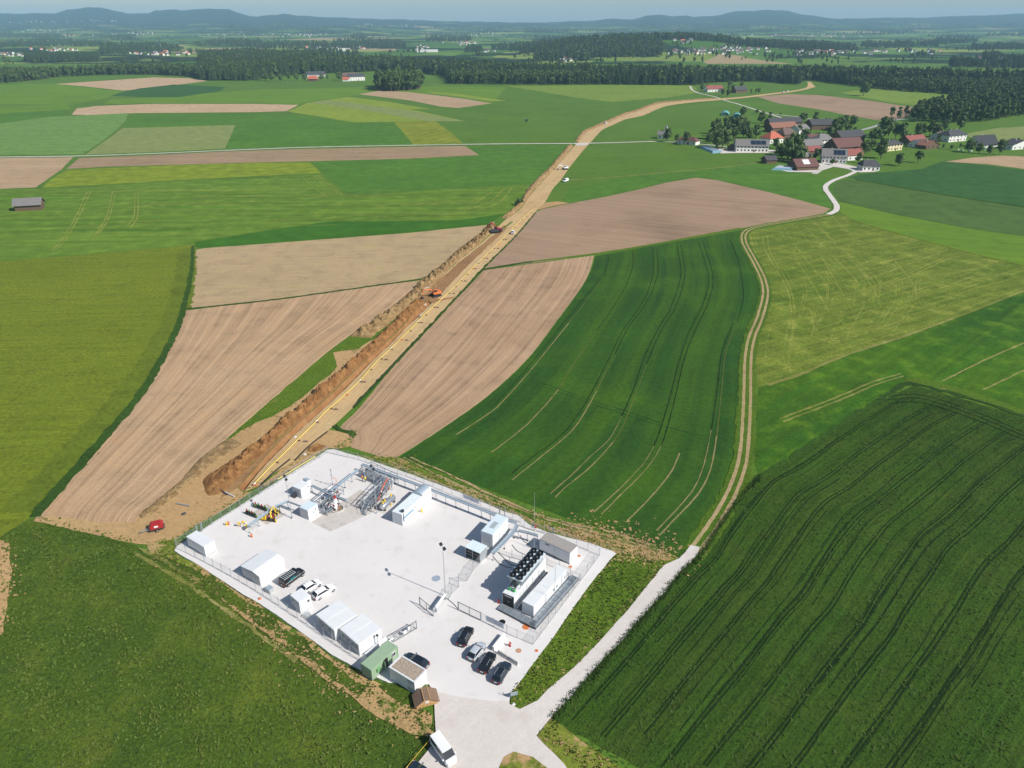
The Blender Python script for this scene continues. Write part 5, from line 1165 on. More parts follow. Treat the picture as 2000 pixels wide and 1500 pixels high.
for x in (xa - .3, (xa + xb) / 2, xb + .3):
    for y_ in (ya + .5, yb - .5): MB().tube([(x, min(2.3, max(0.15, y_)), 0), (x, y_, zf - .1)], 0.06, 6).obj('leg', STEEL, cx)
MB().tube([(xa - 0.9, 1.9, 0.25), (xa - 0.9, 1.6, 1.2), (xa - .5, 1.4, 1.7)], 0.14, 8).tube([(xa - 0.9, .8, 0.25), (xa - 0.9, .9, 1.1), (xa - .5, 1.2, 1.7)], 0.14, 8).obj('header_pipe', BLACK, cx)
for y_ in (0.7, 1.7): MB().cyl((xa - 1.5, y_, 0.0), 0.24, 0.55, 10).obj('pump', GREEN2, cx); MB().tube([(xa - 1.5, y_, .5), (xa - 1.1, y_, .7), (xa - .9, y_, .4)], 0.12, 7).obj('elbow', BLACK, cx)
MB().box(xa + .5, 0.15, 0.05, xb, 0.3, 0.2).box(xa + .5, 0.5, 0.05, xb + 1, 0.6, 0.15).obj('pipe_run', STEEL, cx)
r = site('battery_container', 'plain long white container standing between the cooler and the grating walkway', 'container', (1042, 1207), (1107, 1132))
lx, ly, h = 12.2, 2.5, 2.8; container(r, lx, ly, h, ribs=False, wall=WHITE, roof=ROOFW, seams=(('y', 4.2), ('y', 5.6)))
panel(r, 'end_door', WHITE2, 'x0', 0.1, 2.4, 0.2, 2.6, lx, ly, 0.04); panel(r, 'side_panel_or_shade', WHITE2, 'y0', 4.3, 5.3, 0.3, 2.6, lx, ly, 0.06)
for u in (7.0, 8.2, 11.2): panel(r, 'vent', STEEL, 'y0', u, u + 0.45, 1.1, 1.6, lx, ly, 0.05)
panel(r, 'side_panel_or_shade', WHITE2, 'y0', 10.2, 11.9, 0.3, 2.7, lx, ly, 0.05)
r = thing('service_gangway', 'dark strip of gratings between the cooler container and white container', 'walkway', G(1012, 1193, YZ), ang(G(1012, 1193, YZ), G(1072, 1118, YZ)))
for k in range(9): MB().box(0.3 + 1.3 * k, -0.6, 0.05, 1.56 + 1.3 * k, 0.4, 0.12).obj('grating', DSTEEL, r)
def walkway(a, b, width, label, pl=1.25):
    r = site('grating_walkway', label, 'walkway', a, b); ln = (G(*b, YZ) - G(*a, YZ)).length; k = max(1, int(ln / pl)); pl = ln / k
    g = MB()
    for j in range(9): g.box(0.02, 0.02 + (width - .08) / 8 * j, 0.0, pl - 0.05, 0.06 + (width - .08) / 8 * j, 0.06)
    g.box(0.0, 0, 0.0, 0.05, width, 0.07).box(pl - .08, 0, 0, pl - .03, width, 0.07).box(0, 0, -0.02, pl - .03, width, 0.0)
    me = g.mesh('grating', STEEL)
    for i in range(k): link('grating', me, r, (pl * i, 0, 0.45))
    MB().box(0, 0.0, 0.05, ln, 0.06, 0.4).box(0, width - .06, 0.05, ln, width, 0.4).obj('side_beam', DSTEEL, r)
    return r, ln
walkway((1036, 1231), (972, 1195), -1.7, 'grey grating walkway crossing in front of the two long white containers') if False else None
r, ln = walkway((972, 1192), (1040, 1228), 1.6, 'grey grating walkway crossing in front of the two long white containers')
r, ln = walkway((1046, 1230), (1131, 1133), 1.7, 'grey grating walkway along the right side of the long white container')
for y_, z_ in ((-0.1, 1.5), (-0.1, 1.0), (0.25, 0.8)): MB().tube([(0, y_, z_), (ln, y_, z_)], 0.04, 6).obj('rail', STEEL, r)
pm = MB().cyl((0, 0, 0), 0.035, 1.5, 6).mesh('rail_post', STEEL)
for k in range(8): link('rail_post', pm, r, (ln * k / 7, -0.1, 0))
MB().tube([(0, 0, .5), (0, 0, 1.5), (0, 1.6, 1.5), (0, 1.6, .5)], .04, 6).obj('end_rail', STEEL, r); MB().tube([(ln, 0, .5), (ln, 0, 1.5), (ln, 1.6, 1.5), (ln, 1.6, .5)], .04, 6).obj('end_rail', STEEL, r)
# ------------------------------------------------------------------ fences
PANELS = {}
def fence_panel(w_, h=1.9, gate=False):
    key = (round(w_, 1), h, gate)
    if key not in PANELS:
        m = MB(); t = 0.007
        nx = max(2, int(w_ / 0.16)); nz = 9
        for i in range(1, nx): x = w_ * i / nx; m.add([(x - t, 0, 0.08), (x + t, 0, 0.08), (x + t, 0, h), (x - t, 0, h)], [(0, 1, 2, 3)])
        for k in range(nz): z = 0.1 + (h - .12) * k / (nz - 1); m.add([(0.02, -.004, z - t), (w_ - .02, -.004, z - t), (w_ - .02, -.004, z + t), (0.02, -.004, z + t)], [(0, 1, 2, 3)])
        for z in (0.08, h): m.tube([(0, 0, z), (w_, 0, z)], 0.022, 5)
        PANELS[key] = m.mesh('mesh_panel', WIRE)
    return PANELS[key]
FPOST = MB().box(-0.035, -0.035, 0, 0.035, 0.035, 2.15).mesh('post', STEEL)
def fence(label, px, spacing=2.6, h=1.9, name='mesh_fence', z=None):
    z = YZ if z is None else z
    P = [G(x, y, z) for x, y in px]; root = thing(name, label, 'fence', P[0])
    o = P[0]
    for i, (a, b) in enumerate(zip(P[:-1], P[1:])):
        ln = (b - a).length; k = max(1, round(ln / spacing)); w_ = ln / k; d = (b - a) / k; an = ang(a, b)
        wq = round(w_, 1); me = fence_panel(wq, h)
        for j in range(k):
            q = a + d * j - o
            f_ = link('mesh_panel', me, root, q, an); f_.scale = (w_ / wq, 1, 1)
            link('post', FPOST, root, q, an)
    link('post', FPOST, root, P[-1] - o, 0)
    return root
fence('mesh fence along the upper left side of the yard facing the trench', [(346, 1068), (388, 1042)])
fence('long mesh fence along the upper left side of the yard below the pipe trench', [(394, 1038), (470, 990), (560, 933), (640, 885)])
fence('long mesh fence along the upper right side of the yard beside the wheat field', [(640, 885), (700, 898), (744, 914), (777, 925), (811, 937), (846, 951), (882, 967), (939, 989), (975, 1004)])
fence('short mesh fence between the two small gates behind the tall white housing', [(986, 1007), (1016, 1020), (1024, 1030), (1038, 1036), (1064, 1041)])
fence('mesh fence behind the long grey-roofed cabin out to the right corner of the yard', [(1078, 1045), (1104, 1056), (1148, 1075), (1171, 1085)])
fence('mesh fence along the right edge of the enclosure beside the containers', [(1171, 1085), (1134, 1135), (1085, 1200), (1041, 1259)])
fence('mesh fence along the front of the enclosure carrying the blue lettered banner', [(1041, 1259), (1010, 1246), (990, 1237), (965, 1224), (941, 1213)])
fence('partition mesh fence from the open gate past the lamp mast to the cage', [(876, 1171), (882, 1160), (896, 1147), (896, 1136), (912, 1135), (924, 1114), (936, 1101)])
fence('mesh fence along the lower left edge of the yard behind the cabins', [(345, 1072), (364, 1080), (382, 1089), (400, 1098), (452, 1126), (500, 1154), (545, 1183), (600, 1220), (650, 1255), (702, 1290)])
fence('mesh fence inside the enclosure between the cabin and the containers', [(975, 1080), (1000, 1090), (1040, 1100)], h=1.1)
fence('low mesh fence in front of the long grey-roofed cabin', [(1068, 1103), (1092, 1112), (1114, 1122), (1120, 1140)], h=1.4)
def gate(label, a, b, h=2.0, boards=0, name='gate', bars=1):
    A_, B_ = G(*a, YZ), G(*b, YZ); r = thing(name, label, 'gate', A_, ang(A_, B_)); ln = (B_ - A_).length
    for x in (0, ln): MB().box(x - .06, -.06, 0, x + .06, .06, h + .15).obj('post', STEEL, r)
    f_ = MB().box(.08, -.03, .1, ln - .08, .03, .2).box(.08, -.03, h - .1, ln - .08, .03, h)
    for k in range(bars + 2): x = .08 + (ln - .16) * k / (bars + 1); f_.box(x - .04, -.03, .2, x + .04, .03, h - .1)
    f_.obj('gate_frame', DSTEEL, r)
    wq = round(ln - .2, 1); p_ = link('mesh_panel', fence_panel(wq, h - .25), r, (.1, 0, .12)); p_.scale = ((ln - .2) / wq, 1, 1)
    return r, ln
gate('two-leaf mesh gate in the front of the enclosure left of the banner', (895, 1191), (939, 1212))
gate('tall white framed wicket gate at the far left end of the yard', (386, 1043), (396, 1037), 2.3, bars=0)
gate('small mesh gate frame behind the tall white housing', (976, 1007), (986, 1010), 2.6, bars=0)
gate('small mesh gate frame behind the long grey-roofed cabin', (1072, 1046), (1081, 1049), 2.6, bars=0)
gate('open mesh gate leaf standing by the foot of the tall lamp mast', (820, 1182), (847, 1204))
r, ln = gate('sliding mesh gate with white boards at the corner of the green container', (770, 1254), (814, 1228), 1.9, bars=3)
for k, (u0, u1, z0, z1) in enumerate(((2.0, 2.6, .5, 1.3), (3.3, 4.4, .9, 1.6), (ln - 1.9, ln - .3, .9, 1.6))): MB().box(u0, -.09, z0, u1, -.05, z1).obj('board', WHITE, r)
MB().tube([(-1.8, 0, .9), (0, 0, 1.0)], .06, 6).tube([(-1.8, 0, 0), (-1.8, 0, 1.0)], .05, 6).obj('counter_frame', STEEL, r)
r = site('barrier_beam', 'white sliding barrier beam beside the foot of the tall lamp mast', 'barrier', (851, 1196), (870, 1170))
ln = (G(870, 1170, YZ) - G(851, 1196, YZ)).length
MB().box(0, -.12, .9, ln, .12, 1.5).obj('beam', WHITE, r); MB().box(0, -.2, 0, .25, .2, .9).box(ln - .25, -.2, 0, ln, .2, .9).obj('support', STEEL, r)
# ------------------------------------------------------------------ lamp masts and poles
def mast(label, base, top, r0=0.09, floods=2, name='lamp_mast', cat='lamp mast'):
    b = G(*base, YZ); lo, hi = 0, 40
    for _ in range(40):
        m_ = (lo + hi) / 2
        if px_of((b.x, b.y, b.z + m_))[1] > top: lo = m_
        else: hi = m_
    h = lo; r = thing(name, label, cat, b, R(-60))
    MB().tube([(0, 0, 0), (0, 0, h)], [r0, r0 * 0.55], 8).obj('pole', STEEL, r, smooth=40)
    MB().cyl((0, 0, -0.05), r0 * 3.2, 0.25, 10).obj('foot', CONC, r)
    if floods:
        MB().tube([(-.7, 0, h), (.7, 0, h)], .05, 6).obj('cross_arm', STEEL, r)
        for s in ((-1, 1) if floods == 2 else (1,)):
            f_ = MB().cbox((s * .75, 0, h + .1), (.7, .55, .22), 0, R(25)).obj('floodlight', DSTEEL, r)
            MB().cbox((s * .75, -.05, h - .03), (.6, .45, .03), 0, R(25)).obj('lens', GLASS, f_)
    return r
mast('tall lamp mast with two floodlights in the middle of the yard', (870, 1164), 1068)
mast('slim lamp mast standing by the horizontal tank and pipe skid', (736.5, 1003), 914, .08)
mast('slim lamp mast standing between the two small white cabins', (571, 1013), 934, .08)
mast('thin tall aerial mast by the yard edge behind the grey-roofed cabin', (1043, 1036), 962, .05, 0, 'aerial_mast', 'mast')
mast('thin lightning pole beside the grating walkway in the enclosure', (1082, 1190), 1106, .05, 0, 'lightning_pole', 'pole')
mast('short grey post in the shadow beside the fan cooler', (995, 1103), 1085, .06, 0, 'bollard_post', 'post')
mast('pale upright pole at the corner of the grey-roofed cabin', (1043, 1072), 1030, .07, 0, 'corner_pole', 'pole')
# ------------------------------------------------------------------ pipe racks, skids, valves
HOSE = paint('orange_hose', (0.62, 0.13, 0.05), 0.5)
PALE = paint('pale_pipe', (0.66, 0.69, 0.70), 0.4, 0.2)
def rack(label, px, h=2.1, width=0.7, spacing=3.0, pipes=2):
    """tray carried on posts; px are places on the tray itself"""
    P = [G(x, y, YZ + h) for x, y in px]; o = P[0] - Vector((0, 0, h)); r = thing('pipe_rack', label, 'pipe rack', o)
    for a, b in zip(P[:-1], P[1:]):
        d = (b - a); ln = d.length; an = ang(a, b); k = max(1, round(ln / spacing))
        t = MB(); t.box(0, -width / 2, h - .04, ln, width / 2, h).box(0, -width / 2, h, ln, -width / 2 + .04, h + .16).box(0, width / 2 - .04, h, ln, width / 2, h + .16)
        tr_ = t.obj('tray', STEELB, r); tr_.location = a - P[0]; tr_.rotation_euler = (0, 0, an)
        for j in range(pipes):
            q = MB().tube([(0, (j - (pipes - 1) / 2) * .3, h - .16), (ln, (j - (pipes - 1) / 2) * .3, h - .16)], .07, 6).obj('pipe', DSTEEL if j == 0 else PALE, r); q.location = a - P[0]; q.rotation_euler = (0, 0, an)
        pm = MB().box(-.05, -.05, 0, .05, .05, h - .04).box(-.2, -.2, 0, .2, .2, .08).box(-.04, -width / 2, h - .26, .04, width / 2, h - .2).mesh('support', STEEL)
        for j in range(k + 1): link('support', pm, r, a + d * (j / k) - P[0], an)
    return r
rack('main pipe rack running along the upper right fence of the yard', [(706, 907), (770, 930), (832, 953), (890, 976), (940, 995), (975, 1009), (1008, 1022)])
rack('pipe rack leading down beside the tall white housing', [(1010, 1025), (1004, 1037), (985, 1058), (963, 1080)], 1.9, .9)
rack('short cable rack from the housing corner to the grey-roofed cabin', [(1012, 1036), (1030, 1040), (1050, 1046)], 2.2, .5, 2.5)
rack('pipe rack crossing the yard from the wellhead to the corner skid', [(646, 960), (672, 939), (700, 917)], 2.0)
rack('pipe rack beside the small white cabins over to the yellow valves', [(608, 948), (630, 958), (645, 966), (676, 977)], 1.9, .5)
rack('low pipe rack passing over the yellow valve group', [(485, 1027), (520, 1002), (544, 986), (561, 979)], 1.9, .6)
rack('thin pipe rack from the yellow valves to the lamp mast', [(545, 988), (568, 997)], 1.9, .25, 2.4, 1)
rack('thin pipe rack linking the yellow valve rack to the blue-roofed cabin', [(561, 979), (590, 990)], 1.9, .25, 3, 1)
def skid(label, a, b, wid, h, seed, levels=2, npipe=7, nval=6, deck=True, name='pipe_skid', vmat=None, axis_long=True):
    rd = random.Random(seed); r = site(name, label, 'pipe skid', a, b); ln = (G(*b, YZ) - G(*a, YZ)).length
    pm = MB().box(-.06, -.06, 0, .06, .06, h).mesh('frame_post', STEEL); k = max(2, round(ln / 2.2))
    for i in range(k + 1):
        for y_ in (0, wid): link('frame_post', pm, r, (ln * i / k, y_, 0))
    for lv_ in range(1, levels + 1):
        z = h * lv_ / levels
        m = MB()
        for y_ in (0, wid): m.box(0, y_ - .05, z - .1, ln, y_ + .05, z)
        for i in range(k + 1): m.box(ln * i / k - .05, .05, z - .1, ln * i / k + .05, wid - .05, z)
        m.obj('frame_beam', STEEL, r)
    if deck:
        g = MB()
        for j in range(int(ln / .35)): g.box(.35 * j, .1, h * .52, .35 * j + .2, wid - .1, h * .52 + .05)
        g.obj('deck_grating', STEEL, r)
    for i in range(npipe):
        y_ = wid * (i + .5) / npipe; z = rd.uniform(.35, h * .9); x0 = rd.uniform(0, ln * .2); x1 = rd.uniform(ln * .6, ln); rr = rd.uniform(.06, .15)
        m = MB()
        if rd.random() < .55: m.tube([(x0, y_, 0), (x0, y_, z - .2), (x0 + .2, y_, z), (x1, y_, z)], rr, 7)
        else: m.tube([(x0, y_, z), (x1 - .2, y_, z), (x1, y_, z - .2), (x1, y_, .05)], rr, 7)
        m.obj('pipe', rd.choice([PALE, STEEL, WHITE2, DSTEEL]), r)
        if rd.random() < .7:
            xm = rd.uniform(x0 + .3, x1 - .3)
            MB().cyl((xm - .06, y_, z), rr * 2, .12, 10, 'x').obj('flange', DSTEEL, r)
    for i in range(nval):
        x, y_, z = rd.uniform(.4, ln - .4), rd.uniform(.1, wid - .1), rd.uniform(.5, h * .85)
        v_ = MB().tube([(x, y_, z - .25), (x, y_, z + .25)], .16, 8).tube([(x - .3, y_, z), (x + .3, y_, z)], .12, 8).obj('valve', vmat or rd.choice([DSTEEL, BLUE, PALE, RED]), r)
        MB().ring((x, y_, z + .42), .2, .15, 0, .04, 10).tube([(x, y_, z + .2), (x, y_, z + .45)], .03, 5).obj('handwheel', rd.choice([DSTEEL, RED]), v_)
    return r, ln
skid('long crowded pipe skid in the far corner of the yard where two people stand', (715, 938), (712, 920), 1.0, .1, 3, 1, 0, 0, False) if False else None
r, ln = skid('long crowded pipe skid in the far corner of the yard where two people stand', (706, 931), (758, 957), 3.4, 2.6, 3, 2, 12, 14)
rb, ln = skid('grey steel platform skid with an orange hose left of the silver tank', (726, 1000), (766, 957), 2.6, 3.0, 8, 3, 8, 5)
MB().tube([(ln * .35, 0.1, 1.0), (ln * .42, -.1, 2.4), (ln * .62, .1, 3.3), (ln * .9, .5, 3.6), (ln * 1.0, .8, 2.8)], .13, 8).obj('hose', HOSE, rb)
st = MB()
for k in range(6): st.box(-.3 - .28 * k, .4, 1.5 - .26 * k, -.05 - .28 * k, 1.5, 1.55 - .26 * k)
st.obj('stair_treads', STEEL, rb); MB().tube([(0, .4, 2.5), (-1.7, .4, 1.1), (-1.7, .4, 0)], .04, 6).tube([(0, 1.5, 2.5), (-1.7, 1.5, 1.1), (-1.7, 1.5, 0)], .04, 6).obj('handrail', STEEL, rb)
r = site('storage_tank', 'horizontal silver tank with yellow valves next to the steel platform', 'tank', (746, 1000), (770, 978)); ln = (G(770, 978, YZ) - G(746, 1000, YZ)).length
m = MB(); m.loft([[(x, .0 + rr * math.cos(t), 1.2 + rr * math.sin(t)) for t in [2 * math.pi * q / 16 for q in range(16)]] for x, rr in ((0, .35), (.12, .65), (.3, .75), (ln - .3, .75), (ln - .12, .65), (ln, .35))])
m.obj('shell', paint('polished_steel', (0.62, 0.64, 0.66), 0.22, 0.75), r, smooth=35)
for x in (.6, ln - .6): MB().box(x - .15, -.6, 0, x + .15, .6, .7).obj('saddle', DSTEEL, r)
for x in (.7, 1.5, ln - .9): MB().cyl((x, 0.1, 1.9), .22, .5, 8).obj('valve', YELLOW, r)
MB().box(-.3, -.9, 0, ln + .2, .9, .06).obj('drip_tray', CONC, r)
# wellhead on the stained pad
r = site('wellhead', 'white and red wellhead valve stack in a ring shaped cellar on the pad', 'wellhead', (657, 1000), (668, 990)); r.location = G(657, 997, YZ)
MB().ring((0.5, 0, 0), 1.5, 1.25, 0, .3, 24).obj('cellar_ring', CONC, r); MB().cyl((0.5, 0, .01), 1.25, .04, 20).obj('cellar_floor', paint('rusty_floor', (0.25, 0.17, 0.11), 0.9), r)
MB().tube([(0, 0, 0), (0, 0, 3.4)], .2, 10).obj('stem', WHITE, r)
for z in (.7, 1.5, 2.3, 3.1): MB().cyl((0, 0, z), .38, .18, 12).obj('flange', WHITE, r)
for z, s in ((1.1, 1), (1.9, -1), (2.7, 1)):
    v_ = MB().tube([(-.6, 0, z), (.6, 0, z)], .15, 8).obj('valve', WHITE, r); MB().cyl((s * .75, 0, z), .26, .08, 12, 'x').obj('handwheel', RED, v_)
MB().cyl((0, 0, 3.4), .3, .6, 12).obj('actuator', RED, r)
skid('open steel frame with grey pipework around the white wellhead', (632, 1000), (672, 966), 3.2, 2.2, 21, 2, 7, 5, False)
skid('small low pipe frame with railings in front of the wellhead', (640, 1008), (655, 996), 1.8, 1.3, 25, 2, 3, 2, True)
r = thing('vent_mast', 'thin grey vent pipe standing between the yellow pipe fence and wellhead', 'vent pipe', G(650, 950, YZ)); MB().tube([(0, 0, 0), (0, 0, 4.6)], .06, 8).obj('pole', STEEL, r); MB().cyl((0, 0, 3.2), .2, .1, 10).cyl((0, 0, 4.4), .12, .5, 10).obj('cap', STEEL, r)
MB().tube([(0, 0, 2.4), (.5, .1, 2.5), (.9, .2, 1.9), (.9, .3, 1.0), (.4, 0, .6)], .06, 6).obj('hose', HOSE, r)
# yellow and black valve runs
def valve_run(label, a, b, seed, body=YELLOW, n=4, name='valve_run'):
    rd = random.Random(seed); r = site(name, label, 'valve run', a, b); ln = (G(*b, YZ) - G(*a, YZ)).length
    MB().tube([(0, 0, 0), (0, 0, .45), (.2, 0, .6), (ln - .2, 0, .6), (ln, 0, .45), (ln, 0, 0)], .16, 8).obj('pipe', body, r, smooth=40)
    for k in range(n):
        x = ln * (k + .7) / (n + .4); v_ = MB().tube([(x, 0, .35), (x, 0, 1.0)], .26, 9).cyl((x - .25, 0, .6), .3, .08, 10, 'x').cyl((x + .18, 0, .6), .3, .08, 10, 'x').obj('valve', rd.choice([BLACK, body, BLACK, DSTEEL]), r)
        MB().cyl((x, 0, 1.0), .14, .5, 8).obj('actuator', body if k % 2 else RED, v_)
    for x in (.5, ln - .5): MB().box(x - .1, -.2, 0, x + .1, .2, .4).obj('stand', DSTEEL, r)
    return r
valve_run('black and green valve run nearest the fence on the small pad', (496, 990), (523, 999), 1, paint('valve_green', (0.10, 0.20, 0.05), 0.5), 4)
valve_run('black and green valve run on the left edge of the small pad', (480, 1003), (502, 1012), 2, paint('valve_green', (0.10, 0.20, 0.05), 0.5), 4)
valve_run('yellow valve run at the front of the small pad', (510, 1016), (540, 1020), 3, YELLOW, 5)
valve_run('yellow valve run with a red actuator crossing the small pad', (514, 1012), (546, 1000), 4, YELLOW, 4)
r = valve_run('tall yellow pipe bend at the right of the small pad', (532, 1018), (543, 1004), 5, YELLOW, 2); MB().tube([(0, 0, .6), (0, .2, 2.2), (.9, .3, 2.6), (2.0, .3, 2.5), (2.2, .3, .3)], .15, 8).obj('pipe_bend', YELLOW, r, smooth=40)
for k, (px, lb) in enumerate([((468, 1029), 'yellow capped meter stand left of the low pipe rack end'), ((476, 1026), 'yellow capped meter stand second from the left at the rack end'), ((482, 1033), 'yellow capped meter stand nearest the camera at the rack end')]):
    r = thing('meter_stand', lb, 'meter stand', G(*px, YZ), .9 * k); MB().tube([(0, 0, 0), (0, 0, .9), (.5, 0, .9), (.5, 0, .5)], .07, 7).obj('pipe', YELLOW, r); MB().box(-.3, -.25, .9, .15, .2, 1.15).obj('head', YELLOW, r); MB().cyl((.5, 0, .2), .16, .4, 10).obj('meter', WHITE, r)
for px, lb in (((495, 1036), 'pale pipe trestle in front of the yellow valves, left one'), ((503, 1032), 'pale pipe trestle in front of the yellow valves, right one')):
    r = thing('pipe_trestle', lb, 'trestle', G(*px, YZ), R(50)); MB().tube([(0, 0, 0), (.5, 0, 1.2), (1, 0, 0)], .05, 6).tube([(0, .9, 0), (.5, .9, 1.2), (1, .9, 0)], .05, 6).obj('legs_frame', PALE, r); MB().tube([(.5, -.2, 1.2), (.5, 1.1, 1.2)], .06, 6).obj('bar', PALE, r)
def hydrant(px, lb, mat=YELLOW, z=None):
    r = thing('hydrant', lb, 'hydrant', G(*px, YZ if z is None else z), 0.6)
    MB().cyl((0, 0, 0), .22, .1, 10).cyl((0, 0, .1), .12, .7, 8, r2=.09).obj('stem', mat, r); MB().tube([(-.3, 0, .55), (.3, 0, .55)], .09, 7).cyl((0, 0, .8), .15, .14, 8).obj('head', mat, r)
    return r
hydrant((443, 1026), 'yellow hydrant standing alone near the left fence'); hydrant((447, 1025), 'orange capped hydrant touching the yellow one near the left fence', ORANGE)
hydrant((492, 1049), 'orange and yellow marker standing alone below the yellow valves', ORANGE); hydrant((824, 1000), 'yellow valve post beside the long white container', YELLOW)
hydrant((996, 1262), 'small red hydrant inside the concrete barrier corner', RED); hydrant((764, 987), 'yellow valve post beside the silver tank', YELLOW); hydrant((752, 998), 'yellow valve post in front of the silver tank', YELLOW)
hydrant((1046, 1031), 'red hydrant at the foot of the aerial mast', RED); hydrant((974, 1178), 'small red extinguisher post beside the dark container end', RED)
def lid(px, r_, mat, lb, z=None):
    o = MB().ring((0, 0, 0), r_, r_ * .86, 0, .07, 24).cyl((0, 0, 0), r_ * .86, .05, 24).obj('manhole_cover', mat); o.location = G(*px, YZ if z is None else z); tag(o, lb, 'manhole cover')
lid((852, 1130), .85, STEELB, 'large blue-grey manhole cover in the open yard near the lamp mast'); lid((981, 1215), .6, BLACK, 'black round cover behind the blue lettered banner')
lid((1027, 1225), .62, ORANGE, 'large orange round cover at the corner of the grating walkway'); lid((1131, 1086), .3, ORANGE, 'small orange cover right of the grey-roofed cabin'); lid((1114, 1107), .35, ORANGE, 'small orange cover in front of the grey-roofed cabin')
lid((1048, 1271), .3, ORANGE, 'small orange cover outside the front fence corner'); lid((1013, 1271), .5, paint('rusty_cover', (0.45, 0.25, 0.16), .8), 'rusty round cover inside the concrete barrier corner')
r = site('concrete_barrier', 'white concrete barrier wall standing end-on to the parked cars', 'barrier', (963, 1272), (985, 1244)); ln = (G(985, 1244, YZ) - G(963, 1272, YZ)).length; MB().prism([(-.4, 0), (.4, 0), (.25, .35), (.15, 1.1), (-.15, 1.1), (-.25, .35)], 0, ln, 'x').obj('block', paint('white_concrete', (.72, .70, .67), .8, dirt=.08), r)
for a, b, lb in (((973, 1276), (991, 1287), 'grey concrete barrier block nearer the white barrier'), ((993, 1288), (1012, 1300), 'grey concrete barrier block at the outer end of the row')):
    r = site('concrete_barrier', lb, 'barrier', a, b); ln = (G(*b, YZ) - G(*a, YZ)).length; MB().prism([(-.3, 0), (.3, 0), (.2, .3), (.1, .85), (-.1, .85), (-.2, .3)], 0, ln, 'x').obj('block', CONC, r)
# cables and hoses on the ground in the enclosure
for k, pts in enumerate([[(963, 1088), (972, 1100), (985, 1108), (1000, 1112)], [(972, 1080), (984, 1092), (996, 1104), (1010, 1108)], [(1016, 1048), (1022, 1058), (1034, 1066)], [(1000, 1066), (1010, 1078), (1026, 1086)], [(871, 1170), (884, 1180), (895, 1192)]]):
    c = catmull([G(*q) for q in pts], .5); o = MB().tube([(q.x, q.y, YZ + .06) for q in c], .06, 6).obj('cable', DSTEEL)
    tag(o, ['thin dark cable curving from the rack end into the cooler shadow', 'second dark cable curving beside the rack end', 'short dark cable below the cable rack junction', 'dark cable lying between pipe rack and grey-roofed cabin', 'dark cable from the lamp mast foot to the front gate'][k], 'cable')
# ------------------------------------------------------------------ lettered banners and signs
def text_mesh(body, size, mat, parent, loc, rot, name='lettering'):
    cu = bpy.data.curves.new('text', 'FONT'); cu.body = body; cu.size = size; cu.align_x = 'CENTER'; cu.align_y = 'CENTER'; cu.extrude = .004; cu.offset = size * .004
    to = bpy.data.objects.new('text', cu); COL.objects.link(to); bpy.context.view_layer.update()
    me = bpy.data.meshes.new_from_object(to.evaluated_get(bpy.context.evaluated_depsgraph_get())); bpy.data.objects.remove(to)
    me.materials.clear(); me.materials.append(mat); o = link(name, me, parent, loc); o.rotation_euler = rot; return o
NAVY = paint('navy_print', (0.02, 0.05, 0.20), .6); TEAL = paint('teal_print', (0.02, 0.32, 0.34), .5)
n = NT('banner_cloth', .8); tr_n = n.n('ShaderNodeBsdfTranslucent'); tr_n.inputs[0].default_value = (.85, .86, .88, 1); mx = n.n('ShaderNodeMixShader'); mx.inputs[0].default_value = .12
n.b.inputs['Base Color'].default_value = (.88, .89, .92, 1); n.t.links.new(n.b.outputs[0], mx.inputs[1]); n.t.links.new(tr_n.outputs[0], mx.inputs[2]); n.t.links.new(mx.outputs[0], [q for q in n.t.nodes if q.type == 'OUTPUT_MATERIAL'][0].inputs['Surface']); CLOTH = n.m
def banner(label, a, b, h, z0):
    A_, B_ = G(*a, YZ), G(*b, YZ); r = thing('banner', label, 'banner', A_, ang(A_, B_)); ln = (B_ - A_).length
    MB().add([(0, -.03, z0), (ln, -.03, z0), (ln, -.03, z0 + h), (0, -.03, z0 + h)], [(0, 1, 2, 3)]).obj('cloth', CLOTH, r)
    for zz in (z0, z0 + h): MB().tube([(0, -.03, zz), (ln, -.03, zz)], .02, 5).obj('hem', WHITE2, r)
    for txt, sz, zz in (('UNDERGROUND', ln / 8.6, .68), ('SUN STORAGE 2', ln / 9.2, .30)):
        text_mesh(txt, sz, NAVY, r, (ln / 2, -.04, z0 + h * zz), (math.pi / 2, 0, 0))
banner('white banner with blue UNDERGROUND SUN STORAGE 2 lettering on the front fence', (949, 1216), (984, 1233), 1.25, .6)
banner('white banner with UNDERGROUND SUN STORAGE 2 lettering on the fence by the wheat', (904, 977), (937, 990), 1.1, .7)
r = site('info_sign', 'blue-grey sign board on the grass tip at the road junction', 'sign', (997, 1364), (1006, 1362)); MB().box(0, -.04, .5, 1.2, .04, 1.3).obj('board', STEELB, r)
for x in (.1, 1.1): MB().cyl((x, .08, 0), .04, 1.3, 6).obj('leg', STEEL, r)
r = thing('marker_post', 'short leaning post beside the blue-grey sign board', 'post', G(990, 1362, .1)); MB().tube([(0, 0, 0), (-.7, .3, .9)], .05, 6).obj('pole', DSTEEL, r)
bo = MB(); bo.loft([[(rr * math.cos(t), rr * math.sin(t), z) for t in [2 * math.pi * q / 10 for q in range(10)]] for z, rr in ((0, .08), (.1, .26), (.25, .32), (.4, .26), (.5, .08))]); o = bo.obj('marker_ball', ORANGE, smooth=True); o.location = G(508, 1171, .1); tag(o, 'orange marker ball lying on the grass outside the left fence', 'ball')
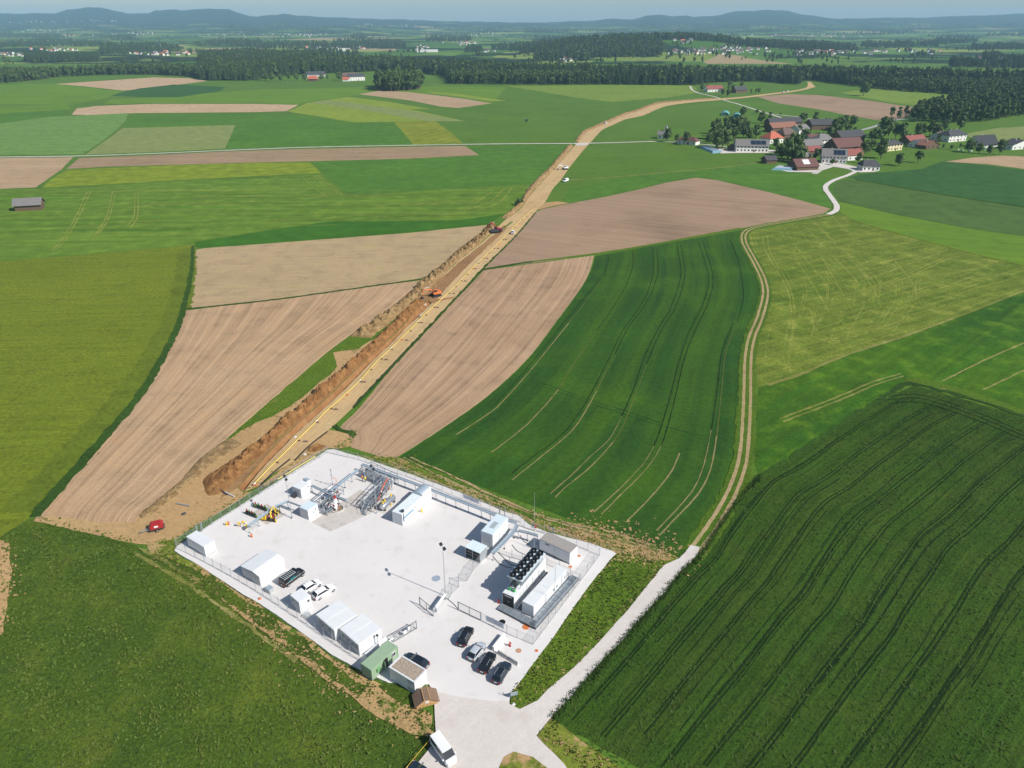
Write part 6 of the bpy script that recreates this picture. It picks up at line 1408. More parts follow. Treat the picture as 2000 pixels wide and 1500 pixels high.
# ------------------------------------------------------------------ vehicles
def carmesh(kind):
    """stations along the length: x, half width, underside, belt, and the glasshouse above"""
    K = {'suv': dict(L=4.6, W=.93, belt=1.02, hood=1.0, roof=1.62, ws0=.85, ws1=.05, rw0=-2.1, rw1=-1.62, tail=1.0),
         'hatch': dict(L=4.4, W=.90, belt=.95, hood=.88, roof=1.48, ws0=1.0, ws1=.2, rw0=-2.05, rw1=-1.35, tail=.98),
         'wagon': dict(L=4.8, W=.91, belt=.95, hood=.90, roof=1.47, ws0=.95, ws1=.15, rw0=-2.25, rw1=-1.7, tail=.98),
         'van': dict(L=5.3, W=.98, belt=1.12, hood=1.15, roof=1.98, ws0=1.85, ws1=1.0, rw0=-2.6, rw1=-2.5, tail=1.12)}[kind]
    return K
def sect(x, w_, z0, z1, top=.86):
    return [(x, -w_ * .88, z0), (x, -w_, z0 + .18), (x, -w_, z1 - .22), (x, -w_ * top, z1), (x, w_ * top, z1), (x, w_, z1 - .22), (x, w_, z0 + .18), (x, w_ * .88, z0)]
TYRE = MB().tube([(0, -.11, 0), (0, .11, 0)], .33, 18).mesh('tyre', RUBBER, smooth=35)
RIM = MB().tube([(0, -.12, 0), (0, .12, 0)], .2, 10).mesh('rim', paint('alloy', (.5, .51, .52), .3, .7))
PLATE = paint('number_plate', (.75, .75, .72), .5)
CARM = {}
def make_car(kind, paintmat, roofmat=None, rails=False, pano=False):
    key = (kind, paintmat.name, roofmat.name if roofmat else '', rails, pano)
    if key in CARM: return CARM[key]
    k = carmesh(kind); Lh = k['L'] / 2; W = k['W']; parts = []
    ws0, ws1, rw0, rw1, bz, rz_ = k['ws0'], k['ws1'], k['rw0'], k['rw1'], k['belt'], k['roof']
    m = MB(); z0 = .24
    m.loft([sect(-Lh, W * .80, z0 + .15, k['tail'] - .25), sect(-Lh + .10, W * .93, z0 + .03, k['tail'] - .06), sect(-Lh + .5, W, z0, k['tail']), sect(0, W, z0, bz), sect(ws0, W, z0, bz), sect(ws0 + .3, W * .99, z0, k['hood']), sect(Lh - .55, W * .96, z0, k['hood'] - .10), sect(Lh - .15, W * .84, z0 + .02, k['hood'] - .24), sect(Lh, W * .62, z0 + .12, k['hood'] - .42)])
    parts.append(('body', m.mesh('body', paintmat, smooth=35), []))
    wr, wb = W * .70, W * .86
    if kind == 'van': wr = W * .84; wb = W * .93
    # glass: tapered house between belt and roof
    g = MB(); c = [(rw0, -wb, bz - .02), (ws0, -wb, bz - .02), (ws0, wb, bz - .02), (rw0, wb, bz - .02), (rw1, -wr, rz_ - .05), (ws1, -wr, rz_ - .05), (ws1, wr, rz_ - .05), (rw1, wr, rz_ - .05)]
    parts.append(('windscreen', MB().add([Vector(c[i]) + Vector((.012, 0, .01)) for i in (1, 2, 6, 5)], [(0, 1, 2, 3)]).mesh('windscreen', GLASS), []))
    parts.append(('rear_window', MB().add([Vector(c[i]) + Vector((-.012, 0, .01)) for i in (0, 4, 7, 3)], [(0, 1, 2, 3)]).mesh('rear_window', GLASS), []))
    for s, ids in ((-1, (0, 1, 5, 4)), (1, (3, 2, 6, 7))):
        q = [Vector(c[i]) for i in ids]; cen = sum(q, Vector()) / 4
        q2 = [cen + (p_ - cen) * .88 + Vector((0, s * .015, 0)) for p_ in q]
        if kind == 'van': q2 = [q2[0].lerp(q2[1], .72 if not pano else 0), q2[1], q2[2], q2[3].lerp(q2[2], .72 if not pano else 0)]
        parts.append(('side_window', MB().add(q2, [(0, 1, 2, 3)]).mesh('side_window', GLASS), []))
    h = MB(); h.add(c, [(0, 1, 5, 4), (3, 7, 6, 2), (0, 4, 7, 3), (1, 2, 6, 5)]); parts.append(('pillars', h.mesh('pillars', paintmat), []))
    ro = MB(); ro.loft([[(x, y_ * f, z) for x, y_ in ((rw1 - .06, -wr), (ws1 + .04, -wr), (ws1 + .1, -wr * .6), (ws1 + .1, wr * .6), (ws1 + .04, wr), (rw1 - .06, wr))] for z, f in ((rz_ - .06, 1.02), (rz_ - .01, .98), (rz_ + .02, .86))]); parts.append(('roof', ro.mesh('roof', roofmat or paintmat, smooth=35), []))
    if pano and kind != 'van': parts.append(('sunroof', MB().box(rw1 + .3, -wr * .75, rz_ + .015, ws1 - .1, wr * .75, rz_ + .03).mesh('sunroof', GLASS), []))
    if rails:
        rm = MB().tube([(rw1 + .1, 0, 0), (rw1 + .2, 0, .07), (ws1 - .2, 0, .07), (ws1 - .1, 0, 0)], .03, 6).mesh('roof_rail', STEEL)
        for s in (-1, 1): parts.append(('roof_rail', rm, [], (0, s * wr * .92, rz_)))
    xf, xr = Lh - .88, -Lh + .88
    for x in (xf, xr):
        for s in (-1, 1): parts.append(('wheel', None, [], (x, s * (W - .1), .33)))
    HL_ = paint('headlight_glass', (.7, .72, .74), .15, 0, .8); TLM = paint('tail_light', (.42, .01, .01), .3)
    for s in (-1, 1):
        parts.append(('headlight', MB().cbox((Lh - .2, s * W * .62, k['hood'] - .34), (.2, .32, .15), s * R(-28)).mesh('headlight', HL_), []))
        parts.append(('tail_light', MB().cbox((-Lh + .06, s * W * .74, k['tail'] - .28), (.14, .24, .28)).mesh('tail_light', TLM), []))
        parts.append(('mirror', MB().cbox((ws0 - .25, s * (W + .1), bz + .05), (.14, .22, .15)).mesh('mirror', paintmat), []))
    parts.append(('bumper', MB().box(-Lh - .03, -W * .75, .3, -Lh + .12, W * .75, .52).mesh('bumper', DSTEEL if kind != 'van' else paintmat), []))
    parts.append(('number_plate', MB().box(-Lh - .045, -.26, .56, -Lh - .0, .26, .68).mesh('number_plate', PLATE), []))
    CARM[key] = parts; return parts
def car(label, cat, kind, mat, rear, front, name='parked_car', group='cars parked on the site', z=None, sc=1.0, **kw):
    z = YZ if z is None else z; a, b = G(*rear, z + .5), G(*front, z + .5); c = (a + b) / 2; c.z = z
    r = thing(name, label, cat, c, ang(a, b), group); r.scale = (sc,) * 3
    for p_ in make_car(kind, mat, **kw):
        loc = p_[3] if len(p_) > 3 else (0, 0, 0)
        if p_[0] == 'wheel':
            w_ = link('wheel', TYRE, r, loc); link('rim', RIM, w_)
        else: link(p_[0], p_[1], r, loc)
    return r
def carpaint(nm, c, rough=.28): return paint(nm, c, rough, 0.0, .6, dirt=.04)
CB, CW, CS, CD = carpaint('black_car_paint', (.010, .011, .013)), carpaint('white_car_paint', (.78, .79, .80)), carpaint('silver_car_paint', (.42, .46, .50)), carpaint('dark_blue_car_paint', (.018, .030, .048))
CB2 = carpaint('black_van_paint', (.012, .016, .018))
car('black car with a silver-edged rear window, topmost of the four in the row', 'car', 'suv', CB, (901, 1258), (917, 1228), pano=True, rails=True)
car('silver car, the only silver one in the row of four', 'car', 'hatch', CS, (920, 1286), (942, 1258))
car('black car between the silver and the dark blue cars', 'car', 'suv', CB, (943, 1309), (960, 1279), pano=True, rails=True)
car('dark blue car with silver roof rails, nearest the camera in the row of four', 'car', 'wagon', CD, (969, 1331), (991, 1296), rails=True, pano=True)
car('black car parked behind the gravel-roofed white kiosk', 'car', 'wagon', CD, (834, 1302), (792, 1280), pano=True)
car('white car partly hidden behind the small tall white cabin', 'car', 'hatch', CW, (593, 1154), (622, 1136))
car('white estate car with dark rear window in front of the tall white cabin', 'car', 'wagon', CW, (617, 1165), (649, 1146))
car('dark car cut off by the bottom edge beside the white van', 'car', 'wagon', CD, (842, 1524), (806, 1496), z=.18)
v = car('black van with roof bars and turquoise lettering on its side', 'van', 'van', CB2, (551, 1143), (591, 1114), name='parked_van')
for k in range(7): MB().box(-2.3 + .42 * k, -.72, 2.03, -2.22 + .42 * k, .72, 2.08).obj('roof_bar', WHITE2, v)
for s in (-1, 1): MB().tube([(-2.4, s * .78, 2.05), (.4, s * .78, 2.05)], .03, 6).obj('roof_rail', WHITE2, v)
MB().box(-2.4, -.992, .98, 2.2, -.975, 1.04).obj('stripe', WHITE2, v)
text_mesh('RAG', .55, TEAL, v, (-.6, -.985, 1.45), (R(90), 0, 0)); MB().box(-1.7, -.99, 1.2, .4, -.97, 1.26).obj('emblem', TEAL, v)
v = car('white van with open bluish windscreen parked at the bottom of the road', 'van', 'van', CW, (850, 1444), (884, 1492), name='parked_van', z=.18, pano=True)
tp = catmull([G(*q) for q in [(846, 1444), (835, 1458), (818, 1478), (800, 1500), (780, 1525)]], .6); o = MB().tube([(q.x, q.y, .9) for q in tp], .035, 5).obj('barrier_tape', YELLOW); tag(o, 'yellow barrier tape running from the white van to the bottom edge', 'tape')
for px, lb in (((846, 1446), 'thin post holding the yellow tape beside the white van'), ((812, 1486), 'thin post holding the yellow tape near the bottom edge')):
    r = thing('tape_post', lb, 'post', G(*px, .05)); MB().cyl((0, 0, 0), .03, 1.0, 6).obj('pole', ORANGE, r)
# vehicles along the strip
ZS = .2
car('white car with dark windows driving on the haul road below the red excavator', 'car', 'suv', CW, (999, 459), (1004, 449), group='vehicles on the pipeline strip', z=ZS)
car('small white van parked in the grass where the field track meets the strip', 'van', 'van', CW, (1108, 352), (1101, 354), group='vehicles on the pipeline strip', z=ZS, name='parked_van')
car('small white van far up the haul road near the bend', 'van', 'van', CW, (1180, 243), (1186, 239), group='vehicles on the pipeline strip', z=ZS, name='parked_van')
car('white van on the strip above the farm road, left of a matching pair', 'van', 'van', CW, (1527, 181), (1533, 179.5), group='vehicles on the pipeline strip', z=ZS, name='parked_van')
car('white van on the strip above the farm road, right of a matching pair', 'van', 'van', CW, (1535, 179.5), (1541, 178), group='vehicles on the pipeline strip', z=ZS, name='parked_van')
def excavator(label, px, rz, mat, swing=.0, reach=1.0):
    r = thing('excavator', label, 'excavator', G(*px, ZS), rz, 'excavators working on the trench')
    for s in (-1, 1):
        t_ = MB().prism([(-1.9, .15), (-1.6, 0), (1.6, 0), (1.9, .15), (2.0, .5), (1.7, .85), (-1.7, .85), (-2.0, .5)], s * 1.3 - .3, s * 1.3 + .3, 'y').obj('track', RUBBER, r)
        for x in (-1.5, 0, 1.5): MB().cyl((x, s * 1.3 - .32, .42), .26, .64, 10, 'y').obj('roller', DSTEEL, t_)
    MB().cyl((0, 0, .7), .9, .4, 14).obj('turntable', DSTEEL, r)
    MB().prism([(-2.2, 1.1), (1.2, 1.1), (1.2, 1.7), (-.3, 2.1), (-2.2, 2.1)], -1.3, 1.3, 'y').obj('house', mat, r)
    MB().prism([(-2.6, 1.1), (-2.1, 1.05), (-2.1, 2.1), (-2.5, 2.0)], -1.25, 1.25, 'y').obj('counterweight', DSTEEL, r)
    cb = MB().prism([(-.2, 1.7), (1.5, 1.2), (1.55, 2.0), (1.0, 3.0), (-.2, 3.0)], .3, 1.25, 'y').obj('cab', mat, r)
    MB().prism([(-.05, 2.1), (1.42, 2.05), (.95, 2.9), (-.05, 2.9)], .27, 1.28, 'y').obj('cab_glass', GLASS, cb)
    MB().tube([(.9, -.2, 1.8), (2.3, -.2, 3.9 * reach), (3.6, -.2, 4.3 * reach), (5.2, -.2, 3.3)], [.28, .34, .3, .2], 6).obj('boom', mat, r)
    MB().tube([(4.8, -.2, 3.7), (5.4, -.2, 3.1), (6.0, -.2, .8)], [.2, .22, .14], 6).obj('stick', mat, r)
    MB().prism([(5.7, .9), (6.3, .9), (6.5, .1), (6.0, -.35), (5.4, .1)], -.8, .4, 'y').obj('bucket', DSTEEL, r)
    MB().tube([(1.2, -.2, 1.5), (2.6, -.2, 3.2)], .09, 6).tube([(2.6, -.2, 4.3), (4.8, -.2, 4.1)], .09, 6).obj('hydraulic_ram', PALE, r)
    return r
excavator('orange excavator digging at the head of the open trench', (851, 578), R(215), ORANGE, reach=.8)
excavator('red-armed excavator on the spoil heap farther up the strip', (972, 453), R(160), RED)
r = thing('dump_trailer', 'dark tipping trailer standing against the heap beside the red excavator', 'trailer', G(966, 455, ZS), R(10)); MB().prism([(-2, .8), (2, .8), (2.3, 1.9), (-2.3, 1.9)], -1.1, 1.1, 'y').obj('tub', DSTEEL, r)
for x in (-.7, .6):
    for s in (-1, 1): w_ = link('wheel', TYRE, r, (x, s * 1.1, .45)); w_.scale = (1.3,) * 3
excavator('small white digger parked on the haul road below the road crossing', (1104, 331), R(200), CW, reach=.7)
r = thing('compressor_trailer', 'red compressor trailer with a drawbar standing on the bare soil', 'trailer', G(308, 1034, .2), R(205))
prof = [(-1.3, .7), (1.3, .7), (1.35, 1.5), (1.0, 1.9), (-.9, 1.9), (-1.4, 1.4)]
MB().prism(prof, -.8, .8, 'y').obj('hood', RED, r); MB().box(-.3, .79, 1.1, .5, .83, 1.5).obj('label_plate', WHITE, r); MB().box(-1.5, -.85, .5, 1.5, .85, .72).obj('chassis', DSTEEL, r)
MB().tube([(1.4, -.4, .6), (3.4, 0, .5)], .07, 6).tube([(1.4, .4, .6), (3.4, 0, .5)], .07, 6).tube([(3.4, 0, .5), (3.4, 0, .05)], .06, 6).obj('drawbar', STEEL, r)
for s in (-1, 1): w_ = link('wheel', TYRE, r, (0, s * .95, .33)); link('rim', RIM, w_)
r = thing('farm_trailer', 'small green and grey machine standing alone in the big meadow', 'farm machine', G(1029, 237, .1), R(-20)); MB().prism([(-2.2, .9), (1.6, .9), (1.9, 2.0), (-2.0, 2.3)], -1.1, 1.1, 'y').obj('tub', paint('machine_grey_green', (.08, .10, .09), .6), r); MB().tube([(1.6, 0, .8), (4.0, 0, .5)], .1, 6).obj('drawbar', YELLOW, r)
for s in (-1, 1): w_ = link('wheel', TYRE, r, (-.4, s * 1.2, .5)); w_.scale = (1.5,) * 3
# ------------------------------------------------------------------ yellow pipe on its sleepers
PIPEY = paint('yellow_pipe_coating', (.66, .50, .12), .5)
PIPE = [(497, 945), (520, 920), (549, 891), (571, 869), (593, 847), (612, 829), (632, 808), (669, 775), (703, 743), (733, 709), (760, 684), (801, 644), (824, 620), (859, 587), (890, 558), (926, 520), (967, 481), (996, 452), (1020, 428), (1042, 409)]
pc = catmull([G(*q, .75) for q in PIPE], 2.0); rp = thing('pipeline', 'yellow pipeline laid out on timber blocks along the trench', 'pipeline', (pc[0].x, pc[0].y, ZS)); o_ = Vector((pc[0].x, pc[0].y, 0))
seg = 6
for i in range(0, len(pc) - 1, seg):
    s_ = pc[i:i + seg + 1]
    MB().tube([(q.x - o_.x, q.y - o_.y, .62) for q in s_], .15, 8).obj('pipe_length', PIPEY, rp, smooth=40)
    if (i // seg) % 2 == 0: q = s_[0]; d = (s_[1] - s_[0]).normalized() * .35; MB().tube([(q.x - o_.x - d.x, q.y - o_.y - d.y, .62), (q.x - o_.x + d.x, q.y - o_.y + d.y, .62)], .17, 8).obj('weld_sleeve', WHITE, rp)
SLP = MB().box(-.6, -.14, 0, .6, .14, .2).box(-.5, -.13, .2, .5, .13, .4).mesh('timber_block', WOODD); SLP2 = MB().box(-.6, -.14, 0, .6, .14, .2).box(-.5, -.13, .2, .5, .13, .4).mesh('timber_block', ORANGE)
for i in range(0, len(pc) - 2, 4):
    q = pc[i]; dq = pc[i + 1] - q; an = math.atan2(dq.y, dq.x) + math.pi / 2
    o = link('timber_block', SLP if (i // 4) % 5 else SLP2, None, (q.x, q.y, ZS), an); tag(o, 'timber block carrying the yellow pipeline', 'timber block', 'timber blocks under the yellow pipeline')
    if i % 8 == 0 and i < 120:
        d = (pc[i + 1] - q).normalized(); n2 = Vector((d.y, -d.x)) * (1.7 + .4 * math.sin(i))
        o = link('timber_block', SLP, None, (q.x + n2.x, q.y + n2.y, ZS), an + .3); tag(o, 'spare timber block lying loose beside the yellow pipeline', 'timber block', 'spare timber blocks beside the pipeline')
a, b = G(543, 938, .3), G(616, 893, .3); r = thing('loose_pipe', 'thin yellow pipe lying along the outside of the upper left fence', 'pipe', (a.x, a.y, .3), ang(a, b)); MB().tube([(0, 0, .3), ((b - a).length, 0, .3)], .13, 8).obj('pipe_body', paint('pale_yellow_paint', (.72, .60, .16), .5), r)
for k, (a, b, lb) in enumerate([((345, 984), (371, 989), 'grey pipe offcut lying on the sandy soil'), ((424, 953), (445, 967), 'dark thin pipe lying by the trench end'), ((440, 962), (458, 971), 'pale thin pipe beside the dark one by the trench end')]):
    A_, B_ = G(*a, .2), G(*b, .2); o = MB().tube([(0, 0, .15), ((B_ - A_).length, 0, .15)], .14, 7).obj('pipe_offcut', [STEEL, DSTEEL, PALE][k]); o.location = A_; o.rotation_euler = (0, 0, ang(A_, B_)); tag(o, lb, 'pipe')
def rock(px, s, lb, mat=CONC, z=.1):
    bm = bmesh.new(); bmesh.ops.create_icosphere(bm, subdivisions=1, radius=s)
    for v_ in bm.verts: v_.co = v_.co * random.uniform(.7, 1.15); v_.co.z *= .7
    me = bpy.data.meshes.new('rock'); bm.to_mesh(me); bm.free(); me.materials.append(mat); o = link('rock', me, None, G(*px, z)); tag(o, lb, 'rock')
rock((359, 1004), .7, 'dark lump of stone lying alone on the sandy soil', DSTEEL); rock((565, 809), 1.1, 'dark lump of broken concrete on the spoil heap edge', paint('dark_rubble', (.10, .08, .07), .9)); rock((577, 854), .6, 'white boulder beside the trench edge and pipeline', WHITE2); rock((595, 888), .6, 'grey rubble by the black silt fence', CONC); rock((1002, 1377), .5, 'boulder at the tip of the grass by the junction', CONC)
# ------------------------------------------------------------------ people
SKIN = paint('skin', (.50, .30, .21), .6); HIVIS = paint('hi_vis_orange', (.85, .36, .04), .7); HIVY = paint('hi_vis_yellow', (.75, .66, .06), .7); NAVYT = paint('dark_trousers', (.012, .014, .02), .8); SHIRTW = paint('white_shirt', (.72, .72, .72), .8); HELM = paint('white_helmet', (.8, .8, .8), .4); HELR = paint('red_helmet', (.6, .06, .03), .4)
def person(label, px, rz, top, legs=NAVYT, helm=HELM, pose=0, z=None, group=None):
    z = YZ if z is None else z; r = thing('person', label, 'person', G(*px, z), rz, group)
    V = []; E = []; Rd = []
    def add(p, rad, par=None):
        V.append(p); Rd.append(rad)
        if par is not None: E.append((par, len(V) - 1))
        return len(V) - 1
    lean = .25 if pose == 2 else 0.0
    pel = add((0, 0, .95), .145); sp = add((lean * .4, 0, 1.18), .135, pel); ch = add((lean * .9, 0, 1.38), .155, sp); nk = add((lean * 1.1, 0, 1.52), .06, ch); hd = add((lean * 1.3 + .02, 0, 1.66), .10, nk); add((lean * 1.3 + .02, 0, 1.76), .075, hd)
    for s in (-1, 1):
        hp = add((0, s * .10, .88), .10, pel); st_ = .12 * s if pose == 1 else 0.03 * s
        kn = add((st_ + .03, s * .12, .5), .065, hp); an_ = add((st_ - .02, s * .12, .1), .045, kn); add((st_ + .17, s * .13, .04), .04, an_)
        sh = add((lean * .95, s * .19, 1.42), .065, ch); ex = (.18 if pose else .02)
        el = add((lean + ex, s * .27, 1.17), .048, sh); wr = add((lean + ex + (.24 if pose else .06), s * .24, 1.0 if not pose else 1.12), .034, el)
        hb = add((lean + ex + (.32 if pose else .09), s * .235, .92 if not pose else 1.12), .036, wr)
        for q in range(4): add((lean + ex + (.42 if pose else .10) + .01 * q, s * (.21 + .018 * q), (.82 if not pose else 1.10) + .005 * q), .009, hb)
        add((lean + ex + (.33 if pose else .12), s * .19, .90 if not pose else 1.16), .010, hb)
    me = bpy.data.meshes.new('body'); me.from_pydata(V, E, []); o = bpy.data.objects.new('body', me); COL.objects.link(o)
    o.modifiers.new('skin', 'SKIN'); sk = me.skin_vertices[0].data if me.skin_vertices else None
    if sk is None:
        bm = bmesh.new(); bm.from_mesh(me); bm.verts.layers.skin.verify(); bm.to_mesh(me); bm.free(); sk = me.skin_vertices[0].data
    for i, rad in enumerate(Rd): sk[i].radius = (rad, rad)
    sk[0].use_root = True; sb = o.modifiers.new('sub', 'SUBSURF'); sb.levels = 1; sb.render_levels = 1
    bpy.context.view_layer.update(); m2 = bpy.data.meshes.new_from_object(o.evaluated_get(bpy.context.evaluated_depsgraph_get())); bpy.data.objects.remove(o)
    m2.materials.clear()
    for mt in (SKIN, top, legs, RUBBER): m2.materials.append(mt)
    for f in m2.polygons:
        c = f.center; arm = abs(c.y) > .21
        f.material_index = 3 if c.z < .12 else 2 if c.z < .93 and not arm else 0 if c.z > 1.5 or (arm and c.x > lean + (.36 if pose else .07) and c.z < 1.2) else 1
        f.use_smooth = True
    b_ = link('body', m2, r)
    h_ = MB(); h_.loft([[(lean * 1.3 + .02 + rr * math.cos(t), rr * math.sin(t), zz) for t in [2 * math.pi * q / 12 for q in range(12)]] for zz, rr in ((1.70, .15), (1.715, .125), (1.78, .115), (1.84, .07), (1.86, .01))]); h_.obj('helmet', helm, r, smooth=40)
    return r
person('person in orange jacket and red helmet standing left at the corner skid', (708, 940), R(60), HIVIS, helm=HELR, pose=1)
person('person in yellow jacket and dark trousers standing right at the corner skid', (714, 942), R(100), HIVY, pose=0)
person('person in pale clothes with white helmet standing in the trench near the excavator', (831, 601), R(120), SHIRTW, pose=0, z=-.8)
person('person in white shirt bending beside the trench edge, left of two', (820, 622), R(30), SHIRTW, pose=2, z=.15)
person('person in pale yellow clothes beside the pipeline, right of two', (825, 620), R(200), HIVY, pose=1, z=.15)
person('person in dark clothes on the steel platform beside the orange hose', (746, 972), R(240), NAVYT, pose=1, z=YZ + 1.6)
# ------------------------------------------------------------------ village
n = NT('rendered_wall', .85); oc = n.objc()
WALLS = {'white': paint('white_render', (.72, .71, .68), .85, dirt=.1, dsc=.4), 'cream': paint('cream_render', (.66, .58, .36), .85, dirt=.1, dsc=.4), 'wood': paint('barn_boards', (.13, .085, .055), .9, dirt=.4, dsc=1.5), 'grey': paint('grey_render', (.40, .39, .37), .85, dirt=.15, dsc=.4)}
ROOFS = {k: paint(k + '_roof_tiles', c, .8, dirt=.25, dsc=.7, bump=.3) for k, c in {'dark': (.055, .056, .062), 'grey': (.17, .16, .155), 'brown': (.13, .085, .07), 'maroon': (.13, .06, .052), 'red': (.24, .075, .06), 'orange': (.44, .12, .07), 'rust': (.23, .105, .068), 'black': (.025, .03, .035)}.items()}
LAND = []   # landmarks for wording tree labels: x, y, phrase
def house(label, a, b, depth, he, hr, wall, roof, gab=False, hip=0.0, win=4, floors=1, name='house', cat='house', phrase=None, over=.6, chim=1, sky=False, z=0.0):
    A_, B_ = G(*a), G(*b); ln = (B_ - A_).length; an = ang(A_, B_); r = thing(name, label, cat, (A_.x, A_.y, z), an)
    w_, rf = WALLS[wall], ROOFS[roof]
    LAND.append((*(A_ + B_)[:2], phrase or label)); LAND[-1] = ((A_.x + B_.x) / 2, (A_.y + B_.y) / 2, phrase or label)
    if gab:   # ridge runs away from the viewer
        MB().prism([(0, 0), (ln, 0), (ln, he), (ln / 2, hr), (0, he)], 0, depth, 'y').obj('wall', w_, r)
        k = (hr - he) / (ln / 2)
        for p_, q_ in (((-over, he - k * over), (ln / 2, hr)), ((ln / 2, hr), (ln + over, he - k * over))):
            MB().prism([(p_[0], p_[1] + .03), (q_[0], q_[1] + .03), (q_[0], q_[1] + .25), (p_[0], p_[1] + .25)], -over, depth + over, 'y').obj('roof_slope', rf, r)
    else:
        k = (hr - he) / (depth / 2); hx = hip * ln * .5
        if hip <= 0:
            MB().prism([(0, 0), (depth, 0), (depth, he), (depth / 2, hr), (0, he)], 0, ln, 'x').obj('wall', w_, r)
            for p_, q_ in (((-over, he - k * over), (depth / 2, hr)), ((depth / 2, hr), (depth + over, he - k * over))):
                MB().prism([(p_[0], p_[1] + .03), (q_[0], q_[1] + .03), (q_[0], q_[1] + .25), (p_[0], p_[1] + .25)], -over, ln + over, 'x').obj('roof_slope', rf, r)
        else:
            MB().box(0, 0, 0, ln, depth, he).obj('wall', w_, r)
            o = over; v = [(-o, -o, he), (ln + o, -o, he), (ln + o, depth + o, he), (-o, depth + o, he), (hx, depth / 2, hr), (ln - hx, depth / 2, hr)]
            for f in ((0, 1, 5, 4), (2, 3, 4, 5), (0, 4, 3), (1, 2, 5)):
                q = [Vector(v[i]) for i in f]; m = MB(); m.add([p_ + Vector((0, 0, .03)) for p_ in q] + [p_ + Vector((0, 0, .25)) for p_ in q], [tuple(range(len(q)))[::-1], tuple(range(len(q), 2 * len(q)))] + [(i, (i + 1) % len(q), (i + 1) % len(q) + len(q), i + len(q)) for i in range(len(q))]); m.obj('roof_slope', rf, r)
    if win:
        wm = MB().box(-.55, -.06, 0, .55, .05, 1.3).mesh('window', GLASS)
        for f_ in range(floors):
            zz = 1.0 + 2.7 * f_
            if zz + 1.3 > he + (.8 if gab else 0): break
            for k_ in range(win):
                link('window', wm, r, (ln * (k_ + .5) / win, 0, zz)).rotation_euler = (0, 0, 0)
        side = max(1, int(depth / 4.5))
        for k_ in range(side):
            o = link('window', wm, r, (0, depth * (k_ + .5) / side, 1.1)); o.rotation_euler = (0, 0, R(90))
        MB().box(ln * .5 + .9, -.07, 0, ln * .5 + 2.1, .05, 2.2).obj('door', WALLS['wood'], r)
    for c in range(chim): MB().box(ln * (.35 + .3 * c), depth * .5 - .35, hr - .8, ln * (.35 + .3 * c) + .7, depth * .5 + .35, hr + .9).obj('chimney', WALLS['grey'], r)
    if sky: MB().prism([(depth * .12, he + (hr - he) * .24 + .27), (depth * .42, he + (hr - he) * .84 + .27), (depth * .42, he + (hr - he) * .84 + .33), (depth * .12, he + (hr - he) * .24 + .33)], ln * .35, ln * .65, 'x').obj('skylight', WHITE2, r)
    return r
r = house('small white chapel with a grey roof and slim bell tower', (1284, 271), (1303, 272), 8, 4, 7, 'white', 'grey', False, 0, 2, phrase='the white chapel', chim=0, name='chapel', cat='chapel')
tw = MB(); tw.box(5.6, 3, 0, 7.8, 5.2, 10.5).obj('tower', WALLS['white'], r); MB().add([(5.4, 2.8, 10.5), (8, 2.8, 10.5), (8, 5.4, 10.5), (5.4, 5.4, 10.5), (6.7, 4.1, 12.6)], [(0, 1, 4), (1, 2, 4), (2, 3, 4), (3, 0, 4), (3, 2, 1, 0)]).obj('spire', ROOFS['grey'], r); MB().box(6.2, 2.93, 8.4, 7.2, 3.02, 9.6).obj('louvre', DSTEEL, r)
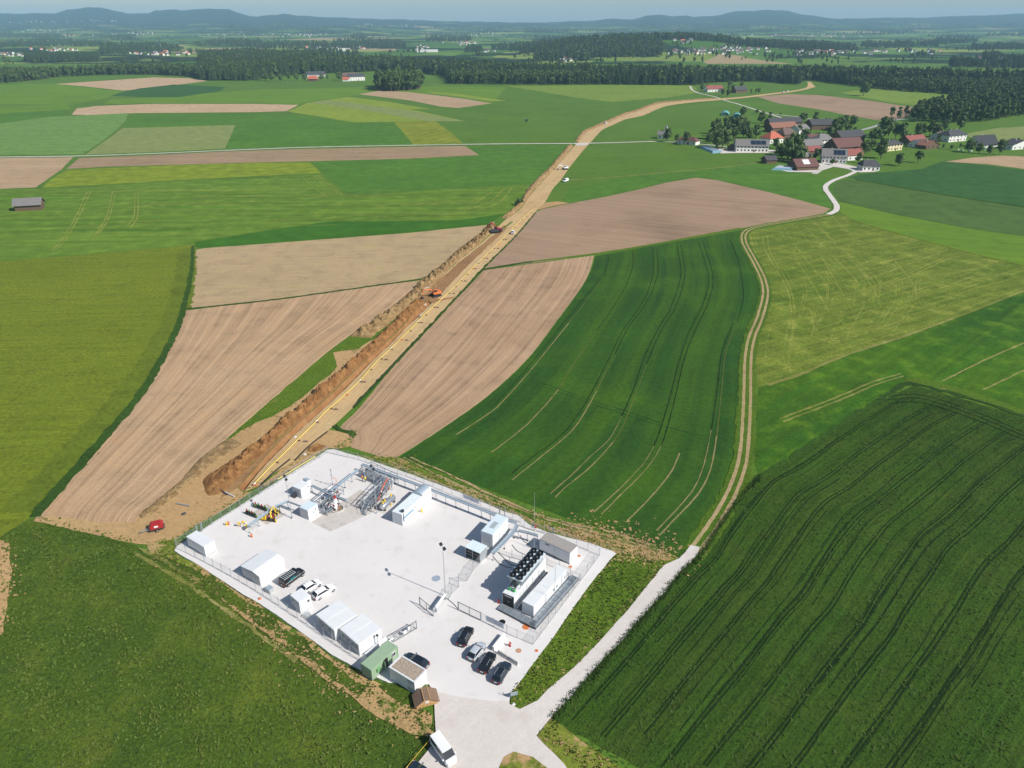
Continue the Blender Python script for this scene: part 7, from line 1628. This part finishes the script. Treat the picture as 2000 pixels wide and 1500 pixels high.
H = [
 ('low white house with brown-red roof right of the chapel', (1322, 280), (1358, 284), 8, 3.2, 6.2, 'white', 'maroon', dict(hip=.4, win=4, phrase='the low house beside the chapel')),
 ('long pale farmhouse with grey roof and two rows of windows', (1437, 297), (1500, 298), 12, 5.2, 9.5, 'white', 'grey', dict(win=9, floors=2, phrase='the long pale farmhouse', chim=2)),
 ('tiny dark wooden shed left of the long pale farmhouse', (1420, 293), (1434, 294), 5, 2.8, 4.8, 'wood', 'dark', dict(gab=True, win=0, chim=0, name='shed', cat='shed', phrase='the tiny dark shed')),
 ('house with bright orange-red hipped roof in the village centre', (1503, 281), (1529, 279), 13, 4.2, 9.5, 'white', 'orange', dict(hip=.75, win=4, phrase='the bright orange roof')),
 ('brown hip-roofed house right of the bright orange roof', (1531, 273), (1555, 270), 12, 4.2, 9, 'wood', 'brown', dict(hip=.4, win=3, phrase='the brown roof beside the orange one')),
 ('long barn with faded orange roof behind the bright orange roof', (1508, 259), (1556, 256), 12, 4.5, 8.5, 'wood', 'rust', dict(win=0, chim=0, name='barn', cat='barn', phrase='the faded orange barn')),
 ('long dark grey barn at the back of the village', (1504, 250), (1566, 248), 13, 5, 9, 'wood', 'dark', dict(win=0, chim=0, name='barn', cat='barn', phrase='the long dark grey barn')),
 ('narrow grey-roofed house with white gable beside the faded orange barn', (1560, 263), (1580, 260), 11, 4.5, 8, 'white', 'grey', dict(win=3, phrase='the narrow grey-roofed house')),
 ('wide dark-roofed barn at the right rear of the village', (1585, 254), (1630, 253), 15, 5, 9.5, 'wood', 'dark', dict(win=0, chim=0, name='barn', cat='barn', phrase='the wide dark barn')),
 ('small white house with a flat-pitched red-brown roof in the village middle', (1580, 276), (1600, 275), 8, 3.6, 5.6, 'white', 'maroon', dict(win=3, phrase='the small red-brown roof')),
 ('white two-storey house with steep grey hipped roof', (1598, 286), (1626, 284), 11, 5, 9.5, 'white', 'grey', dict(hip=.6, win=5, floors=2, phrase='the steep grey hipped house')),
 ('barn with plain pale grey roof left of the white hipped house', (1563, 296), (1607, 293), 13, 4.5, 8.5, 'grey', 'grey', dict(win=0, chim=0, name='barn', cat='barn', phrase='the pale grey barn')),
 ('low shed with bright maroon roof in front of the pale grey barn', (1572, 304), (1604, 302), 9, 3.6, 6.5, 'wood', 'red', dict(win=0, chim=0, name='shed', cat='shed', phrase='the maroon-roofed shed')),
 ('large pale farmhouse with grey tiled roof at the front of the village', (1604, 318), (1652, 320), 12, 5.2, 10, 'white', 'grey', dict(win=7, floors=2, phrase='the large front farmhouse', chim=2)),
 ('very large barn with maroon roof behind the front farmhouse', (1634, 300), (1686, 297), 17, 5, 11, 'wood', 'maroon', dict(win=0, chim=0, name='barn', cat='barn', phrase='the large maroon barn')),
 ('long dark barn behind the large maroon barn', (1641, 279), (1688, 276), 14, 5, 9.5, 'wood', 'dark', dict(win=0, chim=0, name='barn', cat='barn', phrase='the dark barn at the back')),
 ('white outbuilding with bright red roof right of the front farmhouse', (1655, 314), (1684, 312), 11, 4.2, 7.8, 'white', 'red', dict(win=3, chim=0, name='outbuilding', cat='outbuilding', phrase='the bright red roof')),
 ('cream yellow house with dark hipped roof right of the big barn', (1732, 296), (1761, 293), 11, 5, 8, 'cream', 'dark', dict(hip=.5, win=5, floors=2, phrase='the cream yellow house')),
 ('dark timber house with red roof on the right of the village', (1775, 283), (1808, 280), 11, 3.6, 7, 'wood', 'red', dict(win=3, phrase='the timber house with red roof')),
 ('small outbuilding with slate roof in front of the red timber house', (1792, 289), (1814, 286), 9, 3.2, 6, 'white', 'dark', dict(win=2, chim=0, name='outbuilding', cat='outbuilding', phrase='the slate outbuilding')),
 ('small house with warm brown roof beside the slate outbuilding', (1808, 292), (1834, 289), 10, 3, 6.5, 'wood', 'rust', dict(gab=True, win=3, phrase='the warm brown roof')),
 ('large white house with broad dark grey roof and balcony', (1852, 278), (1886, 275), 13, 5.5, 9.5, 'white', 'dark', dict(hip=.4, win=5, floors=2, phrase='the broad dark grey house', chim=2)),
 ('brown-roofed white house left of the broad dark grey house', (1836, 275), (1852, 273), 10, 3.6, 6.8, 'white', 'brown', dict(win=3, phrase='the brown-roofed white house')),
 ('house under a steep black roof standing apart on the right', (1910, 289), (1948, 287), 13, 2.8, 9.5, 'white', 'black', dict(win=4, phrase='the steep black roof')),
 ('white house cut off by the right edge of the picture', (1976, 293), (2016, 290), 11, 4, 7.5, 'white', 'dark', dict(gab=True, win=4, floors=2, phrase='the house at the right edge')),
 ('white bungalow with dark slate roof where the lane leaves the village', (1684, 334), (1717, 334), 10, 3.4, 7, 'white', 'dark', dict(win=4, hip=.3, phrase='the bungalow by the lane')),
 ('brown barn with a large pale skylight beside the blue silage sheets', (1556, 334), (1598, 332), 13, 3, 7.5, 'wood', 'maroon', dict(win=0, chim=0, sky=True, name='barn', cat='barn', phrase='the barn with pale skylight')),
 ('small dark hut left of the barn with the pale skylight', (1497, 320), (1517, 319), 8, 2.8, 5.2, 'wood', 'dark', dict(win=0, chim=0, name='hut', cat='hut', phrase='the small dark hut')),
 ('low grey shed between the skylight barn and the maroon shed', (1562, 315), (1582, 311), 8, 3, 5.5, 'wood', 'grey', dict(win=0, chim=0, name='shed', cat='shed', phrase='the low grey shed')),
 ('lonely weathered field barn with grey shingle roof at the left', (30, 413), (81, 410), 8, 3.6, 6.4, 'wood', 'grey', dict(win=0, chim=0, name='barn', cat='barn', phrase='the lonely field barn', over=.9)),
 ('farmhouse with long red roof on the upper right beside the lane', (1382, 180), (1412, 179), 12, 4.5, 9, 'white', 'red', dict(win=5, floors=2, phrase='the red-roofed farm on the upper lane')),
 ('dark-roofed barn right of the red-roofed upper farmhouse', (1437, 182), (1459, 181), 12, 4.5, 9, 'wood', 'dark', dict(win=0, chim=0, name='barn', cat='barn', phrase='the dark barn of the upper farm')),
 ('small hut with orange roof on the far left fields near the woods', (601, 159), (619, 159), 13, 4, 9, 'wood', 'orange', dict(hip=.3, win=0, chim=0, name='hut', cat='hut', phrase='the orange roof by the woods')),
 ('grey-roofed farm barn behind the orange roof by the woods', (600, 151), (636, 150), 16, 5, 10, 'grey', 'dark', dict(win=0, chim=0, name='barn', cat='barn', phrase='the grey barn by the woods')),
 ('long bright white farm building with dark roof at the edge of the woods', (684, 158), (713, 157), 16, 7, 12, 'white', 'dark', dict(win=6, floors=2, phrase='the bright white farm', chim=1)),
 ('small shed with orange-red roof left of the bright white farm building', (669, 159), (681, 159), 10, 3.5, 7, 'white', 'orange', dict(win=0, chim=0, name='shed', cat='shed', phrase='the small orange shed')),
 ('dark-roofed stable behind the bright white farm building', (668, 154), (700, 153), 14, 5.5, 10, 'wood', 'brown', dict(win=0, chim=0, name='stable', cat='stable', phrase='the stable behind the white farm')),
 ('small white house among the trees at the far left woods', (88, 147), (98, 147), 10, 5, 8, 'white', 'grey', dict(win=3, phrase='the white house in the left woods')),
]
SOL = paint('solar_glass', (.015, .025, .045), .15, 0, .7)
for lb, a, b, d, he, hr, wl, rf, kw in H:
    r = house(lb, a, b, d, he, hr, wl, rf, **kw)
    if 'two rows of windows' in lb or 'front of the village' in lb:
        ln = (G(*b) - G(*a)).length; k = (hr - he) / (d / 2)
        for j in range(3): MB().prism([(d * .08, he + k * d * .08 + .27), (d * .40, he + k * d * .40 + .27), (d * .40, he + k * d * .40 + .36), (d * .08, he + k * d * .08 + .36)], ln * (.45 + .16 * j), ln * (.45 + .16 * j) + ln * .15, 'x').obj('solar_panel', SOL, r)
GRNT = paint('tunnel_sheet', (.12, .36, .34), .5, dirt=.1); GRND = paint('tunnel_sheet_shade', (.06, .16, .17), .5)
for (a, b, d, lb) in (((1408, 226), (1424, 226.5), 22, 'teal tunnel-shaped shelter standing in the meadow above the village'), ((1431, 230), (1448, 230.5), 18, 'darker teal tunnel shelter behind a tree above the village')):
    r = site('tunnel_shelter', lb, 'shelter', a, b, z=0.0); ln = (G(*b) - G(*a)).length; LAND.append((*G(*a).xy, 'the teal tunnel shelters'))
    arc = [(ln / 2 - ln / 2 * math.cos(t), ln * .42 * math.sin(t)) for t in [math.pi * k / 12 for k in range(13)]]; arc2 = [(ln / 2 + (p_[0] - ln / 2) * .95, p_[1] * .95) for p_ in reversed(arc)]
    sk = MB()
    for k in range(12): sk.prism([arc[k], arc[k + 1], arc2[11 - k], arc2[12 - k]], 0, d, 'y')
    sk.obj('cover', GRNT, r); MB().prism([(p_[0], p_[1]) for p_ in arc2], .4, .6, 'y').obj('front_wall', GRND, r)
SIL = paint('silage_sheet', (.16, .30, .36), .5, dirt=.2); SILW = paint('white_sheet', (.70, .72, .72), .6)
for lb, q in (('blue and white sheeted silage heap left of the long pale farmhouse', [(1364, 288), (1384, 287), (1412, 298), (1392, 300)]), ('blue sheeted silage heap in front of the barn with pale skylight', [(1506, 332), (1520, 325), (1556, 330), (1548, 334)])):
    P = [G(*p_) for p_ in q]; c = sum(P, Vector()) / 4; r = thing('silage_heap', lb, 'silage heap', (c.x, c.y, 0)); v = [p_ - c for p_ in P]; v = [Vector((p_.x, p_.y, 0)) for p_ in v]
    MB().add(v + [p_ * .8 + Vector((0, 0, 1.4)) for p_ in v], [(3, 2, 1, 0), (4, 5, 6, 7)] + [(i, (i + 1) % 4, (i + 1) % 4 + 4, i + 4) for i in range(4)]).obj('sheet', SIL, r)
    for k in (.2, .5, .8):
        a_, b_ = v[0].lerp(v[1], k) * .8, v[3].lerp(v[2], k) * .8; MB().tube([(a_.x, a_.y, 1.45), (b_.x, b_.y, 1.45)], .45, 6).obj('weight_strip', SILW, r)
rdv = random.Random(3)
for k in range(10):
    x, y = 1862 + rdv.uniform(0, 66), 291 + rdv.uniform(0, 7); o = MB().tube([(0, -.6, .6), (0, .6, .6)], .6, 12).obj('wrapped_bale', rdv.choice([SILW, paint('green_wrap', (.35, .55, .42), .5)]), smooth=40)
    o.location = G(x, y); o.rotation_euler = (0, 0, rdv.uniform(0, 3)); tag(o, 'wrapped bale lying in the grass below the broad dark grey house', 'bale', 'wrapped bales by the right-hand houses')
# ---- village trees: base pixel, height in the photograph's pixels, kind
VT = [(1304, 277, 26, 'A'), (1322, 277, 14, 'A'), (1338, 283, 26, 'A'), (1385, 281, 22, 'A'), (1393, 272, 34, 'A'), (1400, 262, 30, 'B'), (1404, 278, 26, 'A'), (1410, 290, 40, 'A'), (1402, 292, 34, 'A'), (1416, 268, 38, 'B'), (1424, 252, 24, 'A'), (1430, 260, 30, 'B'), (1440, 265, 34, 'A'), (1446, 258, 30, 'A'), (1434, 276, 28, 'A'), (1452, 270, 30, 'B'), (1458, 262, 24, 'A'), (1462, 274, 24, 'A'), (1450, 231, 22, 'A'), (1478, 222, 8, 'A'), (1487, 241, 22, 'A'), (1502, 242, 24, 'T'), (1524, 226, 6, 'A'), (1568, 238, 18, 'A'), (1592, 239, 20, 'A'), (1562, 234, 6, 'A'), (1612, 240, 10, 'A'), (1618, 241, 10, 'A'), (1475, 270, 26, 'A'), (1515, 290, 20, 'A'), (1560, 262, 18, 'A'), (1572, 274, 22, 'A'), (1566, 282, 20, 'A'), (1620, 268, 22, 'B'), (1630, 262, 30, 'A'), (1640, 256, 28, 'A'), (1650, 250, 24, 'A'), (1664, 248, 22, 'A'), (1636, 272, 26, 'A'), (1525, 312, 30, 'A'), (1538, 316, 40, 'A'), (1552, 312, 46, 'A'), (1546, 300, 40, 'A'), (1560, 318, 36, 'A'), (1533, 304, 34, 'B'), (1592, 312, 22, 'B'), (1600, 308, 18, 'A'), (1625, 322, 12, 'A'), (1677, 318, 20, 'A'), (1690, 300, 26, 'A'), (1700, 296, 24, 'A'), (1708, 278, 28, 'A'), (1722, 270, 40, 'A'), (1735, 266, 34, 'A'), (1748, 272, 30, 'A'), (1760, 274, 34, 'B'), (1720, 310, 38, 'A'), (1755, 324, 24, 'A'), (1792, 318, 24, 'A'), (1747, 249, 9, 'A'), (1790, 268, 26, 'A'), (1800, 264, 22, 'A'), (1815, 266, 30, 'A'), (1828, 268, 26, 'A'), (1844, 258, 26, 'B'), (1874, 254, 28, 'B'), (1832, 280, 16, 'A'), (1892, 298, 26, 'A'), (1912, 300, 20, 'A'), (1932, 302, 18, 'A'), (1952, 302, 18, 'A'), (1955, 290, 18, 'A'), (1985, 284, 14, 'A'), (1686, 187, 26, 'A'), (1740, 234, 26, 'T'), (1754, 233, 25, 'T'), (1768, 231, 25, 'T'), (1370, 177, 13, 'A'), (1380, 175, 10, 'A'), (1421, 189, 22, 'T'), (1424, 180, 22, 'T'), (1412, 186, 12, 'A'), (1448, 172, 12, 'A'), (1467, 183, 10, 'T'), (1476, 183, 10, 'T'), (1482, 182, 10, 'A'), (1432, 180, 14, 'A'), (520, 158, 14, 'A'), (533, 159, 18, 'A'), (548, 159, 14, 'A'), (565, 158, 16, 'A'), (580, 158, 14, 'A'), (594, 158, 13, 'A'), (628, 157, 12, 'A'), (640, 157, 10, 'A'), (663, 157, 16, 'A'), (505, 159, 10, 'A'), (1013, 401, 14, 'S'), (1020, 399, 12, 'S'), (1008, 401, 9, 'S'), (1668, 265, 16, 'A'), (1656, 262, 18, 'A'), (1608, 296, 12, 'A'), (1858, 292, 9, 'S'), (1842, 290, 9, 'S'), (1875, 288, 8, 'S'), (1768, 290, 10, 'S'), (1725, 296, 14, 'A'), (1550, 286, 16, 'A')]
LAND += [(*G(745, 176).xy, 'the square grove'), (*G(1017, 400).xy, 'the far spoil heap'), (*G(1755, 233).xy, 'the grey lane below the woods')]
used_l = set()
for i, (x, y, hp, kd) in enumerate(VT):
    b = G(x, y); dist = math.hypot(b.x, b.y); v = 750 - y; wv = b.y * CP + CAM_H * SP; hm = hp * wv / FPX * 1.04
    ms = {'A': CROWN_A, 'B': CROWN_B, 'T': CROWN_T, 'S': CROWN_A}[kd]
    near_ = sorted(LAND, key=lambda l: (l[0] - b.x) ** 2 + (l[1] - b.y) ** 2)
    size = 'low bushy' if hm < 6 else 'small rounded' if hm < 10 else 'broad leafy' if hm < 14 else 'tall full'
    if kd == 'T': size = 'slim upright'
    if kd == 'B': size = 'pale green ' + ('tall' if hm > 12 else 'rounded')
    lb = None
    for l in near_[:4]:
        dx, dy = b.x - l[0], b.y - l[1]
        rel = ('left of' if dx < 0 else 'right of') if abs(dx) > abs(dy) else ('behind' if dy > 0 else 'in front of')
        for far_ in ('', 'farther '):
            t_ = f"{size} tree {far_}{rel} {l[2]}"
            if t_ not in used_l: lb = t_; break
        if lb: break
    if not lb: lb = f"{size} tree between {near_[0][2]} and {near_[1][2]}"
    used_l.add(lb)
    nm, ct = ('shrub', 'shrub') if kd == 'S' or hm < 4 else ('leafy_tree', 'tree')
    if nm == 'shrub': lb = lb.replace(' tree ', ' bush ')
    r = thing(nm, lb, ct, b, rdv.uniform(0, 6.28)); s_ = hm * rdv.uniform(.95, 1.1); r.scale = (s_, s_, hm)
    link('trunk', TRUNKS[i % 3], r); link('crown', ms[i % len(ms)], r)
# ------------------------------------------------------------------ houses far out on the plain
def farhouse(w_, roof):
    m = MB(); m.prism([(0, 0), (9, 0), (9, 5), (4.5, 9), (0, 5)], 0, 13, 'x'); m.cur = 1
    for p_, q_ in (((-.6, 4.6), (4.5, 9.1)), ((4.5, 9.1), (9.6, 4.6))): m.prism([p_, q_, (q_[0], q_[1] + .4), (p_[0], p_[1] + .4)], -.6, 13.6, 'x')
    return m.mesh('distant_house', [w_, roof])
FH = [farhouse(WALLS['white'], ROOFS[k]) for k in ('dark', 'brown', 'maroon', 'grey', 'orange')]
FHH = MB().box(0, 0, 0, 45, 22, 9).mesh('distant_hall', WALLS['white'])
CL = [('village with red roofs beyond the left woods', (312, 106), 58, 4, 26), ('hamlet at the far left edge below the conifer block', (22, 108), 24, 3, 9), ('scattered houses beyond the conifer block on the left', (110, 98), 50, 3, 14), ('distant village below the left hill', (60, 61), 60, 5, 16), ('distant village under the middle of the left hills', (250, 66), 70, 5, 24), ('distant houses right of the left hills', (460, 68), 70, 6, 20), ('distant village on the plain left of centre', (595, 68), 60, 4, 30), ('houses behind the central woods', (640, 95), 40, 4, 18), ('houses beyond the central woods left of the white halls', (700, 93), 40, 3, 22), ('hamlet right of the white halls on the plain', (818, 92), 24, 4, 8), ('hamlet among trees in the middle distance', (910, 84), 34, 4, 18), ('distant town on the far central slope', (925, 67), 80, 7, 30), ('farmhouses left of the wooded hill', (948, 101), 16, 2, 4), ('farm in front of the wooded hill', (1108, 118), 16, 3, 6), ('hilltop houses on the clearing of the wooded hill', (1268, 66), 12, 1.5, 3), ('houses on the slope of the wooded hill', (1330, 82), 26, 4, 8), ('village at the foot of the wooded hill, left part', (1335, 102), 46, 5, 26), ('village at the foot of the wooded hill, middle part', (1440, 98), 70, 8, 42), ('village at the foot of the wooded hill, right part', (1600, 103), 60, 6, 38), ('hamlet on the plain right of the wooded hill', (1718, 102), 34, 3, 12), ('houses on the plain far right', (1815, 102), 60, 4, 14), ('buildings at the far right edge of the plain', (1950, 117), 45, 5, 10), ('distant town below the right blue hills', (1600, 68), 110, 4, 34)]
CL += [('hillside houses on the left blue hills', (60, 43), 50, 2.5, 14), ('hillside houses on the left blue hills', (195, 41), 40, 2, 12), ('houses on the far central slope', (760, 50), 90, 3, 18)]
FHL = []
for nm, (cx_, cy_), sx, sy, k in CL:
    for j in range(k):
        h = hit(cx_ + rdv.gauss(0, sx * .5), cy_ + rdv.gauss(0, sy * .5))
        if h.y < 1350: continue
        FHL.append((h, rdv.choice((0, 0, 1, 1, 2, 3, 3, 4) if 'red' not in nm else (4, 2, 1, 4, 0)), rdv.uniform(-.5, .5) + (1.57 if rdv.random() < .4 else 0), rdv.uniform(.6, 1.0), nm))
FHL.sort(key=lambda t: t[0].y)
far_ = MB()
for i, (h, kd, rz, sc, nm) in enumerate(FHL):
    if i < 285:
        o = link('distant_house', FH[kd], None, h - Vector((0, 0, .3)), rz); o.scale = (sc,) * 3
        tag(o, 'small pale house in the ' + nm, 'house', nm)
    else:
        M_ = Matrix.Translation(h) @ Matrix.Rotation(rz, 4, 'Z') @ Matrix.Scale(sc, 4); n0 = len(far_.v)
        for v_ in FH[kd].vertices: far_.v.append(tuple(M_ @ v_.co))
        for p_ in FH[kd].polygons: far_.f.append(tuple(q + n0 for q in p_.vertices)); far_.mi.append(p_.material_index if p_.material_index == 0 else 1 + kd % 3)
far_.obj('distant_houses', [WALLS['white'], ROOFS['dark'], ROOFS['brown'], ROOFS['maroon']])['kind'] = 'stuff'
for (x, y, lb) in ((812, 102, 'long white hall on the plain beyond the central woods, left one'), (832, 102, 'long white hall on the plain beyond the central woods, right one'), (660, 99, 'large white hall beside the houses behind the central woods'), (1985, 121, 'long pale hall at the far right edge of the plain')):
    o = link('distant_hall', FHH, None, hit(x, y) - Vector((0, 0, .3)), .1); tag(o, lb, 'hall')
# ------------------------------------------------------------------ grass tufts along the verges
def in_poly(X, Y, poly):
    c = np.zeros(len(X), bool); n_ = len(poly); j = n_ - 1
    for i in range(n_):
        a, b = poly[i], poly[j]
        if a[1] != b[1]: c ^= ((a[1] > Y) != (b[1] > Y)) & (X < (b[0] - a[0]) * (Y - a[1]) / (b[1] - a[1]) + a[0])
        j = i
    return c
def wob(X, Y, f, s):
    return (np.sin(X * f + s) * np.cos(Y * f * 1.13 + s * 2) + .6 * np.sin(X * f * 2.3 + Y * f * 1.7 + s * 3) + .4 * np.cos(X * f * 4.1 - Y * f * 3.7 + s)) / 2
def tufts(name, px_polys, density, h0, h1, mats, seed, z0=.16, bare=-9, blades=4, row=None, wide=(.06, .16), lean=(.1, .5), skip=0.0):
    rd = np.random.RandomState(seed); XS = []; YS = []
    for px in px_polys:
        poly = [tuple(G(x, y).xy) for x, y in px]; x0, x1 = min(p[0] for p in poly), max(p[0] for p in poly); y0, y1 = min(p[1] for p in poly), max(p[1] for p in poly)
        n_ = int((x1 - x0) * (y1 - y0) * density); X, Y = rd.uniform(x0, x1, n_), rd.uniform(y0, y1, n_)
        if row:
            sp, an = row; ca, sa = math.cos(an), math.sin(an); U, W_ = X * ca + Y * sa, -X * sa + Y * ca
            W_ = np.round(W_ / sp) * sp + rd.normal(0, sp * .16, n_); X, Y = U * ca - W_ * sa, U * sa + W_ * ca
        k = in_poly(X, Y, poly) & (np.abs(X) < .78 * Y + 20) & (Y > 40); X, Y = X[k], Y[k]
        k = wob(X, Y, .5, seed) + rd.uniform(-.35, .35, len(X)) > bare; XS.append(X[k]); YS.append(Y[k])
    X, Y = np.concatenate(XS), np.concatenate(YS); nz = wob(X, Y, .33, seed + 5)
    hh = rd.uniform(h0, h1, len(X)) * (1 + .4 * nz); mi = np.clip((nz + .6) / 1.2 * len(mats) + rd.uniform(-.8, .8, len(X)), 0, len(mats) - .01).astype(int)
    X, Y, hh, mi = [np.repeat(q, blades) for q in (X, Y, hh, mi)]; n_ = len(X)
    a = rd.uniform(0, 6.283, n_); w_ = rd.uniform(*wide, n_); l = rd.uniform(*lean, n_) * hh * 1.4; s_, c_ = np.sin(a), np.cos(a); Z = np.full(n_, z0)
    V = np.stack([np.stack([X - w_ * s_, Y + w_ * c_, Z], 1), np.stack([X + w_ * s_, Y - w_ * c_, Z], 1), np.stack([X + l * c_ + .5 * w_ * s_, Y + l * s_ - .5 * w_ * c_, Z + hh], 1), np.stack([X + l * c_ - .5 * w_ * s_, Y + l * s_ + .5 * w_ * c_, Z + hh * .9], 1)], 1).reshape(-1, 3)
    me = bpy.data.meshes.new(name); me.vertices.add(len(V)); me.vertices.foreach_set('co', V.ravel()); me.loops.add(n_ * 4); me.loops.foreach_set('vertex_index', np.arange(n_ * 4, dtype=np.int32)); me.polygons.add(n_); me.polygons.foreach_set('loop_start', np.arange(n_, dtype=np.int32) * 4)
    for m in mats: me.materials.append(m)
    me.polygons.foreach_set('material_index', mi.astype(np.int32)); me.update(calc_edges=True); me.validate()
    o = bpy.data.objects.new(name, me); COL.objects.link(o); o['kind'] = 'stuff'; return o
def tuftmat(nm, c):
    n = NT(nm, .9, 0, .0); p = n.pos(); up = n.n('ShaderNodeVectorMath', operation='ADD'); gn = n.n('ShaderNodeNewGeometry'); n.t.links.new(n.scale(gn.outputs['Normal'], .28), up.inputs[0]); up.inputs[1].default_value = (0, 0, .8); nv = n.n('ShaderNodeVectorMath', operation='NORMALIZE'); n.t.links.new(up.outputs[0], nv.inputs[0]); n.t.links.new(nv.outputs[0], n.b.inputs['Normal']); return n.col(n.scale(c, n.math('ADD', n.math('MULTIPLY', n.noise(p, .8, 2), 1.0), .5)))
TM = [tuftmat('tuft_green', (.105, .160, .034)), tuftmat('tuft_dark', (.080, .134, .028)), tuftmat('tuft_yellow', (.150, .180, .048))]
V1 = [(1203, 1083), (1250, 1084), (1302, 1103), (1298, 1107), (1216, 1205), (1136, 1294), (1050, 1370), (1012, 1388), (996, 1377), (996, 1352), (1045, 1293), (1095, 1225), (1140, 1160), (1190, 1097)]
V2 = [(690, 890), (745, 893), (780, 894), (850, 931), (920, 957), (1000, 1000), (1100, 1030), (1220, 1058), (1300, 1083), (1300, 1104), (1250, 1085), (1203, 1083), (1150, 1063), (1060, 1036), (1000, 1004), (900, 962), (700, 893)]
V3 = [(290, 1066), (345, 1052), (362, 1060), (342, 1078), (380, 1103), (480, 1166), (540, 1206), (600, 1249), (650, 1285), (700, 1312), (735, 1340), (700, 1380), (600, 1305), (500, 1226), (400, 1150), (300, 1095)]
V4 = [(345, 1052), (420, 1008), (520, 945), (640, 876), (645, 882), (530, 952), (420, 1022), (352, 1066)]
V5 = [(1046, 1438), (1078, 1402), (1120, 1438), (1190, 1482), (1260, 1535), (1130, 1560), (1104, 1494), (1060, 1456)]
V6 = [(740, 1340), (758, 1330), (800, 1352), (838, 1340), (846, 1400), (850, 1442), (800, 1430), (740, 1385)]
tufts('verge_grass', [V1], 6.0, .06, .26, TM, 1, bare=-.55, z0=.2)
tufts('verge_grass', [V2, V5], 4.0, .06, .22, TM, 2, bare=.1, z0=.2)
tufts('verge_grass', [V3, V4, V6], 4.5, .06, .26, TM, 3, bare=.05, z0=.2)
LM = [tuftmat('meadow_dark', (.064, .108, .026)), tuftmat('meadow_green', (.105, .160, .034)), tuftmat('meadow_green_light', (.095, .14, .03)), tuftmat('meadow_yellow', (.112, .150, .032))]
tufts('meadow_grass', [[(-60, 1075), (70, 1030), (190, 1052), (262, 1075), (330, 1135), (440, 1200), (540, 1275), (640, 1355), (740, 1410), (835, 1445), (800, 1505), (760, 1570), (-60, 1570)]], 2.2, .12, .34, LM, 21, z0=.03, blades=3, wide=(.07, .2), bare=-.5, lean=(.3, 1.0))
OM = [tuftmat('oats_dark', (.040, .078, .016)), tuftmat('oats_mid', (.052, .096, .020)), tuftmat('oats_dull', (.062, .094, .025))]
OATS = [(1785, 756), (1900, 786), (2000, 820), (2100, 860), (2100, 1570), (1300, 1570), (1240, 1525), (1184, 1482), (1124, 1440), (1082, 1408), (1156, 1324), (1240, 1229), (1340, 1114), (1371, 1085), (1405, 1034), (1444, 979), (1484, 934), (1530, 908), (1600, 862), (1700, 798)]
oa = ang(G(1205, 1480), G(1480, 1100))
tufts('oats_crop', [OATS], 1.7, .12, .30, OM, 22, z0=.02, blades=2, row=(.9, oa), wide=(.06, .16), lean=(.6, 1.4))
# ragged tall crop edge along the gravel road
EDGE = [(1075, 1404), (1110, 1362), (1152, 1320), (1235, 1227), (1335, 1112), (1366, 1083), (1400, 1032), (1440, 977), (1482, 930)]
ec = catmull([G(*q) for q in EDGE], .16); rd = np.random.RandomState(9); V = []; F = []
for q in ec:
    for _ in range(5):
        x, y = q.x + rd.normal(0, .35) + .35, q.y + rd.normal(0, .35) - .1; hh = rd.uniform(.4, .95); a = rd.uniform(0, 6.28); wv = .09; l = rd.uniform(0, .35); i = len(V)
        V += [(x - wv * math.sin(a), y + wv * math.cos(a), .05), (x + wv * math.sin(a), y - wv * math.cos(a), .05), (x + l * math.cos(a) + .04, y + l * math.sin(a), hh), (x + l * math.cos(a) - .04, y + l * math.sin(a), hh * .9)]; F.append((i, i + 1, i + 2, i + 3))
me = bpy.data.meshes.new('crop_edge'); me.from_pydata(V, [], F); me.materials.append(tuftmat('crop_stalks', (.045, .085, .02))); o = bpy.data.objects.new('crop_edge', me); COL.objects.link(o); o['kind'] = 'stuff'
